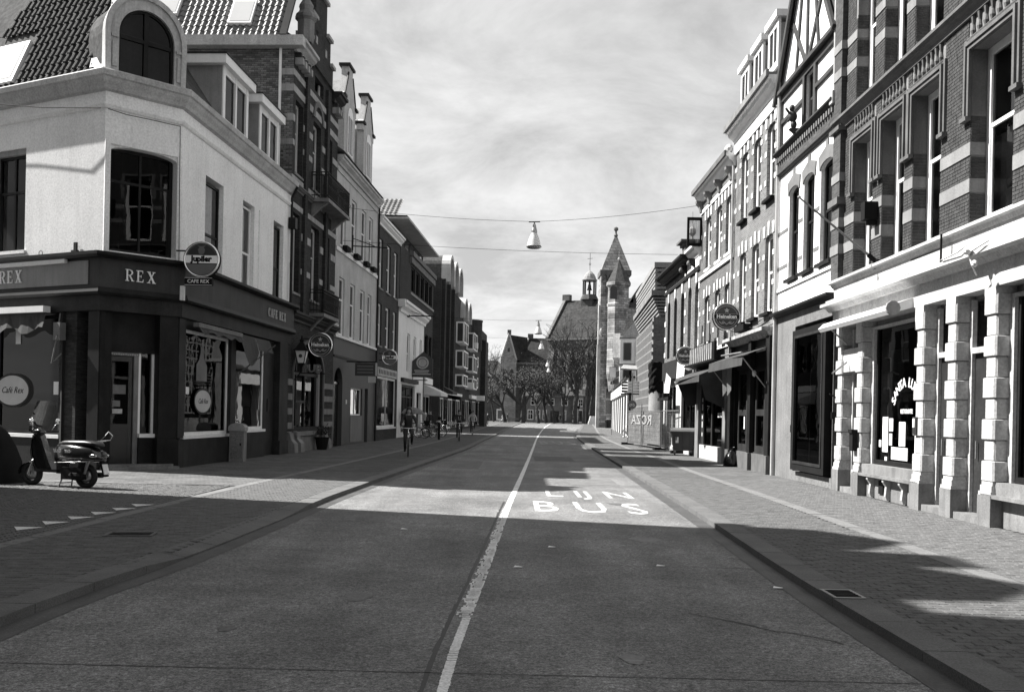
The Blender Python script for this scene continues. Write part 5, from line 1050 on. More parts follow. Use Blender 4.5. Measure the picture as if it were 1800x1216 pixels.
b.f.b('drainpipe', MB().bar((19.42, -.07, 0), (19.42, -.07, 11.9), .055, 8).bar((24.52, -.08, 9.6), (24.52, -.08, 12.9), .05, 8).box(24.4, 24.64, -.18, .0, 9.3, 9.6), mat('pale_pipe', .4, .5, .1, 2, .1, 20, .2))
# --- 3: orange brick house with white blocks and three dormers
def block_lintel(b, x0, x1, z, m=WPAINT, h=.34):
    xc = (x0 + x1) / 2
    for xa, xb, dz in ((x0 - .22, x0 + .04, 0), (x1 - .04, x1 + .22, 0), (xc - .10, xc + .10, .08)): b.f.b('lintel_block', MB().prism_y([(xa + .04, z), (xb - .04, z), (xb, z + h + dz), (xa, z + h + dz)], -.03, .0), m)
b = Bld('white_corniced_brick_house', 'brick house with white quoin blocks, heavy white cornice and three boxy dormers', RS0, RS1, 13.5, 19.3); f = b.f
for z0, z1 in ((4.9, 7.3), (8.4, 10.7)):
    for j, (x0, x1) in enumerate(((14.4, 15.3), (16.15, 17.05), (17.85, 18.75))):
        b.win(x0, x1, z0, z1, ar=.1, ins=.10, fw=.12, mid=.52, sill=BLACKM, out=.14, curtain=('sides', 'dim', 'half')[j]); block_lintel(b, x0, x1, z1 - .02)
b.hole(14.0, 18.9, .1, 3.9); b.walls([(0, 4.2, DARKP), (4.2, 11.3, BK_R3)]); b.body(11.3, 9, BK_R3)
for z in (5.7, 6.6, 8.9, 9.8, 10.35):
    for x0, x1 in ((13.5, 13.75), (15.32, 15.52), (15.93, 16.13), (17.07, 17.27), (17.63, 17.83), (18.77, 18.95), (14.18, 14.38)): b.box('quoin_block', WPAINT, x0, x1, -.02, .01, z, z + .16)
f.b('frieze', MB().box(13.45, 19.3, -.06, .0, 11.0, 11.4), WPAINT); b.cornice(11.4, 11.85, .38, WPAINT, 13.4, 19.3); f.b('gutter', MB().box(13.35, 19.32, -.46, -.37, 11.8, 12.0).box(13.35, 19.3, -.37, .4, 11.86, 11.93), STONEG)
b.roof(11.93, 15.0, SLATE, 9, -.1)
for x0 in (13.9, 15.75, 17.6):
    d_ = f.b('dormer', MB().box(x0, x0 + 1.2, .1, 2.5, 11.95, 13.6), LEAD); f.b('dormer_roof', MB().box(x0 - .12, x0 + 1.32, -.08, 2.6, 13.75, 13.95), WPAINT, d_); f.b('window_frame', MB().box(x0, x0 + .18, .02, .098, 12.3, 13.75).box(x0 + 1.02, x0 + 1.2, .02, .098, 12.3, 13.75).box(x0 + .18, x0 + 1.02, .02, .098, 13.55, 13.75).box(x0 + .56, x0 + .64, .03, .098, 12.5, 13.55).box(x0 + .18, x0 + 1.02, .02, .098, 12.3, 12.5), WPAINT, d_); f.b('pane', MB().box(x0 + .18, x0 + 1.02, .06, .07, 12.5, 13.55), BLACK, d_)
# pub front with old carved cornice, pilasters, double window doors
b.f.b('carved_cornice', MB().prism_x(prof(4.15, 4.42, .35)[::-1], 13.45, 19.0), mat('flaking_cornice', .3, .9, .4, 4, .4, 12, .3))
for x0, x1 in ((13.55, 13.95), (18.7, 19.15), (16.5, 16.85)): f.b('pilaster', MB().box(x0, x1, -.14, -.001, .55, 4.15), DARKP); f.b('plinth', MB().box(x0 - .05, x1 + .05, -.2, -.001, .001, .55), STONED)
f.b('plinth', MB().box(14.6, 16.4, -.08, .3, .001, .55).box(16.9, 18.6, -.08, .3, .001, .55), STONED)
for x0, x1 in ((14.6, 15.9), (17.0, 18.2)):
    d_ = f.b('shop_door', MB().box(x0, x0 + .14, .0, .1, .55, 3.3).box(x1 - .14, x1, .0, .1, .55, 3.3).box(x0 + .14, x1 - .14, .0, .1, 3.15, 3.3).box(x0 + .14, x1 - .14, .0, .1, 1.75, 1.95).box(x0 + .14, x1 - .14, .0, .1, .55, .8), DARKP2); f.b('pane', MB().quad((x0 + .14, .05, .8), (x1 - .14, .05, .8), (x1 - .14, .05, 3.15), (x0 + .14, .05, 3.15)), GLASSD, d_)
    f.b('fascia', MB().box(x0 - .3, x1 + .3, .02, .12, 3.3, 3.9), DARKP, d_)
b.box('notice', PAPER, 15.35, 15.47, .03, .045, 1.3, 1.95)
lettering(f, 'ALE', .3, LETD, 18.45, .0, 2.6, name='window_letter')
aw = f.b('awning', MB().add([(13.7, -.05, 3.85), (18.8, -.05, 3.85), (18.8, -.85, 3.55), (13.7, -.85, 3.55), (13.7, -.88, 3.25), (18.8, -.88, 3.25)], [(0, 1, 2, 3), (3, 2, 5, 4)]), FABD)
f.b('awning_arm', MB().bar((13.75, -.85, 3.5), (13.75, -.05, 2.5), .02).bar((18.75, -.85, 3.5), (18.75, -.05, 2.5), .02).bar((16, -.9, 3.7), (19.1, -.95, 3.62), .03), METAL, aw)
for x in (14.2, 14.9): f.b('hanging_cloth', MB().add([(x, -.5, 3.6), (x + .3, -.55, 3.6), (x + .22, -.5, 2.4), (x + .05, -.45, 2.5)], [(0, 1, 2, 3)]).add([(x + .3, -.55, 3.6), (x + .42, -.4, 3.6), (x + .36, -.4, 2.6), (x + .22, -.5, 2.4)], [(0, 1, 2, 3)]), STONEG, aw)
f.b('bulb', MB().ellipsoid((18.0, -.3, 3.05), (.07, .07, .1), 8, 6).ellipsoid((18.9, -.1, 2.75), (.05, .05, .07), 8, 6), SHEET)
f.b('cables', MB().path([(13.6, -.1, 4.75), (14.5, -.1, 4.6), (15.8, -.12, 4.72), (17.2, -.1, 4.5), (18.9, -.1, 4.62), (19.1, -.1, 5.2)], .015, 4).path([(14, -.1, 4.9), (15.5, -.12, 4.55), (18.5, -.1, 4.75)], .012, 4), BLACKM)
f.b('wall_panel', MB().box(15.0, 16.4, -.3, -.001, 4.55, 4.75), BLACKM)
# --- 4: bracketed brick house
b = Bld('bracketed_brick_house', 'brown brick house with white bands and bracketed cornice over a run-down pub front', RS0, RS1, 7.1, 13.5); f = b.f
for z0, z1 in ((4.4, 6.6), (7.7, 9.8)):
    for j, (x0, x1) in enumerate(((8.2, 9.2), (10.25, 11.25), (12.0, 12.95))):
        b.win(x0, x1, z0, z1, ar=.15, ins=.10, fw=.13, mid=.52, curtain=('sides', 'dim', 'half')[j], sill=WPAINT); block_lintel(b, x0, x1, z1 - .04)
b.hole(7.6, 13.0, .5, 3.5); b.walls([(0, 3.8, DARKP), (3.8, 10.7, BK_R4)]); b.body(10.7, 9, BK_R4)
b.band('string_course', WPAINT, 7.38, 7.52, .08); b.band('string_course', WPAINT, 10.15, 10.3, .05); b.band('string_course', WPAINT, 4.25, 4.38, .06)
for z in (5.0, 5.9, 8.3, 9.1):
    for x0, x1 in ((7.1, 7.35), (9.22, 9.45), (10.0, 10.23), (11.27, 11.5), (11.78, 11.98), (12.97, 13.2), (7.95, 8.18), (13.25, 13.5)): b.box('quoin_block', WPAINT, x0, x1, -.02, .01, z, z + .17)
b.cornice(10.65, 11.1, .36, WPAINT, 6.95, 13.5); f.b('gutter', MB().box(6.95, 13.5, -.43, -.355, 11.0, 11.18), STONED); b.roof(11.1, 12.6, SLATE, 9, 0)
for x in (7.2, 8.95, 10.9, 12.9): f.b('bracket', MB().prism_x([(0, 10.7), (-.30, 10.7), (-.28, 10.6), (-.16, 10.45), (-.10, 10.25), (0, 10.15)], x, x + .28), STONEG)
f.b('pediment_ornament', MB().ellipsoid((13.1, -.2, 11.3), (.35, .15, .18), 10, 6), STONE)
b.f.b('open_casement', MB().box(7.2, 7.29, -.62, -.53, 8.85, 10.05).box(7.2, 7.29, -.08, -.001, 8.85, 10.05).box(7.2, 7.29, -.53, -.08, 8.85, 8.97).box(7.2, 7.29, -.53, -.08, 9.93, 10.05), BLACKM); b.f.b('pane', MB().quad((7.245, -.53, 8.97), (7.245, -.08, 8.97), (7.245, -.08, 9.93), (7.245, -.53, 9.93)), GLASS)
f.b('sign_board', MB().box(7.4, 12.2, -.38, -.28, 3.8, 4.5), DARKP)
for i in range(12): b.box('sign_slat', mat('sign_slat', .3, .5, .3, 3, .2, 20), 7.5 + i * .39, 7.68 + i * .39, -.44, -.381, 3.85, 4.45)
b.f.b('shop_cornice', MB().prism_x(prof(3.66, 3.8, .6)[::-1], 7.0, 13.3), DARKP)
for x0, x1 in ((7.2, 7.9), (12.6, 13.1)): f.b('pilaster', MB().box(x0, x1, -.12, -.001, .001, 3.66), STONEG)
f.b('stall_riser', MB().box(7.9, 12.6, -.05, .3, .001, .55), STONE)
w = f.b('shop_window', MB().box(7.9, 8.5, 0, .1, .55, 3.4).box(12.2, 12.6, 0, .1, .55, 3.4).box(8.5, 12.2, 0, .1, 3.1, 3.4).box(10.0, 10.2, 0, .1, .55, 3.1), DARKP2); f.b('pane', MB().quad((8.5, .06, .55), (12.2, .06, .55), (12.2, .06, 3.1), (8.5, .06, 3.1)), GLASSD, w); lettering(f, 'DE VRI', .26, LETW, 11.4, .05, 1.75, name='window_letter')
for i in range(5): b.box('sticker', SHEET, 8.2, 8.32, -.012, -.002, .9 + i * .35, 1.05 + i * .35 + .1 * (i % 2))
aw = f.b('awning', MB().add([(7.4, -.05, 3.62), (12.9, -.05, 3.62), (12.9, -1.05, 3.2), (10.5, -1.0, 3.28), (9, -1.1, 3.12), (7.4, -1.0, 3.25), (12.9, -1.05, 2.95), (7.4, -1.02, 2.98)], [(0, 1, 2, 3, 4, 5), (5, 4, 3, 2, 6, 7)]).add([(7.4, -.05, 3.62), (7.4, -1.0, 3.25), (7.4, -.5, 2.1), (7.4, -.1, 2.2)], [(0, 1, 2, 3)]).add([(12.9, -.05, 3.62), (12.9, -1.05, 3.2), (12.9, -.8, 2.3), (12.9, -.1, 2.0)], [(0, 1, 2, 3)]), FABD)

for i in range(3): f.b('sun_blind', MB().box(8.9 + i * 1.5, 9.5 + i * 1.5, -.35, -.3, 4.6, 5.3), mat('dark_blind', .1, .9, .3, 3, .2, 20))
b.pipe(13.45, 3.8, 10.8, MATS['pale_pipe'])
# --- 5: low brick house with wide dark eave
b = Bld('dark_eaved_brick_house', 'lower brick house with arched windows under a wide dark eave, beside the modern block', RS0, RS1, -2.4, 7.1); f = b.f
for j, x in enumerate((-1.6, .4, 2.4, 4.3, 6.0)): 
    b.win(x, x + .85, 4.6, 7.45, ar=.35, ins=.14, fm=DARKP if j < 3 else WPAINT, fw=.1, mid=.55, curtain='dim' if j % 2 else None); b.f.b('keystone', MB().prism_y([(x + .32, 7.42), (x + .53, 7.42), (x + .6, 7.85), (x + .25, 7.85)], -.05, 0), WPAINT)
b.hole(-2, 1.5, .2, 3.2); b.hole(3.0, 6.6, .3, 3.0); b.walls([(0, 3.5, STUCCO), (3.5, 8.6, BK_R4)]); b.body(8.6, 9, BK_R4)
for x0, x1 in ((-2.4, -2.0), (3.5, 3.8), (6.9, 7.1)):
    for z in (4.7, 5.5, 6.3, 7.1, 7.9): b.box('quoin_block', WPAINT, x0, x1, -.03, .01, z, z + .25)
b.band('string_course', DARKP, 7.9, 8.05, .08); b.band('string_course', WPAINT, 8.1, 8.5, .06, 3.6, 7.1); b.cornice(8.45, 8.85, .55, DARKP, -2.7, 5.2); b.cornice(8.5, 8.95, .38, WPAINT, 5.2, 7.1)
for x in (3.9, 5.9): f.b('bracket', MB().prism_x([(0, 8.5), (-.35, 8.5), (-.25, 8.3), (0, 8.1)], x, x + .3), DARKP); f.b('bracket_ball', MB().ellipsoid((x + .15, -.32, 8.3), (.09, .09, .12), 8, 6), STONEG)
b.roof(8.85, 9.8, SLATE, 9, .3)
window(f, -2, 1.5, .2, 3.2, WPAINT, 'mull', ins=.1, glass=GLASSD); window(f, 3.0, 6.6, .3, 3.0, DARKP, 'mull', ins=.1, glass=GLASSD)
b.f.b('crumpled_banner', MB().add([(3.2, -.25, 4.2), (4.6, -.45, 4.25), (5.6, -.3, 4.1), (5.5, -.35, 3.1), (4.4, -.5, 3.0), (3.3, -.3, 3.25)], [(0, 1, 4, 5), (1, 2, 3, 4)]), SHEET)
b.f.b('torn_poster', MB().add([(-.5, -.2, 3.6), (.6, -.35, 3.8), (1.4, -.25, 3.5), (1.2, -.3, 2.7), (.3, -.4, 2.5), (-.3, -.3, 2.8)], [(0, 1, 4, 5), (1, 2, 3, 4)]), WPAINT); b.f.b('light_rig', MB().box(-.8, 2.6, -.55, -.35, 2.45, 2.6).box(0, .2, -.6, -.3, 2.6, 2.8).box(1.2, 1.4, -.6, -.3, 2.6, 2.8), BLACKM)
b.f.b('fascia_board', MB().box(-2.3, 3.2, -.12, -.001, 3.5, 4.4), DARKP2); b.box('roof_ridge_block', STONEG, 0, 1.0, .4, 1.4, 9.2, 9.6)
ch = f.b('chimney', MB().box(.6, 1.5, .3, 1.1, 9.1, 9.9).box(.5, 1.6, .2, 1.2, 9.9, 10.05).box(.35, 1.75, .05, 1.35, 10.05, 10.15), STONED); f.b('finial', MB().lathe([(.08, 10.15), (.05, 10.4), (.17, 10.55), (.17, 10.75), (.05, 10.9), (.015, 11.0), (.015, 11.6)], (1.05, .7, 0), 8), STONE, ch, smooth=False)
# --- modern block with louvres and grid
b = Bld('modern_grid_block', 'modern brick block with stepped horizontal louvres and a fine grid facade', (8.8, 69.5), (8.0, 55.0), 0, 14.5); f = b.f
f.b('wall', MB().box(0, 14.5, .3, 9, 0, 10.1), BK_R7); f.b('roof_slab', MB().box(-.1, 14.6, -.1, 9, 10.1, 10.4), LEAD)
for i in range(5): b.box('louvre', mat('louvre', .22, .7, .15, 2, .1, 20), -.1, 14.62, -.05, .30, 8.88 + i * .25, 9.02 + i * .25); f.b('louvre_return', MB().box(14.501, 14.6, .30, 9, 8.88 + i * .25, 9.02 + i * .25), MATS['louvre'])
f.b('ledge', MB().box(-.15, 14.75, -.25, 9, 8.5, 8.8), BK_R7)
for i in range(6): b.box('louvre', MATS['louvre'], -.1, 14.64 - i * .0, -.15 + i * .07, .30, 8.32 - i * .18, 8.41 - i * .18); f.b('louvre_return', MB().box(14.501, 14.62, .30, 1.9, 8.32 - i * .18, 8.41 - i * .18), MATS['louvre'])
f.b('grid_backing', MB().box(0, 13.8, .07, .299, 1.2, 7.3), BLACK)
mb = MB(); 
for i in range(22): mb.box(.0 + i * .63, .26 + i * .63, .0, .08, 1.2, 7.3)
tag(f.b('grid_fins', mb, MATS['louvre']), kind='stuff'); mb = MB()
for i in range(12): mb.box(0, 13.7, .012, .075, 1.2 + i * .54, 1.29 + i * .54)
tag(f.b('grid_rails', mb, MATS['louvre']), kind='stuff')
f.b('brick_pier', MB().box(13.8, 14.5, -.08, .3, 0, 7.3).box(14.45, 14.53, -.08, .75, 0, 7.3), BK_R7)
for i in range(16): b.box('toothed_brick', BK_R7, 14.47, 14.56, .70, .84, .4 + i * .43, .6 + i * .43); b.box('toothed_brick', BK_R7, 14.47, 14.56, -.16, -.08, .4 + i * .43, .6 + i * .43)
for z0, z1 in ((7.2, 8.4), (5.6, 6.6), (3.4, 4.8)): b.f.b('end_window', MB().box(14.50, 14.53, .95, 1.25, z0, z1), BLACK); b.f.b('window_sill', MB().box(14.5, 14.58, .88, 1.32, z0 - .15, z0).box(14.5, 14.58, .88, 1.32, z1, z1 + .12), STONEG)
b.f.b('rooftop_plant', MB().box(-6, -1.5, .6, 5, 0, 10.6).box(-6.2, -1.3, .4, 5.2, 10.6, 10.9), STONEG); b.f.b('rooftop_window', MB().box(-5.5, -2.5, .56, .599, 9.6, 10.3), BLACK)
# ================================================================== END OF THE STREET
def frame_at(name, label, cat, x, y, rz, group=None):
    t = thing(name, label, cat, (x, y, 0), rz, group); return Fr(t, 0)
TSTONE = mat('weathered_tower_stone', 0.34, 0.85, 0.25, .5, 0.2, 5, 0.35, 0.2)
TSTONE2 = brickmat('tower_ashlar', .17, .38, .12, w=.7, h=.32, ms=.03, dirt=.6)
# tower with pyramid spire and turret
f = frame_at('castle_tower', 'pale stone tower with tall pyramid spire and a smaller pointed stair turret', 'tower', 12.0, 135, 0)
f.b('tower_wall', MB().box(0, 3.9, 0, 4, 0, 21.4), TSTONE2); f.b('parapet', MB().box(-.15, 4.2, -.2, 4.2, 21.2, 21.9), STONED)
for x in (0.1, .75, 1.4): f.b('corbel', MB().box(x, x + .35, -.35, 0, 20.6, 21.2), STONED)
f.b('spire', MB().add([(.0, 0, 21.9), (4.1, 0, 21.9), (4.1, 4, 21.9), (0, 4, 21.9), (2.15, 2, 27.4)], [(0, 1, 4), (1, 2, 4), (2, 3, 4), (3, 0, 4)]), brickmat('spire_stone', .16, .28, .09, w=.8, h=.42, ms=.03, dirt=.3))
f.b('finial', MB().lathe([(.22, 26.9), (.3, 27.1), (.14, 27.4), (.14, 27.7), (.32, 27.85), (.32, 28.15), (.12, 28.3)], (2.15, 2, 0), 8), STONED)
f.b('turret', MB().lathe([(1.15, 5.0), (1.5, 7.5), (1.5, 16.6), (1.62, 16.9), (1.62, 17.1), (1.5, 17.2), (1.5, 19.3), (1.75, 19.6), (1.75, 20.0), (1.5, 20.0)], (2.35, -.9, 0), 8, a0=PI / 8), TSTONE2)
f.b('turret_roof', MB().lathe([(1.72, 20.0), (.02, 23.3)], (2.35, -.9, 0), 8, a0=PI / 8), SLATE); f.b('turret_finial', MB().ellipsoid((2.35, -.9, 23.3), (.18, .18, .25), 8, 6).bar((2.35, -.9, 23.4), (2.35, -.9, 24.4), .03, 5), STONE)
for x, z0, z1, w_ in ((1.1, 9.3, 13.2, .95), (1.3, 16.5, 18.4, .4), (1.3, 13.6, 15.1, .35), (1.0, 1.9, 5.4, 1.3)):
    ww = f.b('window', MB().box(x - .1, x + w_ + .1, -.06, .02, z0 - .12, z1 + .12), STONE); f.b('pane', MB().box(x, x + w_, -.08, -.061, z0, z1), BLACK, ww)
    if z1 - z0 > 3: f.b('transom', MB().box(x, x + w_, -.12, -.081, z0 + (z1 - z0) * .55, z0 + (z1 - z0) * .62), STONE, ww)
f.b('window', MB().prism_y([(1.05, 17.6), (2.0, 17.6)] + arc(1.52, 18.9, .48, .5, 0, PI, 8), -2.6, -2.45), BLACK)
f.b('buttress', MB().box(-.35, .1, -.3, .5, 0, 11.5).box(-.25, .05, -.2, .4, 11.5, 17.0), TSTONE); f.b('statue_niche', MB().box(-.2, .5, -.55, 0, 12.2, 12.6).ellipsoid((.15, -.35, 13.2), (.25, .25, .6), 8, 6), TSTONE)
f.b('side_wing', MB().box(3.9, 9, .5, 5, 0, 16.8), TSTONE2); f.b('wing_roof', MB().prism_y([(3.6, 16.8), (9, 16.8), (9, 20.5), (6.0, 20.5)], .3, 5), SLATE)
f.b('roof_cross', MB().box(3.9, 4.6, .3, .5, 17.5, 18.1), STONE)
# white house with oriel, between tower and arcade
f = frame_at('white_oriel_house', 'white sunlit house with a stone oriel bay and steep roof beside the castle tower', 'house', 13.6, 124, -PI / 2 - .10)
f.b('wall', MB().box(-6, 4.5, 0, 6, 0, 11.5), WHITE); f.b('roof', MB().add([(-6, 0, 11.5), (4.5, 0, 11.5), (4.5, 6, 11.5), (-6, 6, 11.5), (1.5, 3, 17.5), (-3, 3, 17.5)], [(0, 1, 4, 5), (1, 2, 4), (2, 3, 5, 4), (3, 0, 5)]), SLATE)
f.b('oriel', MB().prism_z([(1.0, 0), (1.6, -.9), (3.2, -.9), (3.8, 0)], 8.9, 11.9), TSTONE); f.b('oriel_foot', MB().add([(1.0, 0, 8.9), (1.6, -.9, 8.9), (3.2, -.9, 8.9), (3.8, 0, 8.9), (2.4, 0, 7.8)], [(0, 1, 4), (1, 2, 4), (2, 3, 4), (0, 3, 2, 1)]), TSTONE)
f.b('oriel_window', MB().box(1.9, 2.9, -.93, -.9, 9.6, 11.2), BLACK)
for x in (-5, -3.2, -1.2): ww = f.b('window', MB().box(x, x + .9, -.05, .02, 7.0, 9.4), WPAINT); f.b('pane', MB().box(x + .12, x + .78, -.08, -.051, 7.12, 9.28), BLACK, ww)
for x, z in ((-2.4, 6.6), (.2, 7.4)): f.b('awning', MB().prism_x([(0, z), (-1.1, z - .6), (-1.1, z - .9), (0, z - .8)], x, x + 1.8), FABD)
f.b('gable_front', MB().prism_x([(0.3, 11.5), (3, 15), (5.7, 11.5)], 4.45, 4.62), TSTONE); f.b('end_oriel', MB().prism_x([(1.9, 8.0), (2.2, 7.3), (3.9, 7.3), (4.2, 8.0), (4.2, 10.9), (1.9, 10.9)], 4.5, 5.2), STONE)
for y0_, z0_, z1_ in ((.5, 5.4, 7.4), (4.7, 5.4, 7.4), (.5, 8.6, 10.6), (4.7, 8.6, 10.6), (2.6, 4.2, 6.4)): ww = f.b('window', MB().box(4.5, 4.56, y0_ - .1, y0_ + .9, z0_ - .1, z1_ + .1), STONEG); f.b('pane', MB().box(4.561, 4.58, y0_, y0_ + .8, z0_, z1_), BLACK, ww)
f.b('oriel_window', MB().box(5.201, 5.22, 2.3, 2.9, 8.4, 10.3).box(5.201, 5.22, 3.15, 3.8, 8.4, 10.3), BLACK)
for z_ in (4.8, 7.9, 11.2): f.b('string_course', MB().box(4.5, 4.62, -.05, 6, z_, z_ + .18).box(-6, 4.5, -.08, 0, z_, z_ + .18), STONEG)
# white arcade of shops
f = frame_at('white_shop_arcade', 'low white colonnaded shop row in full sun beyond the traffic signs', 'shop', 12.6, 121, -math.atan2(46, -3.4) - 0)
f.root.rotation_euler[2] = math.atan2(75 - 121, 9.2 - 12.6); L_ = math.hypot(46, 3.4)
f.b('parapet', MB().box(0, L_, -.3, 5, 3.6, 4.6), WHITE); f.b('roof_edge', MB().box(-.1, L_ + .2, -.45, 5.1, 4.6, 4.75), DARKP2)
for i in range(9): f.b('column', MB().box(i * 5.65, i * 5.65 + 1.2, -.1, .5, 0, 3.6), WHITE); 
for i in range(8): ww = f.b('shop_window', MB().box(i * 5.65 + 1.2, (i + 1) * 5.65, .6, .7, 0, 3.6), DARKP); f.b('pane', MB().box(i * 5.65 + 1.5, (i + 1) * 5.65 - .3, .55, .59, .5, 3.2), BLACK, ww)
f.b('back_wall', MB().box(0, L_, .75, 5, 0, 3.6), INTER); f.b('rubble_on_roof', MB().ellipsoid((L_ - 3, 1, 4.9), (2.2, .5, .35), 8, 5), SLATE)
# small white block and bin in front of the tower
t = thing('white_covered_crate', 'white sheeted box standing alone at the foot of the castle tower', 'crate', (15.4, 184, -.05)); t.location = (15.6, 184, -.05)
mk('cover', MB().add([(-1.15, -1, 0), (1.0, -1, 0), (1.0, 1, 0), (-1.15, 1, 0), (-.75, -.8, 1.55), (1.0, -.8, 1.6), (1.0, .8, 1.6), (-.75, .8, 1.55)], [(0, 3, 2, 1), (4, 5, 6, 7), (0, 1, 5, 4), (1, 2, 6, 5), (2, 3, 7, 6), (3, 0, 4, 7)]), SHEET, t)
t = thing('street_bin', 'dark round litter bin against the foot of the castle tower', 'bin', (12.9, 130, 0)); mk('body', MB().lathe([(.35, 0), (.42, .9), (.46, .92), (.46, 1.0), (.3, 1.15)], n=12), BLACKM, t); mk('lid', MB().lathe([(.3, 1.15), (.32, 1.2), (.05, 1.3)], n=12), METAL, t)
# ---- church
# nave: gable at the left end, ridge running right and towards the camera
g = Vector((.50, .866, 0)); r_ = Vector((.866, -.5, 0)); G0 = Vector((7.2, 205, 0)); WN = 16.0; ZE, ZT = 17.6, 26.5
f = frame_at('church_nave', 'great dark brick church with steep slate roof and bell turret closing the street', 'church', G0.x, G0.y, math.atan2(r_.y, r_.x))
# local x along ridge (to the right), local y = into the church
LN = 26
f.b('wall', MB().box(0, LN, 0, WN, 0, ZE), BK_CH)
f.b('gable', MB().prism_x([(0, ZE), (WN, ZE), (WN / 2, ZT + .3)], -.15, .35), BK_CH)
f.b('roof', MB().add([(.3, -.4, ZE - .1), (LN, -.4, ZE - .1), (LN, WN / 2, ZT), (.3, WN / 2, ZT), (.3, WN + .4, ZE), (LN, WN + .4, ZE)], [(0, 1, 2, 3), (3, 2, 5, 4)]), mat('church_slate', .045, .95, .3, .25, .3, 2, 0, .2, spec=.03))
f.b('eave', MB().box(0, LN, -.5, -.0, ZE - .35, ZE), STONEG); f.b('coping', MB().prism_x([(-.5, ZE - .2), (-.5, ZE + .3), (WN / 2, ZT + .7), (WN / 2, ZT + .2)], -.3, .3), STONED)
f.b('chimney', MB().box(-.5, 1.2, WN / 2 - .6, WN / 2 + .6, ZT, ZT + 1.3), BK_CH)
for i in range(6):
    x = 1.0 + i * 4.0
    f.b('buttress', MB().prism_x([(0, 0), (-1.4, 0), (-1.3, 7), (-.8, 8), (-.7, 13.5), (0, 15)], x, x + .7), BK_CH); f.b('buttress_quoin', MB().box(x - .05, x + .02, -.75, 0, 0, 13), STONE)
    ww = f.b('lancet_window', MB().prism_y([(x + 1.4, 5.5), (x + 3.3, 5.5), (x + 3.3, 12.5)] + arc(x + 2.35, 12.5, .95, 2.2, 0, PI, 8) + [(x + 1.4, 12.5)], -.06, .02), STONED); f.b('pane', MB().box(x + 1.6, x + 2.3, -.08, -.061, 5.8, 13.0).box(x + 2.4, x + 3.1, -.08, -.061, 5.8, 13.0), BLACK, ww)
# bell turret sits on the ridge
bt = f.b('bell_turret_base', MB().box(4.4, 7.0, WN / 2 - 1.3, WN / 2 + 1.3, 23.4, 26.6).lathe([(2.0, 26.5), (1.45, 27.6)], (5.7, WN / 2, 0), 8, a0=PI / 8), SLATE)
mb = MB()
for i in range(8):
    a = PI / 8 + i * PI / 4; mb.bar((5.7 + 1.35 * math.cos(a), WN / 2 + 1.35 * math.sin(a), 27.6), (5.7 + 1.35 * math.cos(a), WN / 2 + 1.35 * math.sin(a), 30.6), .16, 5)
tag(f.b('lantern_posts', mb, DARKP2), kind='stuff'); f.b('lantern_cornice', MB().lathe([(1.5, 30.5), (1.65, 30.7), (1.65, 30.85), (1.4, 30.95), (1.3, 31.4), (1.0, 32.0), (.5, 32.5), (.1, 32.8), (.06, 33.2)], (5.7, WN / 2, 0), 12), LEAD); f.b('bell', MB().lathe([(.05, 29.9), (.3, 29.8), (.4, 29.0), (.6, 28.6)], (5.7, WN / 2, 0), 10), BLACKM)
f.b('weather_vane', MB().bar((5.7, WN / 2, 33.1), (5.7, WN / 2, 36.6), .05, 5).bar((5.1, WN / 2, 35.4), (6.3, WN / 2, 35.4), .05, 5).torus((5.7, WN / 2, 34.2), .22, .04, 8, 4), BLACKM)
# choir wing and transept gable to the left
f = frame_at('church_wing', 'lower church wing with plain slate roof left of the great nave', 'church', 0.6, 206, 0)
f.b('wall', MB().box(0, 9, 0, 12, 0, 12.5), BK_CH); f.b('roof', MB().add([(0, -.3, 12.5), (9, -.3, 12.5), (9, 5.5, 18.2), (2.7, 5.5, 18.2), (0, 11, 12.5), (9, 11, 12.5)], [(0, 1, 2, 3), (3, 2, 5, 4), (0, 3, 4)]), MATS['church_slate'])
f.b('eave', MB().box(0, 9, -.45, 0, 12.2, 12.55), STONEG); f.b('coping', MB().bar((0, -.35, 12.6), (2.8, 5.4, 18.3), .22, 5), STONE); f.b('chimney', MB().box(2.5, 3.7, 5, 6, 18, 19.1), BK_CH)
for i in range(3): f.b('lancet_window', MB().prism_y([(1 + i * 2.8, 6), (2.6 + i * 2.8, 6), (2.6 + i * 2.8, 9)] + arc(1.8 + i * 2.8, 9, .8, 1.6, 0, PI, 8) + [(1 + i * 2.8, 9)], -.06, .02), BLACK)
f = frame_at('church_transept', 'pale brick gable of the church transept with dark roof behind', 'church', -2.6, 203, math.atan2(-2.4, 3.4) * 0)
BKP = brickmat('pale_gable_brick', .20, .30, .22, w=.5, h=.2)
f.b('wall', MB().prism_y([(0, 0), (3.3, 0), (3.3, 12.9), (1.65, 18.3), (0, 12.9)], -.0, .4), BKP); f.b('coping', MB().bar((0, -.1, 12.9), (1.65, -.1, 18.4), .2, 5).bar((3.3, -.1, 12.9), (1.65, -.1, 18.4), .2, 5), STONE)
f.b('roof', MB().add([(0, .4, 12.9), (1.65, .4, 18.2), (3.3, .4, 12.9), (5.8, 7, 12.9), (5.6, 4.5, 18.0), (0, 7, 12.9)], [(1, 2, 3, 4), (0, 1, 4, 5)]), MATS['church_slate']); f.b('small_window', MB().box(1.4, 1.9, -.03, .01, 14.6, 15.4), BLACK); f.b('chimney', MB().box(1.3, 2.1, 0, .8, 18.2, 19.2), BK_CH)
for x in (.5, 1.9): f.b('lancet_window', MB().prism_y([(x, 7), (x + .9, 7), (x + .9, 10)] + arc(x + .45, 10, .45, 1.0, 0, PI, 6) + [(x, 10)], -.04, .01), BLACK)
f = frame_at('distant_roofed_house', 'low dark house with hipped roof at the far left of the square', 'house', -8.5, 216, 0)
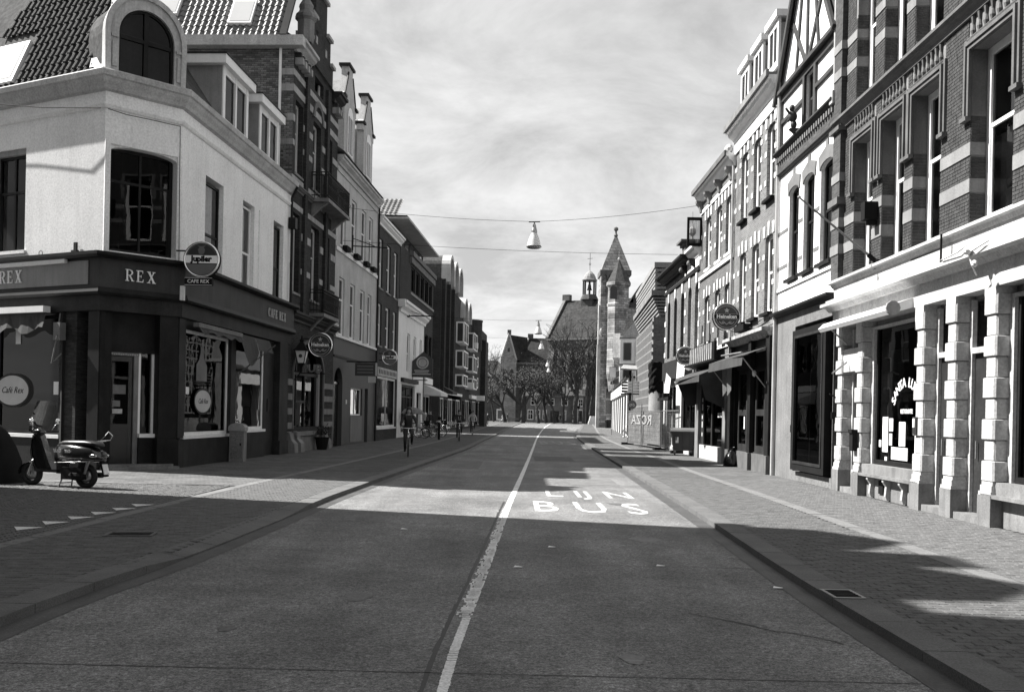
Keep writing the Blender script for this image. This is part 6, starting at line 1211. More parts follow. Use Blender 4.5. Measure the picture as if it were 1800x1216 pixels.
f.b('wall', MB().box(-6, 7.5, 0, 8, 0, 10.5), BK_CH); f.b('roof', MB().add([(-6, -.3, 10.5), (7.5, -.3, 10.5), (5, 4, 13.6), (-3, 4, 13.6)], [(0, 1, 2, 3)]), SLATE); f.b('gable_coping', MB().bar((4.0, -.4, 12), (6.6, -.4, 7), .12, 5), STONE)
for i in range(3): f.b('window', MB().box(-3 + i * 3, -1.6 + i * 3, -.06, .01, 6, 8.5), STONED)
# low cottages in front of the church
f = frame_at('church_cottages', 'row of low brick cottages with white sash windows built against the church', 'cottage row', 2.9, 200, 0)
ops = []
wn = [(.9, 2.3, 3.5, 5.0), (4.6, 5.8, 3.5, 5.0), (7.2, 8.6, 3.5, 5.0), (9.6, 11.0, 3.5, 5.0), (.3, 1.5, .5, 2.6), (2.0, 2.9, .5, 2.6), (3.4, 4.3, .5, 2.6), (7.8, 8.3, .5, 2.6), (9.5, 10.4, 1.2, 2.6)]
RC = [tuple(q) for q in wn] + [(5.0, 6.8, .1, 2.4)]
wall(f, 0, 12.3, 0, 5.4, BK_LH, [(a, c, d, e_) for a, c, d, e_ in RC])
for a, c, d, e_ in wn: window(f, a, c, d, e_, WPAINT, 'cross', ins=.03, fw=.14, mid=.6)
f.b('garage_door', MB().box(5.0, 6.8, .2, .3, .1, 2.4), BLACK); f.b('room', MB().box(.1, 12.2, .5, 4, 0, 5.2), INTER); f.b('roof', MB().add([(-.2, -.4, 5.4), (12.5, -.4, 5.4), (12.5, 4.5, 8.6), (-.2, 4.5, 8.6)], [(0, 1, 2, 3)]), SLATE); f.b('eave', MB().box(-.1, 12.4, -.45, -.0, 5.3, 5.5), STONEG)
for a, z in ((8.9, 5.9),): d_ = f.b('dormer', MB().box(a, a + 1.3, .4, 2.5, 5.6, 7.3), STONEG); f.b('dormer_front', MB().prism_y([(a - .1, 5.6), (a + 1.4, 5.6), (a + 1.4, 7.2), (a + .65, 8.0), (a - .1, 7.2)], .25, .39), WPAINT, d_); f.b('pane', MB().box(a + .25, a + 1.05, .2, .24, 5.9, 7.0), BLACK, d_)
f.b('dormer', MB().prism_y([(4.2, 5.5), (5.4, 5.5), (5.4, 6.6)] + arc(4.8, 6.6, .6, .5, 0, PI, 6) + [(4.2, 6.6)], .2, 1.8), STONEG)
f = frame_at('end_cottage', 'last low cottage with one white window above a white-framed door', 'cottage', 12.6, 199.2, 0)
wall(f, 0, 2.6, 0, 5.6, BKP, [(.9, 2.0, 3.4, 5.0), (.9, 2.0, .1, 2.8)]); window(f, .9, 2.0, 3.4, 5.0, WPAINT, 'cross', ins=.03, fw=.16, mid=.5); window(f, .9, 2.0, .1, 2.8, WPAINT, 'plain', ins=.03, fw=.2); f.b('room', MB().box(.1, 2.5, .5, 4, 0, 5.2), INTER)
f.b('roof', MB().add([(-2.0, -.3, 5.6), (2.8, -.3, 5.6), (2.3, 4, 8.6), (-1.0, 4, 8.6)], [(0, 1, 2, 3)]), SLATE); f.b('side_wall', MB().quad((2.6, 0, 0), (2.6, 4, 0), (2.6, 4, 5.6), (2.6, 0, 5.6)), BK_LH); f.b('gutter', MB().box(-.1, 2.7, -.4, -.3, 5.5, 5.65), STONED); f.b('side_block', MB().box(2.62, 6, 1, 5, 0, 4.8), DARKP2)
# ================================================================== BARE TREES
def tree(name, label, x, y, h, tr, spread, seed, leaves=600, group='bare trees on the church square', low=.28, leafm=BUD, lean=0.0, lsz=.11):
    rnd = random.Random(seed); t = thing(name, label, 'tree', (x, y, -.05), 0, group); tk = MB(); cr_ = MB(); tips = []
    def grow(p, d, L, r, dep):
        n = 3; pts = [p]
        for i in range(n):
            d = (d + Vector((rnd.gauss(0, .12), rnd.gauss(0, .12), rnd.gauss(.03, .05)))).normalized(); p = p + d * (L / n); pts.append(p)
        m_ = tk if dep == 0 else cr_; k = 7 if dep == 0 else (5 if dep < 3 else 3)
        for i in range(n): m_.bar(pts[i], pts[i + 1], max(.016, r * (1 - .3 * i / n)), k, max(.016, r * (1 - .3 * (i + 1) / n)))
        if dep >= 3: tips.extend(pts[1:])
        if dep >= 6 or L < .3: return
        nb = rnd.choice((2, 3, 3)) if dep else 4
        for i in range(nb):
            az = rnd.uniform(0, 2 * PI); tilt = rnd.uniform(.25, .75) * spread; sd_ = Vector((math.cos(az), math.sin(az), 0)); nd = (d * math.cos(tilt) + sd_ * math.sin(tilt)).normalized(); q = pts[-1] if i < 2 or dep == 0 else pts[rnd.choice((1, 2))]
            grow(q, nd, L * rnd.uniform(.62, .85) * (1.0 if dep else 1.15), r * rnd.uniform(.5, .7), dep + 1)
    grow(Vector((0, 0, 0)), Vector((lean, 0, 1)).normalized(), h * low, tr, 0)
    lv = MB()
    for _ in range(leaves):
        c = rnd.choice(tips) + Vector((rnd.gauss(0, .3), rnd.gauss(0, .3), rnd.gauss(0, .3))); a = Vector((rnd.gauss(0, 1), rnd.gauss(0, 1), rnd.gauss(0, 1))).normalized() * lsz; b_ = a.cross(Vector((rnd.gauss(0, 1), rnd.gauss(0, 1), rnd.gauss(0, 1)))).normalized() * lsz * .6
        lv.quad(c - a, c - b_, c + a, c + b_)
    mk('trunk', tk, BARK, t); tag(mk('crown', cr_, BARK, t), kind='stuff')
    if lv.v: tag(mk('buds', lv, leafm, t), kind='stuff')
    return t
TR = [('bare_tree', 'large forked bare tree with thick dark trunk before the cottages', 12.0, 186, 18.5, .52, 1.0, 4, 500), ('bare_tree', 'tall dark tree close to the castle tower, tops against the church roof', 15.4, 188, 19.5, .42, .8, 9, 400),
      ('bare_tree', 'slender straight tree left of the forked tree, before the cottage garage', 8.4, 188, 12.5, .34, .9, 12, 900), ('bare_tree', 'thin dark tree before the middle cottage windows', 10.1, 190, 13, .25, .9, 15, 600),
      ('bare_tree', 'stocky twiggy tree with wide trunk at the left end of the cottages', 2.0, 184, 11, .55, 1.1, 21, 1500), ('bare_tree', 'dense budding tree before the church wing', 5.2, 187, 11.5, .35, 1.1, 25, 1400),
      ('bare_tree', 'budding tree before the pale transept gable', -1.3, 186, 10.5, .35, 1.1, 33, 1400), ('bare_tree', 'airy pale birch-like tree rising above the far left roofs', -3.6, 192, 14, .20, .7, 38, 500), ('bare_tree', 'low bushy tree at the far end of the apartment wing', -5.6, 184, 8.5, .3, 1.1, 41, 1200), ('bare_tree', 'dark twiggy tree behind the second hanging lamp', 6.8, 192, 12, .35, 1.0, 44, 900)]
for n_, lb, x, y, h, tr, sp_, sd2, lv in TR: tree(n_, lb, x, y, h, tr, sp_, sd2, lv)
# ================================================================== HOUSE BESIDE THE CAMERA (left, casts the foreground shade)
b = Bld('corner_house_near', 'tall brick corner house across the side street from the white corner cafe', (-10.6, -6), (-10.6, 19.2), 0, 25.2); f = b.f
for z0 in (4.8, 8.4, 12.0): b.row([(1 + i * 2.6, 2.2 + i * 2.6) for i in range(9)], z0, z0 + 2.4, curtain='dim')
b.hole(0, .001, 0, .001); b.walls([(0, 4, STONED), (4, 15.6, BK_L4)]); b.body(15.6, 8, BK_L7); b.cornice(15.4, 15.8, .4, STONE)
b.f.b('roof', MB().add([(0, 0, 15.8), (25.2, 0, 15.8), (25.2, 8, 15.8), (0, 8, 15.8), (0, 1.4, 17.6), (25.2, 1.4, 17.6), (25.2, 7, 17.6), (0, 7, 17.6)], [(0, 1, 5, 4), (1, 2, 6, 5), (2, 3, 7, 6), (3, 0, 4, 7), (4, 5, 6, 7)]), SLATE)
for x in (24.0, 20.6, 17.6, 13.0, 7): f.b('gable_dormer', MB().prism_y([(x - 1.1, 15.8), (x + 1.1, 15.8), (x + 1.1, 17.6), (x, 18.6), (x - 1.1, 17.6)], .3, 3), STUCCO)
b.f.b('chimney', MB().box(22, 23, 1, 2, 17, 19.4), BK_L4)
# ================================================================== OVERHEAD LAMPS AND WIRES
def wire(p, q, sag, label, lampx=None):
    p, q = Vector(p), Vector(q); pts = [p.lerp(q, i / 24) - Vector((0, 0, sag * 4 * (i / 24) * (1 - i / 24))) for i in range(25)]
    o = mk('overhead_wire', MB().path([x - p for x in pts], .008, 4), BLACKM); o.location = p; tag(o, label, 'wire', 'span wires across the street'); return pts
def lamp(x, y, zb, label):
    t = thing('hanging_street_lamp', label, 'street lamp', (x, y, zb), 0, 'street lamps hung over the road')
    mk('shade', MB().lathe([(.30, 0), (.32, .03), (.31, .06), (.29, .12), (.25, .28), (.18, .48), (.13, .58), (.13, .60)], n=20), mat('lamp_enamel', .62, .35, .05, 2, 0, 20), t, True)
    mk('diffuser', MB().lathe([(.10, -.05), (.24, -.03), (.29, 0), (.29, .01)], n=16), mat('lamp_bowl', .25, .3, .1, 2, 0, 20), t, True); mk('rim', MB().torus((0, 0, .04), .31, .018, 20, 5, 'z'), BLACKM, t)
    mk('housing', MB().lathe([(.13, .6), (.12, .72), (.08, .88), (.06, .98), (.03, 1.0), (.03, 1.08)], n=12), METAL, t); mk('hanger', MB().bar((-.24, 0, 1.08), (.24, 0, 1.10), .025, 6), BLACKM, t); return t
lamp(.78, 41, 8.68, 'nearest hanging street lamp, largest, alone high above the road centre'); wire((-7.8, 43.5, 10.75), (.78, 41, 9.78), .12, 'thick span wire from the pale stucco house to the nearest hanging lamp'); wire((.78, 41, 9.78), (7.76, 37.5, 9.62 + .35), .12, 'span wire from the nearest hanging lamp to the bracketed brick house')
lamp(2.0, 78.6, 8.15, 'second hanging lamp, just above the church roofs'); wire((-5.6, 80, 9.5), (2.0, 78.6, 9.25), .1, 'span wire holding the second lamp on its left side'); wire((2.0, 78.6, 9.25), (9.0, 78, 9.6), .1, 'span wire holding the second lamp on its right side')
lamp(2.95, 102, 8.45, 'third hanging lamp, right below the second and before the trees'); wire((-5.4, 104, 9.9), (9, 100, 9.8), .3, 'faint span wire of the third hanging lamp')
lamp(5.2, 146, 8.85, 'fourth tiny hanging lamp above the centre line far away'); lamp(5.7, 155, 8.4, 'farthest hanging lamp, lowest of the row of five'); wire((-3, 147, 10.2), (14, 145, 10.2), .35, 'distant span wire above the two farthest lamps')
wire((-7.75, 43.5, 9.25), (7.2, 43, 8.85), .12, 'thin unlit span wire below the nearest lamp'); 
tag(mk('wall_bracket', MB().bar((0, 0, 0), (1.6, 0, -.05), .03, 5).bar((0, 0, .35), (1.0, 0, 0), .02, 4).box(-.06, .0, -.05, .05, -.2, .5), IRON, None, False, (-7.55, 45.2, 9.3)), 'iron wall bracket holding a span wire on the pale stucco house', 'bracket')
# ================================================================== SIGNS
SGN = mat('dark_sign_enamel', 0.03, 0.3, 0.1, 2, 0, 20, spec=.5); SGM = mat('mid_sign_enamel', 0.12, 0.35, 0.1, 2, 0, 20)
def disc_sign(x, y, z, r, kind, label, wallx, name='round_bar_sign'):
    t = thing(name, label, 'sign', (x, y, z), 0); f = Fr(t, 0)
    f.b('case', MB().lathe([(r, -.09), (r, .09)], n=36, axis='y'), BLACKM); f.b('rim', MB().torus((0, -.09, 0), r - .015, .03, 36, 8), CHROME, None, True)
    f.b('face', MB().lathe([(r - .04, -.094), (r - .04, -.10)][::-1], n=36, axis='y'), SGN); q = r / .48
    if kind == 'H':
        f.b('ring', MB().torus((0, -.10, 0), r * .80, .008, 32, 4), LETD)
        f.b('banner', MB().prism_y([(-.41 * q, -.085 * q), (.41 * q, -.085 * q), (.43 * q, 0), (.41 * q, .10 * q), (-.41 * q, .10 * q), (-.43 * q, 0)], -.108, -.101), BLACKM); f.b('banner_line', MB().box(-.41 * q, .41 * q, -.109, -.1085, .085 * q, .095 * q).box(-.41 * q, .41 * q, -.109, -.1085, -.08 * q, -.07 * q), LETD)
        lettering(f, 'Heineken', .185 * q, LETW, 0, -.110, .005 * q, bold=.006 * q, ext=.003)
        st = []; 
        for i in range(10): rr = (.10 if i % 2 == 0 else .042) * q; a = PI / 2 + i * PI / 5; st.append((rr * math.cos(a), .22 * q + rr * math.sin(a)))
        f.b('star', MB().prism_y(st, -.108, -.101), LETD)
        f.b('scroll', MB().path([(-.26 * q, -.106, -.17 * q), (-.18 * q, -.106, -.25 * q), (-.08 * q, -.106, -.20 * q), (0, -.106, -.27 * q), (.08 * q, -.106, -.20 * q), (.18 * q, -.106, -.25 * q), (.26 * q, -.106, -.17 * q)], .012 * q, 5).torus((-.12 * q, -.106, -.2 * q), .04 * q, .008 * q, 10, 4).torus((.12 * q, -.106, -.2 * q), .04 * q, .008 * q, 10, 4), LETD)
    else:
        f.b('banner', MB().box(-.46 * q, .46 * q, -.106, -.101, -.10 * q, .11 * q), LETW); lettering(f, 'Jupiler', .215 * q, BLACKM, 0, -.108, .01 * q, bold=.012 * q, ext=.003)
        f.b('emblem', MB().prism_y([(-.07 * q, .16 * q), (0, .13 * q), (.07 * q, .16 * q), (.10 * q, .27 * q), (.05 * q, .32 * q), (.12 * q, .38 * q), (.03 * q, .36 * q), (-.03 * q, .36 * q), (-.12 * q, .38 * q), (-.05 * q, .32 * q), (-.10 * q, .27 * q)], -.106, -.101), SGM); f.b('ring', MB().torus((0, -.10, 0), r * .86, .006, 32, 4), SGM)
        f.b('lower_field', MB().prism_y([(-.40 * q, -.13 * q), (.40 * q, -.13 * q)] + arc(0, 0, .42 * q, .42 * q, -.35, -PI + .35, 10), -.104, -.101), SGM)
    f.b('bracket', MB().bar((wallx - x, 0, r * .5), (0, 0, r * .5), .022, 6).bar((wallx - x, 0, -r * .4), (0, 0, -r * .4), .022, 6), BLACKM); return t
disc_sign(-8.25, 25.6, 5.53, .465, 'J', 'round bar sign with white Jupiler band on the corner cafe', -8.95)
t = thing('name_box_sign', 'small dark box sign reading Cafe Rex under the round bar sign', 'sign', (-8.33, 25.6, 4.955)); f = Fr(t, 0); f.b('case', MB().box(-.36, .36, -.07, .07, -.10, .10), BLACKM); lettering(f, 'CAFE REX', .13, LETW, 0, -.075, 0); f.b('rim', MB().box(-.36, .36, -.074, -.071, .085, .10).box(-.36, .36, -.074, -.071, -.10, -.085), LETD)
f.b('lamp_tube', MB().box(-.48, -.38, -.06, .06, -.5, -.12), SHEET)
disc_sign(-7.55, 38, 4.18, .47, 'H', 'round Heineken sign over the arched front of the banded brick house', -8.3)
disc_sign(7.30, 33.4, 5.13, .47, 'H', 'round Heineken sign on the house with three boxy dormers', 7.75)
disc_sign(7.42, 41.9, 4.30, .40, 'H', 'smaller round Heineken sign above the slatted shop board', 7.8)
disc_sign(-6.80, 53.5, 4.61, .42, 'J', 'distant round bar sign on the narrow sooty brick house', -7.4)
t = thing('house_shaped_sign', 'dark gabled hanging sign with pale round emblem outside the low white house', 'sign', (-6.2, 66, 4.0)); f = Fr(t, 0)
f.b('board', MB().prism_y([(-.9, 0), (.75, 0), (.75, 1.25), (.1, 1.75), (-.75, 1.0)], -.06, .06), SGN); f.b('emblem', MB().lathe([(.42, -.061), (.42, -.075)], (0.05, 0, .98), 24, 'y'), STONE); f.b('emblem_ring', MB().torus((.05, -.078, .98), .30, .02, 20, 4), SGN)
for k, w_ in enumerate((.5, .45, .62)): f.b('text_line', MB().box(-w_, w_, -.07, -.061, .42 - k * .12, .48 - k * .12), LETD)
f.b('bracket', MB().bar((-1.5, 0, -.2), (.4, 0, -.2), .03, 5).bar((-.6, 0, -.2), (-.6, 0, 0), .02, 4), BLACKM)
t = thing('hanging_board_sign', 'dark rectangular hanging board beside the doorway of the pale stucco house', 'sign', (-7.0, 46, 3.3)); f = Fr(t, 0); f.b('board', MB().box(-.48, .48, -.04, .04, 0, .60), SGN)
for k in range(3): f.b('text_line', MB().box(-.38, .38, -.046, -.041, .12 + k * .15, .19 + k * .15), SGM)
f.b('side_panel', MB().box(.48, .55, -.06, .06, -.0, .62), LETD); f.b('lower_plate', MB().box(.15, .5, -.03, .03, -.32, -.03), LETD); f.b('bracket', MB().bar((-.9, 0, .66), (.5, 0, .66), .03, 5), BLACKM)
t = thing('pub_letter_sign', 'row of dark projecting pub letters below the lantern on the banded brick house', 'sign', (-7.75, 37.4, 3.12)); f = Fr(t, 0); lettering(f, 'PUB', .42, mat('faded_letter', .12, .5, .2, 3, .1, 20), 0, 0, .1, ext=.03, bold=.01); f.b('rail', MB().box(-.5, .5, -.02, .02, -.10, -.06), BLACKM)
# lantern
t = thing('wall_lantern', 'old glazed wall lantern with dark crown outside the banded brick house', 'lantern', (-8.05, 36.9, 3.35)); f = Fr(t, 0)
def frustum(mb, w0, w1, z0, z1): return mb.add([(-w0, -w0, z0), (w0, -w0, z0), (w0, w0, z0), (-w0, w0, z0), (-w1, -w1, z1), (w1, -w1, z1), (w1, w1, z1), (-w1, w1, z1)], [(0, 3, 2, 1), (4, 5, 6, 7), (0, 1, 5, 4), (1, 2, 6, 5), (2, 3, 7, 6), (3, 0, 4, 7)])
f.b('glass_body', frustum(MB(), .12, .21, .06, .52), mat('milk_glass', .62, .3, .06, 3, 0, 20)); mb = MB()
for sx, sy in ((1, 1), (1, -1), (-1, 1), (-1, -1)): mb.bar((.12 * sx, .12 * sy, .06), (.21 * sx, .21 * sy, .52), .018, 4)
f.b('frame', mb, BLACKM); f.b('crown', frustum(frustum(MB(), .27, .25, .52, .58), .22, .06, .58, .85).lathe([(.05, .85), (.09, .92), (.03, 1.0), (.02, 1.1)], n=8), BLACKM); f.b('foot', frustum(MB(), .04, .12, -.10, .06).bar((0, 0, -.3), (0, 0, -.1), .03, 6), BLACKM)
f.b('emblem', MB().lathe([(.07, -.19), (.07, -.2)], (0, 0, .32), 12, 'y'), SGN); f.b('bracket', MB().bar((-.3, .1, -.25), (0, 0, -.28), .025, 6).bar((-.3, .1, -.6), (0, 0, -.28), .02, 6), IRON)
# right-hand street signs
t = thing('direction_signpost', 'pole with four pale finger boards and a round cycle sign beside the mesh fence', 'signpost', (8.15, 66, 0)); f = Fr(t, 0); f.b('pole', MB().bar((0, 0, 0), (0, 0, 4.6), .05, 8), METAL)
for k in range(4): bd = f.b('finger_board', MB().box(-.75, .85, -.04, -.0, 3.85 - k * .2, 4.02 - k * .2), PAPER if k < 3 else SHEET); f.b('arrow_tip', MB().box(-.73, -.38, -.046, -.041, 3.88 - k * .2, 3.99 - k * .2), SGN, bd); f.b('text_line', MB().box(-.2, .7, -.046, -.041, 3.92 - k * .2, 3.95 - k * .2), LETD, bd)
f.b('lower_bar', MB().box(-.8, .85, -.04, .0, 3.12, 3.2), BLACKM); f.b('cycle_sign', MB().lathe([(.30, -.06), (.30, -.08)], (0, 0, 2.44), 24, 'y'), SGM)
f.b('cycle_symbol', MB().torus((-.11, -.085, 2.40), .07, .012, 12, 4).torus((.11, -.085, 2.40), .07, .012, 12, 4).bar((-.11, -.085, 2.40), (-.03, -.085, 2.50), .01, 4).bar((-.03, -.085, 2.50), (.09, -.085, 2.50), .01, 4).bar((.11, -.085, 2.40), (.08, -.085, 2.53), .01, 4).bar((-.03, -.085, 2.5), (.0, -.085, 2.4), .01, 4), LETW)
t = thing('flat_roofed_mast', 'mast topped by a wide flat dark panel above the finger boards', 'mast', (8.3, 68.5, 0)); mk('pole', MB().bar((0, 0, 0), (0, 0, 5.0), .09, 8), BLACKM, t); mk('panel', MB().add([(-.75, -.4, 4.9), (.55, -.4, 4.85), (.75, .5, 5.15), (-.45, .5, 5.2), (-.75, -.4, 5.0), (.55, -.4, 4.95), (.75, .5, 5.25), (-.45, .5, 5.3)], [(0, 3, 2, 1), (4, 5, 6, 7), (0, 1, 5, 4), (1, 2, 6, 5), (2, 3, 7, 6), (3, 0, 4, 7)]), LEAD, t)
t = thing('white_hanging_sign', 'small white framed sign on a thin pole before the castle tower', 'sign', (8.75, 85, 0)); mk('pole', MB().bar((0, 0, 0), (0, 0, 6.2), .03, 6), METAL, t); mk('board', MB().box(-.27, .27, -.04, .04, 5.0, 5.9), PAPER, t); mk('frame', MB().box(-.3, .3, -.05, -.041, 4.97, 5.02).box(-.3, .3, -.05, -.041, 5.88, 5.93).box(-.3, -.26, -.05, -.041, 5.02, 5.88).box(.26, .3, -.05, -.041, 5.02, 5.88), LEAD, t)
t = thing('advertising_column', 'round pale column wrapped in torn dark sheeting behind the fence', 'column', (7.95, 54, 0)); mk('shaft', MB().lathe([(.42, 0), (.42, .1), (.37, .12), (.37, 3.2)], n=20), CONC, t, True)
mb = MB(); rnd = random.Random(6); n = 16; prev = None
for j in range(10):
    ring_ = [(( .38 + rnd.uniform(-.02, .07)) * math.cos(2 * PI * i / n), (.38 + rnd.uniform(-.02, .07)) * math.sin(2 * PI * i / n), 3.0 + j * .185 + (rnd.uniform(-.15, .1) if j == 0 else rnd.uniform(-.04, .04))) for i in range(n)]
    k0 = len(mb.v); mb.v += ring_
    if prev is not None: mb.f += [(prev + i, prev + (i + 1) % n, k0 + (i + 1) % n, k0 + i) for i in range(n)]
    prev = k0
mb.f.append(tuple(range(prev, prev + n))); mk('dark_sheeting', mb, BLACKM, t)
# ---- construction fence with banner read from behind
def fence_panel(x0, y0, x1, y1, label, mesh_on, name='fence_panel'):
    L = math.hypot(x1 - x0, y1 - y0); t = thing(name, label, 'fence', (x0, y0, 0), math.atan2(y1 - y0, x1 - x0), 'construction fence panels on the right pavement'); f = Fr(t, 0)
    f.b('frame', MB().path([(0, 0, .12), (0, 0, 1.95), (L - .05, 0, 1.95), (L - .05, 0, .12), (0, 0, .12)], .022, 6).bar((L / 2, 0, .12), (L / 2, 0, 1.95), .015, 5), METAL)
    mb = MB()
    for i in range(int(L / .12)): mb.bar((i * .12, 0, .12), (i * .12, 0, 1.95), .0035, 3)
    for i in range(8): mb.bar((0, 0, .25 + i * .22), (L - .05, 0, .25 + i * .22), .0035, 3)
    tag(f.b('wire_mesh', mb, METAL), kind='stuff')
    for x in (.0, L - .05): f.b('foot_block', MB().box(x - .12, x + .12, -.35, .35, 0, .13), BLACKM)
    if mesh_on:
        f.b('windbreak_cloth', MB().box(.05, L - .1, .02, .03, .22, 1.9), mat('fence_cloth', .13, .9, .3, 2, .3, 8, .2))
    return f, L
f, L = fence_panel(6.75, 56.4, 7.42, 48.4, 'cloth-covered fence panel with reversed ROZA lettering', True)
me = text_mesh('ROZA', .72, mat('faded_banner_letter', .26, .8, .2, 4, .2, 12), ext=.004, bold=.01, sx=-2.6)
rot = Matrix.Rotation(PI / 2, 4, 'X')
for v in me.vertices: v.co = (rot @ v.co) + Vector((L * .45, -.012, 1.45))
me.name = 'banner_lettering'; link('banner_lettering', me, f.root)
fence_panel(7.44, 48.2, 7.62, 44.2, 'bare wire fence panel before the torn posters', False)
t = thing('barrier_post', 'thin pale upright post standing before the lettered fence cloth', 'post', (7.0, 52.4, 0)); mk('post', MB().bar((0, 0, .03), (0, 0, 2.3), .025, 6), METAL, t); mk('foot', MB().box(-.15, .15, -.15, .15, 0, .03), METAL, t)
# ---- wheeled bin, rubbish bag, utility cabinet
t = thing('wheeled_rubbish_container', 'big dark four-wheeled rubbish container on the right pavement', 'rubbish container', (7.42, 42, 0), -.12)
W2, D2 = .50, .42
frus = lambda a0, b0, a1, b1, z0, z1: MB().add([(-a0, -b0, z0), (a0, -b0, z0), (a0, b0, z0), (-a0, b0, z0), (-a1, -b1, z1), (a1, -b1, z1), (a1, b1, z1), (-a1, b1, z1)], [(0, 3, 2, 1), (4, 5, 6, 7), (0, 1, 5, 4), (1, 2, 6, 5), (2, 3, 7, 6), (3, 0, 4, 7)])
PLD = mat('bin_plastic', .035, .45, .2, 3, .1, 30); mk('body', frus(.40, .34, W2, D2, .22, 1.0), PLD, t); mk('rim', MB().box(-.56, .56, -.47, .47, .98, 1.05), PLD, t); mk('lid', MB().prism_x([(-.48, 1.05), (-.42, 1.13), (0, 1.2), (.42, 1.16), (.48, 1.05)], -.55, .55), mat('bin_lid', .10, .5, .2, 3, .1, 30), t); mk('label', MB().box(-.33, -.2, -.405, -.385, .55, .8), SHEET, t)
for i, x in enumerate((-.3, 0, .3)): mk('rib', MB().add([(x - .02, -.36, .25), (x + .02, -.36, .25), (x + .02, -.44, .98), (x - .02, -.44, .98), (x - .02, -.33, .25), (x + .02, -.33, .25), (x + .02, -.41, .98), (x - .02, -.41, .98)], [(0, 1, 2, 3), (0, 4, 5, 1), (3, 2, 6, 7), (0, 3, 7, 4), (1, 5, 6, 2)]), PLD, t)
for x in (-.34, .34):
    for y in (-.28, .28): w = mk('wheel', MB().lathe([(.09, -.02), (.10, 0), (.09, .02)], (x, y, .10), 12, 'x'), RUBBER, t); mk('fork', MB().box(x - .035, x + .035, y - .03, y + .03, .12, .24), METAL, w)
t = thing('rubbish_bag', 'tied black plastic rubbish bag slumped against the pub pilaster', 'rubbish bag', (7.55, 33.3, 0)); rnd = random.Random(9); mb = MB(); n = 18
PR = [(.10, 0), (.24, .02), (.27, .12), (.26, .25), (.21, .38), (.13, .48), (.05, .55), (.04, .58), (.09, .66)]
for j, (r, z) in enumerate(PR): mb.v += [((r * (1 + .14 * math.sin(5 * 2 * PI * i / n + j * .9) + rnd.uniform(-.05, .05))) * math.cos(2 * PI * i / n) + .03 * j / 8, r * (1 + .12 * math.sin(4 * 2 * PI * i / n + j)) * math.sin(2 * PI * i / n), z) for i in range(n)]
for j in range(len(PR) - 1): mb.f += [(j * n + i, j * n + (i + 1) % n, (j + 1) * n + (i + 1) % n, (j + 1) * n + i) for i in range(n)]
mk('bag', mb, mat('bin_bag_plastic', .012, .22, .2, 3, 0, 20, spec=.6), t, True); mk('knot', MB().torus((.03, 0, .565), .045, .012, 10, 5, 'z'), BLACKM, t)
t = thing('utility_cabinet', 'grey street cabinet with rounded metal cap against the cafe front', 'utility cabinet', (-8.40, 29.8, 0), .05); mk('body', MB().box(-.22, .22, -.2, .2, 0, .95), STONEG, t); mk('cap', MB().prism_y([(-.25, .95), (.25, .95), (.25, 1.05)] + arc(0, 1.05, .25, .14, 0, PI, 8) + [(-.25, 1.05)], -.23, .23), METAL, t); mk('door', MB().box(-.18, .18, -.208, -.2005, .1, .88), CONC, t); mk('lock', MB().box(.10, .14, -.22, -.209, .5, .58), BLACKM, t)
t = thing('planter_pot', 'dark pot with a clipped dark shrub by the arched pub front', 'planter', (-7.85, 40.2, 0)); mk('pot', MB().lathe([(.2, 0), (.3, .5), (.32, .52), (.28, .52)], n=14), BLACKM, t); mb = MB(); rnd = random.Random(4)
for _ in range(260):
    c = Vector((rnd.gauss(0, .14), rnd.gauss(0, .14), .62 + abs(rnd.gauss(0, .16)))); a = Vector((rnd.gauss(0, 1), rnd.gauss(0, 1), rnd.gauss(0, 1))).normalized() * .06; b_ = a.cross(Vector((0, .3, 1))).normalized() * .03; mb.quad(c - a, c - b_, c + a, c + b_)
tag(mk('shrub', mb, mat('dark_leaves', .04, .7, .3, 5, .2, 20), t), kind='stuff')
t = thing('bollard', 'slim dark street post between cyclist and parked bicycles', 'bollard', (-4.37, 58.4, 0)); mk('post', MB().lathe([(.07, 0), (.07, 1.25), (.09, 1.27), (.09, 1.34), (.03, 1.4)], n=10), BLACKM, t); mk('band', MB().lathe([(.075, 1.05), (.075, 1.15)], n=10), SHEET, t)
# far end street furniture
t = thing('lit_poster_case', 'white poster case with dark picture at the far left of the square', 'poster case', (-2.3, 190, -.05)); mk('frame', MB().box(-.75, .75, -.1, .1, .4, 2.6).box(-.1, .1, -.05, .05, 0, .4), PAPER, t); mk('poster', MB().box(-.5, .5, -.12, -.101, .7, 2.3), SGM, t)
t = thing('park_bench', 'slatted pale bench before the wide tree trunk', 'bench', (.4, 189, -.05))
for k in range(3): mk('slat', MB().box(-1.0, 1.0, -.2 + k * .14, -.1 + k * .14, .45, .49), STONEG, t)
for k in range(2): mk('backrest_slat', MB().box(-1.0, 1.0, .25, .29, .62 + k * .2, .74 + k * .2), STONEG, t)
for x in (-.8, .8): mk('leg', MB().box(x - .04, x + .04, -.18, .27, 0, .45).box(x - .04, x + .04, .29, .33, .0, .95), BLACKM, t)
t = thing('lantern_post', 'old square lantern post before the end cottage', 'street lamp', (13.0, 190, -.05)); mk('pole', MB().lathe([(.12, 0), (.06, .6), (.05, 3.0)], n=8), BLACKM, t); mk('lantern_head', MB().box(-.25, .25, -.25, .25, 3.0, 3.4).box(-.35, .35, -.35, .35, 3.4, 3.5), BLACKM, t)
t = thing('traffic_sign', 'small white plate on a pole before the cottage row', 'sign', (4.8, 188, -.05)); mk('pole', MB().bar((0, 0, 0), (0, 0, 3.2), .04, 6), METAL, t); mk('plate', MB().box(-.25, .25, -.05, -.02, 2.5, 3.2), PAPER, t)
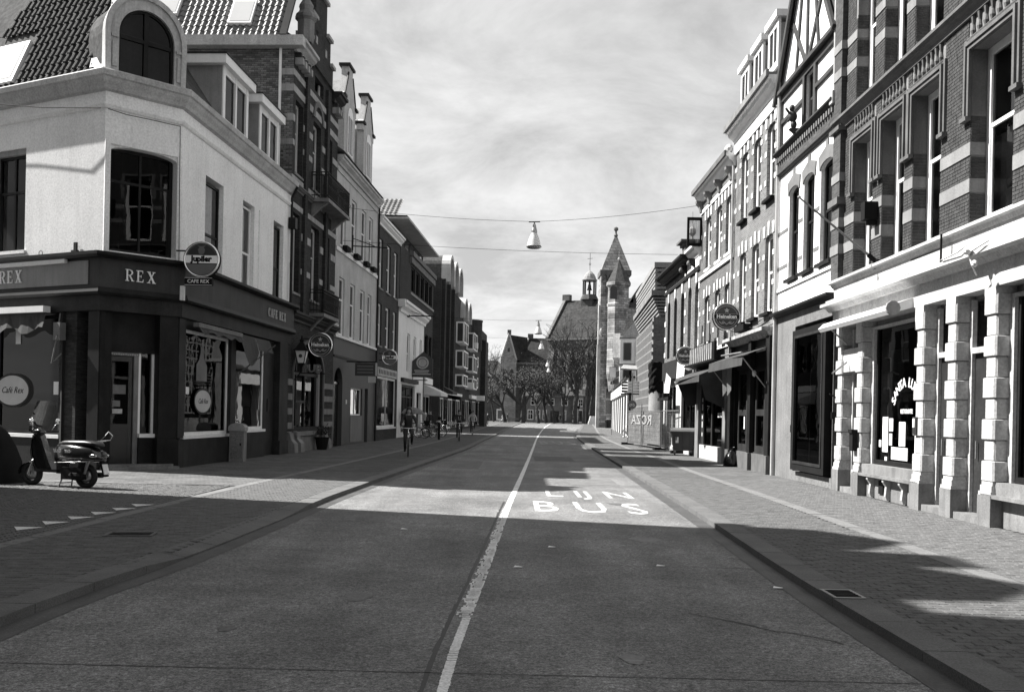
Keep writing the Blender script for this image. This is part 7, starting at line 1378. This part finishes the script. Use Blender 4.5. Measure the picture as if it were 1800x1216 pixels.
# ================================================================== BICYCLES
def bicycle(label, x, y, rz, lean=0.0, group=None, basket=False, name='bicycle', pale=False):
    t = thing(name, label, 'bicycle', (x, y, 0), rz, group); t.rotation_euler[0] = lean; R = .34
    fm_ = METAL if pale else BLACK
    for x0 in (-.53, .53):
        w = mk('wheel', MB().torus((x0, 0, R), R - .02, .02, 28, 6), RUBBER, t, True); mk('rim', MB().torus((x0, 0, R), R - .045, .009, 24, 4), CHROME, w)
        sp = MB()
        for i in range(12): a = 2 * PI * i / 12; sp.bar((x0, 0, R), (x0 + (R - .05) * math.cos(a), 0, R + (R - .05) * math.sin(a)), .0022, 3)
        tag(mk('spokes', sp, CHROME, w), kind='stuff')
        mk('mudguard', MB().path([(x0 + (R + .025) * math.cos(a), 0, R + (R + .025) * math.sin(a)) for a in [PI * (.05 + .09 * k) for k in range(11)]], .014, 5), fm_, t)
    mk('frame', MB().path([(-.53, 0, R), (-.05, 0, .30), (.38, 0, .82)], .017, 8).path([(-.05, 0, .30), (-.18, 0, .82)], .017, 8).path([(-.14, 0, .66), (.37, 0, .75)], .014, 8).path([(-.53, 0, R), (-.15, 0, .70)], .011, 6), fm_, t)
    mk('fork', MB().path([(.53, 0, R), (.45, 0, .62), (.38, 0, .86), (.35, 0, 1.0)], .014, 6), CHROME, t)
    mk('handlebar', MB().path([(.22, -.28, 1.0), (.30, -.24, 1.05), (.36, -.06, 1.04), (.36, .06, 1.04), (.30, .24, 1.05), (.22, .28, 1.0)], .012, 6), CHROME, t)
    mk('saddle', MB().ellipsoid((-.22, 0, .93), (.14, .08, .04), 10, 6).ellipsoid((-.10, 0, .925), (.1, .04, .03), 8, 5).bar((-.18, 0, .82), (-.2, 0, .92), .013, 6), BLACKM, t, True)
    mk('pedals', MB().bar((-.05, -.06, .30), (.04, -.06, .16), .01, 5).bar((-.05, .06, .30), (-.14, .06, .44), .01, 5).box(.0, .08, -.16, -.07, .15, .17).box(-.18, -.1, .07, .16, .43, .45).torus((-.05, -.04, .30), .09, .006, 16, 4), METAL, t)
    mk('carrier', MB().path([(-.22, -.05, .78), (-.7, -.05, .78), (-.7, .05, .78), (-.22, .05, .78)], .008, 5).bar((-.6, 0, .78), (-.53, 0, R), .008, 5), fm_, t)
    mk('headlight', MB().ellipsoid((.44, 0, .88), (.05, .045, .045), 8, 6), CHROME, t, True)
    if basket: mk('basket', MB().box(.45, .78, -.18, .18, .82, .84).box(.45, .47, -.18, .18, .84, 1.1).box(.76, .78, -.18, .18, .84, 1.1).box(.47, .76, -.18, -.16, .84, 1.1).box(.47, .76, .16, .18, .84, 1.1), BLACKM, t)
    return t
# ================================================================== PEOPLE
_dg = None
def person_body(J, name='body', mats=None):
    """J: joints dict name -> (pos, radius), E: edges"""
    names = list(J['p'].keys()); me = bpy.data.meshes.new(name); me.from_pydata([J['p'][k][0] for k in names], [(names.index(a), names.index(b_)) for a, b_ in J['e']], []); me.update()
    o = bpy.data.objects.new(name, me); COL.objects.link(o); m = o.modifiers.new('s', 'SKIN'); m.use_smooth_shade = True
    for i, k in enumerate(names): r = J['p'][k][1]; me.skin_vertices[0].data[i].radius = (r, r) if not isinstance(r, tuple) else r
    for i, k in enumerate(names): me.skin_vertices[0].data[i].use_root = (k == 'pelvis')
    s2 = o.modifiers.new('ss', 'SUBSURF'); s2.levels = 1; s2.render_levels = 1
    dg = bpy.context.evaluated_depsgraph_get(); out = bpy.data.meshes.new_from_object(o.evaluated_get(dg)); bpy.data.objects.remove(o); return out
def make_person(label, x, y, rz, J, top, legs, hair='short', group=None, name='person', hands=True, cat='person', skirt=None, scarf=False):
    t = thing(name, label, cat, (x, y, 0), rz, group); me = person_body(J); me.name = 'body'; me.materials.clear()
    for m in (top, legs, SKIN, RUBBER): me.materials.append(m)
    P = {k: Vector(v[0]) for k, v in J['p'].items()}
    def zone(c):
        best = min(P, key=lambda k: (P[k] - c).length)
        return 2 if best in ('head', 'crown', 'neck2', 'handL', 'handR') else (3 if best in ('toeL', 'toeR', 'ankL', 'ankR') else (1 if best in ('kneL', 'kneR', 'hipL', 'hipR', 'thL', 'thR') else 0))
    for pl in me.polygons: pl.material_index = zone(pl.center); pl.use_smooth = True
    link('body', me, t); h = P['head']; fwd = (P['nose'] if 'nose' in P else h + Vector((.1, 0, 0))) - h
    HM = mat('dark_hair', .02, .7, .2, 9, .2, 40)
    if hair == 'long': mk('hair', MB().ellipsoid(tuple(h + Vector((-.055, 0, .045))), (.11, .105, .12), 12, 8).ellipsoid(tuple(h + Vector((-.085, 0, -.1))), (.06, .135, .17), 12, 8), HM, t, True)
    elif hair == 'short': mk('hair', MB().ellipsoid(tuple(h + Vector((-.04, 0, .05))), (.095, .09, .095), 12, 8), HM, t, True)
    # face features
    mk('face', MB().ellipsoid(tuple(h + Vector((.095, 0, -.01))), (.022, .014, .025), 6, 5).ellipsoid(tuple(h + Vector((.085, 0, -.055))), (.012, .028, .007), 6, 4), SKIN, t, True); mk('eyes', MB().ellipsoid(tuple(h + Vector((.088, .032, .02))), (.01, .012, .008), 6, 4).ellipsoid(tuple(h + Vector((.088, -.032, .02))), (.01, .012, .008), 6, 4), BLACK, t)
    for s in ('L', 'R'):
        hp = P['hand' + s]; mb = MB()
        for k in range(4): a = hp + Vector((.02, (k - 1.5) * .018, -.01)); mb.bar(a, a + Vector((.035, 0, -.035)), .008, 5); mb.bar(a + Vector((.035, 0, -.035)), a + Vector((.015, 0, -.06)), .007, 5)
        tag(mk('fingers', mb, SKIN, t, True), kind=None)
    return t
def pose_walk(H=1.74, st=.3, arm=.22):
    k = H / 1.74; p = {'pelvis': ((0, 0, .96), .13), 'waist': ((0, 0, 1.1), .125), 'chest': ((.01, 0, 1.30), .155), 'shC': ((0, 0, 1.43), .11), 'neck2': ((.01, 0, 1.53), .05), 'head': ((.03, 0, 1.63), .088), 'crown': ((.025, 0, 1.70), .07)}
    for s, y in (('L', .10), ('R', -.10)):
        d = st if s == 'L' else -st
        p['hip' + s] = ((.0, y, .92), .095); p['kne' + s] = ((d * .5 + .03, y, .50), .062); p['ank' + s] = ((d - .02, y, .09), .045); p['toe' + s] = ((d + .13, y * 1.1, .04), .035)
        p['sh' + s] = ((0, y * 1.85, 1.42), .07); p['elb' + s] = ((-d * arm * 1.6, y * 2.5, 1.13), .048); p['wri' + s] = ((-d * arm * 3.2 + .06, y * 2.4, .90), .035); p['hand' + s] = ((-d * arm * 3.4 + .09, y * 2.4, .82), .038)
    p = {q: (tuple(c * k for c in v[0]), v[1] * k) for q, v in p.items()}
    e = [('pelvis', 'waist'), ('waist', 'chest'), ('chest', 'shC'), ('shC', 'neck2'), ('neck2', 'head'), ('head', 'crown')]
    for s in 'LR': e += [('pelvis', 'hip' + s), ('hip' + s, 'kne' + s), ('kne' + s, 'ank' + s), ('ank' + s, 'toe' + s), ('shC', 'sh' + s), ('sh' + s, 'elb' + s), ('elb' + s, 'wri' + s), ('wri' + s, 'hand' + s)]
    return {'p': p, 'e': e}
def pose_ride():
    p = {'pelvis': ((-.20, 0, 1.0), .14), 'waist': ((-.17, 0, 1.14), .13), 'chest': ((-.09, 0, 1.34), .165), 'shC': ((-.05, 0, 1.48), .11), 'neck2': ((-.01, 0, 1.57), .05), 'head': ((.04, 0, 1.67), .09), 'crown': ((.035, 0, 1.74), .07)}
    for s, y, up in (('L', .10, 1), ('R', -.10, 0)):
        p['hip' + s] = ((-.14, y, .97), .095); p['kne' + s] = (((.24, y * 1.3, .82) if up else (.12, y * 1.2, .60)), .068); p['ank' + s] = (((-.06, y * 1.25, .52) if up else (-.02, y * 1.2, .25)), .045); p['toe' + s] = (((-.0 + .06, y * 1.3, .46) if up else (.1, y * 1.3, .19)), .036)
        p['sh' + s] = ((-.05, y * 1.9, 1.46), .075); p['elb' + s] = ((.10, y * 2.9, 1.20), .052); p['wri' + s] = ((.22, y * 2.6, 1.08), .037); p['hand' + s] = ((.27, y * 2.5, 1.06), .04)
    e = pose_walk()['e']; return {'p': p, 'e': e}
JK = mat('dark_jacket', .028, .85, .2, 6, .2, 40); JN = mat('dark_trousers', .03, .85, .2, 6, .2, 40); JL = mat('pale_coat', .35, .85, .15, 6, .2, 40); JM = mat('grey_coat', .10, .85, .2, 6, .2, 40)
AZ = -PI / 2 + .09
bicycle('dark upright bicycle ridden by the nearest cyclist', -3.78, 35.6, AZ); make_person('nearest cyclist with long dark hair and dark jacket riding towards the camera', -3.78, 35.6, AZ, pose_ride(), JK, JN, 'long', name='cyclist', cat='cyclist')
bicycle('bicycle of the second rider, beyond the slim street post', -3.05, 56.4, AZ, basket=False); t = make_person('second cyclist in dark open jacket, pale straps at the chest', -3.05, 56.4, AZ, pose_ride(), JK, JN, 'short', name='cyclist', cat='cyclist')
mk('jacket_edges', MB().bar((.10, .07, 1.42), (.08, .03, 1.2), .012, 5).bar((.10, -.07, 1.42), (.08, -.03, 1.2), .012, 5), SHEET, t)
bicycle('bicycle of the farthest rider in the sunny strip', -2.95, 73, AZ); make_person('farthest cyclist wearing a pale jacket', -2.95, 73, AZ, pose_ride(), JL, JN, 'short', name='cyclist', cat='cyclist')
for i, (x, y, rz, H, tp, st, lb) in enumerate([(-3.5, 140, 1.4, 1.72, JK, .25, 'dark-clothed pedestrian walking on the far cycle path'), (-5.6, 172, -1.2, 1.7, JM, .2, 'grey-coated walker by the last shop fronts'), (-1.75, 187.5, .2, 1.75, SHEET, .4, 'striding figure all in white beside the poster case'), (-.85, 188, 2.8, 1.75, JK, .2, 'dark figure standing just right of the one in white'), (9.6, 193, -1.6, 1.8, JK, .25, 'left one of two dark figures before the cottages'), (10.25, 193, -1.5, 1.65, JK, .2, 'right one of two dark figures before the cottages')]):
    make_person(lb, x, y, rz, pose_walk(H, st), tp, JN if i != 2 else SHEET, 'short')
make_person('standing passer-by beside the parked bicycles in a dark coat', -5.6, 66.5, -1.3, pose_walk(1.75, .12), JK, JN, 'short')
for i, (x, y, rz, ln, pale, lb) in enumerate([(-5.9, 60.3, .35, .08, True, 'pale framed bicycle first in the parked cluster before the low white house'), (-5.5, 62.0, .6, -.08, False, 'dark bicycle behind the pale one in the parked cluster'), (-4.9, 63.6, 1.0, .06, True, 'bicycle parked aslant nearest the slim street post'), (-5.2, 65.2, .2, .05, False, 'rear dark bicycle of the cluster beside the standing passer-by'), (-5.7, 78, .4, 0, False, 'lone dark bicycle against the far shop awning')]):
    bicycle(lb, x, y, rz, ln, 'parked bicycles on the left pavement', i in (0, 3), pale=pale)
t = thing('terrace_parasol', 'small rounded dark parasol among the parked bicycles', 'parasol', (-6.3, 61.5, 0)); mk('pole', MB().bar((0, 0, .05), (0, 0, 1.75), .025, 6), METAL, t); mk('canopy', MB().lathe([(.72, 1.5), (.74, 1.55), (.55, 1.78), (.25, 1.9), (.02, 1.94)], n=10), STONEG, t); mk('foot', MB().lathe([(.22, 0), (.2, .05)], n=12), CONC, t)
bicycle('dark bicycle leaning by the arcade behind the fence end', 8.6, 73, 1.75, .05)
# ================================================================== MOTOR SCOOTER
t = thing('motor_scooter', 'dark classic motor scooter with tall windscreen parked on its stand before the cafe', 'scooter', (-8.42, 19.25, -.01), PI - .36)
t.scale = (1.09, 1.0, 1.0)
PNT = mat('scooter_lacquer', 0.014, 0.14, 0.05, 2, 0, 20, spec=.6, coat=.6); SEAT = mat('scooter_seat', .018, .4, .2, 5, .1, 60)
def loft(secs, n=16):                                     # secs: (x, zc, half width, half height, power)
    mb = MB()
    for x, zc, w_, h_, pw in secs:
        for i in range(n):
            a = 2 * PI * i / n; c, s = math.cos(a), math.sin(a); mb.v.append((x, math.copysign(abs(c) ** pw, c) * w_, zc + math.copysign(abs(s) ** pw, s) * h_))
    for k in range(len(secs) - 1): mb.f += [(k * n + i, k * n + (i + 1) % n, (k + 1) * n + (i + 1) % n, (k + 1) * n + i) for i in range(n)]
    mb.f += [tuple(range(n - 1, -1, -1)), tuple(range((len(secs) - 1) * n, len(secs) * n))]; return mb
body = mk('rear_body', loft([(-.42, .60, .05, .05, .8), (-.36, .64, .12, .10, .7), (-.2, .68, .19, .15, .75), (0, .70, .225, .17, .8), (.25, .70, .22, .19, .8), (.48, .70, .17, .20, .8), (.62, .68, .13, .20, .8), (.68, .64, .10, .16, .8)]), PNT, t, True)
mk('seat', loft([(-.36, .86, .07, .02, .8), (-.28, .885, .13, .045, .7), (-.05, .90, .15, .055, .7), (.2, .895, .15, .06, .7), (.45, .885, .13, .06, .7), (.58, .86, .10, .05, .8), (.62, .83, .06, .03, .8)]), SEAT, t, True)
mk('floorboard', MB().box(.55, 1.05, -.17, .17, .30, .36).box(.3, .6, -.12, .12, .28, .5), PNT, t)
ls = MB(); prof_ = [(1.00, .33, .16), (1.05, .45, .19), (1.10, .62, .21), (1.14, .8, .20), (1.17, .95, .16), (1.19, 1.03, .10)]
for x, z, w_ in prof_: 
    for i in range(9): a = -1 + 2 * i / 8; ls.v.append((x + .09 * (1 - a * a) , a * w_, z))
for k in range(len(prof_) - 1): ls.f += [(k * 9 + i, k * 9 + i + 1, (k + 1) * 9 + i + 1, (k + 1) * 9 + i) for i in range(8)]
k0 = len(ls.v); ls.v += [(x - .03, y, z) for x, y, z in ls.v]; ls.f += [tuple(i + k0 for i in f_[::-1]) for f_ in ls.f]
mk('leg_shield', ls, PNT, t, True); mk('front_apron', MB().prism_y([(.76, .36), (1.12, .34), (1.24, .50), (1.30, .70), (1.25, .92), (1.18, 1.06), (1.06, 1.04), (.96, .8), (.84, .5)], -.07, .07), PNT, t); mk('steering_column', MB().bar((1.18, 0, .3), (1.12, 0, 1.06), .05, 10).prism_y([(1.2, .35), (1.26, .8), (1.2, 1.02), (1.12, 1.0)], -.05, .05), PNT, t)
mk('headset', loft([(1.0, 1.08, .03, .03, .9), (1.06, 1.09, .08, .06, .9), (1.14, 1.09, .10, .075, .9), (1.2, 1.08, .07, .06, .9)]), PNT, t, True); mk('headlight', MB().lathe([(.07, 0), (.075, .03), (.04, .06)], (1.19, 0, 1.08), 14, 'x'), CHROME, t, True)
mk('handlebar', MB().path([(1.0, -.34, 1.10), (1.08, -.1, 1.10), (1.08, .1, 1.10), (1.0, .34, 1.10)], .018, 8), BLACKM, t)
for s in (-1, 1): m_ = mk('mirror', MB().bar((1.06, .22 * s, 1.12), (1.02, .32 * s, 1.28), .007, 5).lathe([(.055, -.01), (.06, 0), (.055, .01)], (1.01, .33 * s, 1.31), 12, 'x'), CHROME, t, True)
sc = MB()
for j in range(6):
    for i in range(7): a = -1 + 2 * i / 6; z = 1.1 + .62 * j / 5; w_ = .24 + .03 * math.sin(PI * j / 5); sc.v.append((1.17 - .20 * j / 5 + .05 * (1 - a * a), a * w_, z))
for j in range(5): sc.f += [(j * 7 + i, j * 7 + i + 1, (j + 1) * 7 + i + 1, (j + 1) * 7 + i) for i in range(6)]
mk('windscreen', sc, glassmat('screen_glass', .8, .02, -.02, .25), t, True)
def swheel(x, R=.25):
    w = mk('wheel', MB().torus((x, 0, R), R - .055, .055, 28, 10), RUBBER, t, True); mk('rim', MB().lathe([(.06, -.05), (.13, -.03), (.135, 0), (.13, .03), (.06, .05)], (x, 0, R), 16, 'y'), METAL, w, True); mk('hub', MB().lathe([(.04, -.08), (.05, -.06), (.05, .06)], (x, 0, R), 10, 'y'), CHROME, w)
swheel(0); swheel(1.30)
mk('front_mudguard', MB().add(*(lambda vs, fs: (vs, fs))([(1.30 + (.265) * math.cos(PI * (.02 + .096 * k)), y * (.095 if k not in (0, 9) else .06), .235 + .275 * math.sin(PI * (.02 + .096 * k)) + .0 - .03 * abs(y)) for k in range(10) for y in (-1, -.6, 0, .6, 1)], [(k * 5 + i, k * 5 + i + 1, (k + 1) * 5 + i + 1, (k + 1) * 5 + i) for k in range(9) for i in range(4)])), PNT, t, True)
mk('fork', MB().bar((1.30, .09, .235), (1.22, .07, .50), .022, 8).bar((1.22, .07, .50), (1.18, 0, .6), .03, 8), METAL, t)
mk('engine', MB().box(-.05, .42, .06, .20, .18, .42).ellipsoid((.1, .15, .26), (.2, .08, .1), 10, 6).bar((-.25, -.14, .27), (.28, -.14, .25), .055, 10), BLACKM, t); mk('shock_absorber', MB().bar((-.08, .14, .30), (-.16, .13, .56), .028, 8), METAL, t)
mk('centre_stand', MB().bar((.42, .12, .26), (.5, .17, .01), .014, 6).bar((.42, -.12, .26), (.5, -.17, .01), .014, 6).bar((.47, .15, .10), (.47, -.15, .10), .012, 6).bar((.36, -.15, .28), (.26, -.2, .01), .012, 6), METAL, t)
mk('tail_light', loft([(-.45, .68, .03, .03, .9), (-.42, .69, .055, .05, .9), (-.36, .70, .06, .05, .9)]), mat('lamp_red_glass', .08, .1, .1, 2, 0, 20, spec=.6), t, True)
mk('indicator', MB().ellipsoid((-.28, .16, .66), (.10, .03, .035), 10, 6).ellipsoid((-.28, -.16, .66), (.10, .03, .035), 10, 6), CHROME, t, True)
mk('number_plate_holder', MB().prism_y([(-.40, .60), (-.47, .26), (-.44, .25), (-.34, .56)], -.06, .06), BLACKM, t); mk('number_plate', MB().prism_y([(-.425, .50), (-.478, .30), (-.468, .298), (-.415, .498)], -.07, .07), SHEET, t)
mk('rear_rack', MB().path([(-.2, -.13, .93), (-.42, -.13, .97), (-.50, -.1, 1.06), (-.49, .0, 1.14), (-.50, .1, 1.06), (-.42, .13, .97), (-.2, .13, .93)], .007, 6).bar((-.42, -.13, .97), (-.42, .13, .97), .008, 5).bar((-.32, -.13, .95), (-.32, .13, .95), .008, 5), CHROME, t)
mk('trim', MB().path([(.62, .15, .50), (.3, .215, .52), (0, .22, .545), (-.3, .15, .57)], .007, 5).path([(.62, -.15, .50), (.3, -.215, .52), (0, -.22, .545), (-.3, -.15, .57)], .007, 5), METAL, t)
me = text_mesh('LUCI', .085, LETW, ext=.002, bold=.003); Mt = Matrix.Translation((.50, .205, .735)) @ Matrix.Rotation(PI, 4, 'Z') @ Matrix.Rotation(PI / 2 + .2, 4, 'X')
for v in me.vertices: v.co = Mt @ v.co
me.name = 'lettering'; link('lettering', me, t)
me = text_mesh('MO', .085, LETW, ext=.002, bold=.003); Mt = Matrix.Translation((.24, .232, .735)) @ Matrix.Rotation(PI, 4, 'Z') @ Matrix.Rotation(PI / 2 + .2, 4, 'X')
for v in me.vertices: v.co = Mt @ v.co
me.name = 'lettering'; link('lettering', me, t)
mk('sticker', MB().add([(.40, .225, .70), (.34, .23, .70), (.34, .222, .77), (.40, .217, .77)], [(0, 1, 2, 3)]), BLACKM, t)
# dark sheeted scooter at the frame edge
t = thing('sheeted_moped', 'dark cloth-covered moped at the left edge before the cafe window', 'moped', (-10.75, 20.1, 0), .2)
rnd = random.Random(12); mb = MB(); n = 20
PR = [(.60, .50, .0), (.62, .50, .2), (.60, .45, .45), (.52, .40, .75), (.42, .34, 1.0), (.30, .26, 1.18), (.14, .14, 1.28), (.01, .01, 1.31)]
for j, (rx, ry, z) in enumerate(PR): mb.v += [(rx * (1 + .06 * math.sin(7 * 2 * PI * i / n + j * .5)) * math.cos(2 * PI * i / n) - .15 * (z / 1.3), ry * (1 + .07 * math.sin(6 * 2 * PI * i / n)) * math.sin(2 * PI * i / n), z + rnd.uniform(-.01, .01)) for i in range(n)]
for j in range(len(PR) - 1): mb.f += [(j * n + i, j * n + (i + 1) % n, (j + 1) * n + (i + 1) % n, (j + 1) * n + i) for i in range(n)]
mk('cover', mb, BLACKM, t, True); mk('wheel', MB().torus((.2, -.1, .2), .16, .05, 20, 6), RUBBER, t, True)
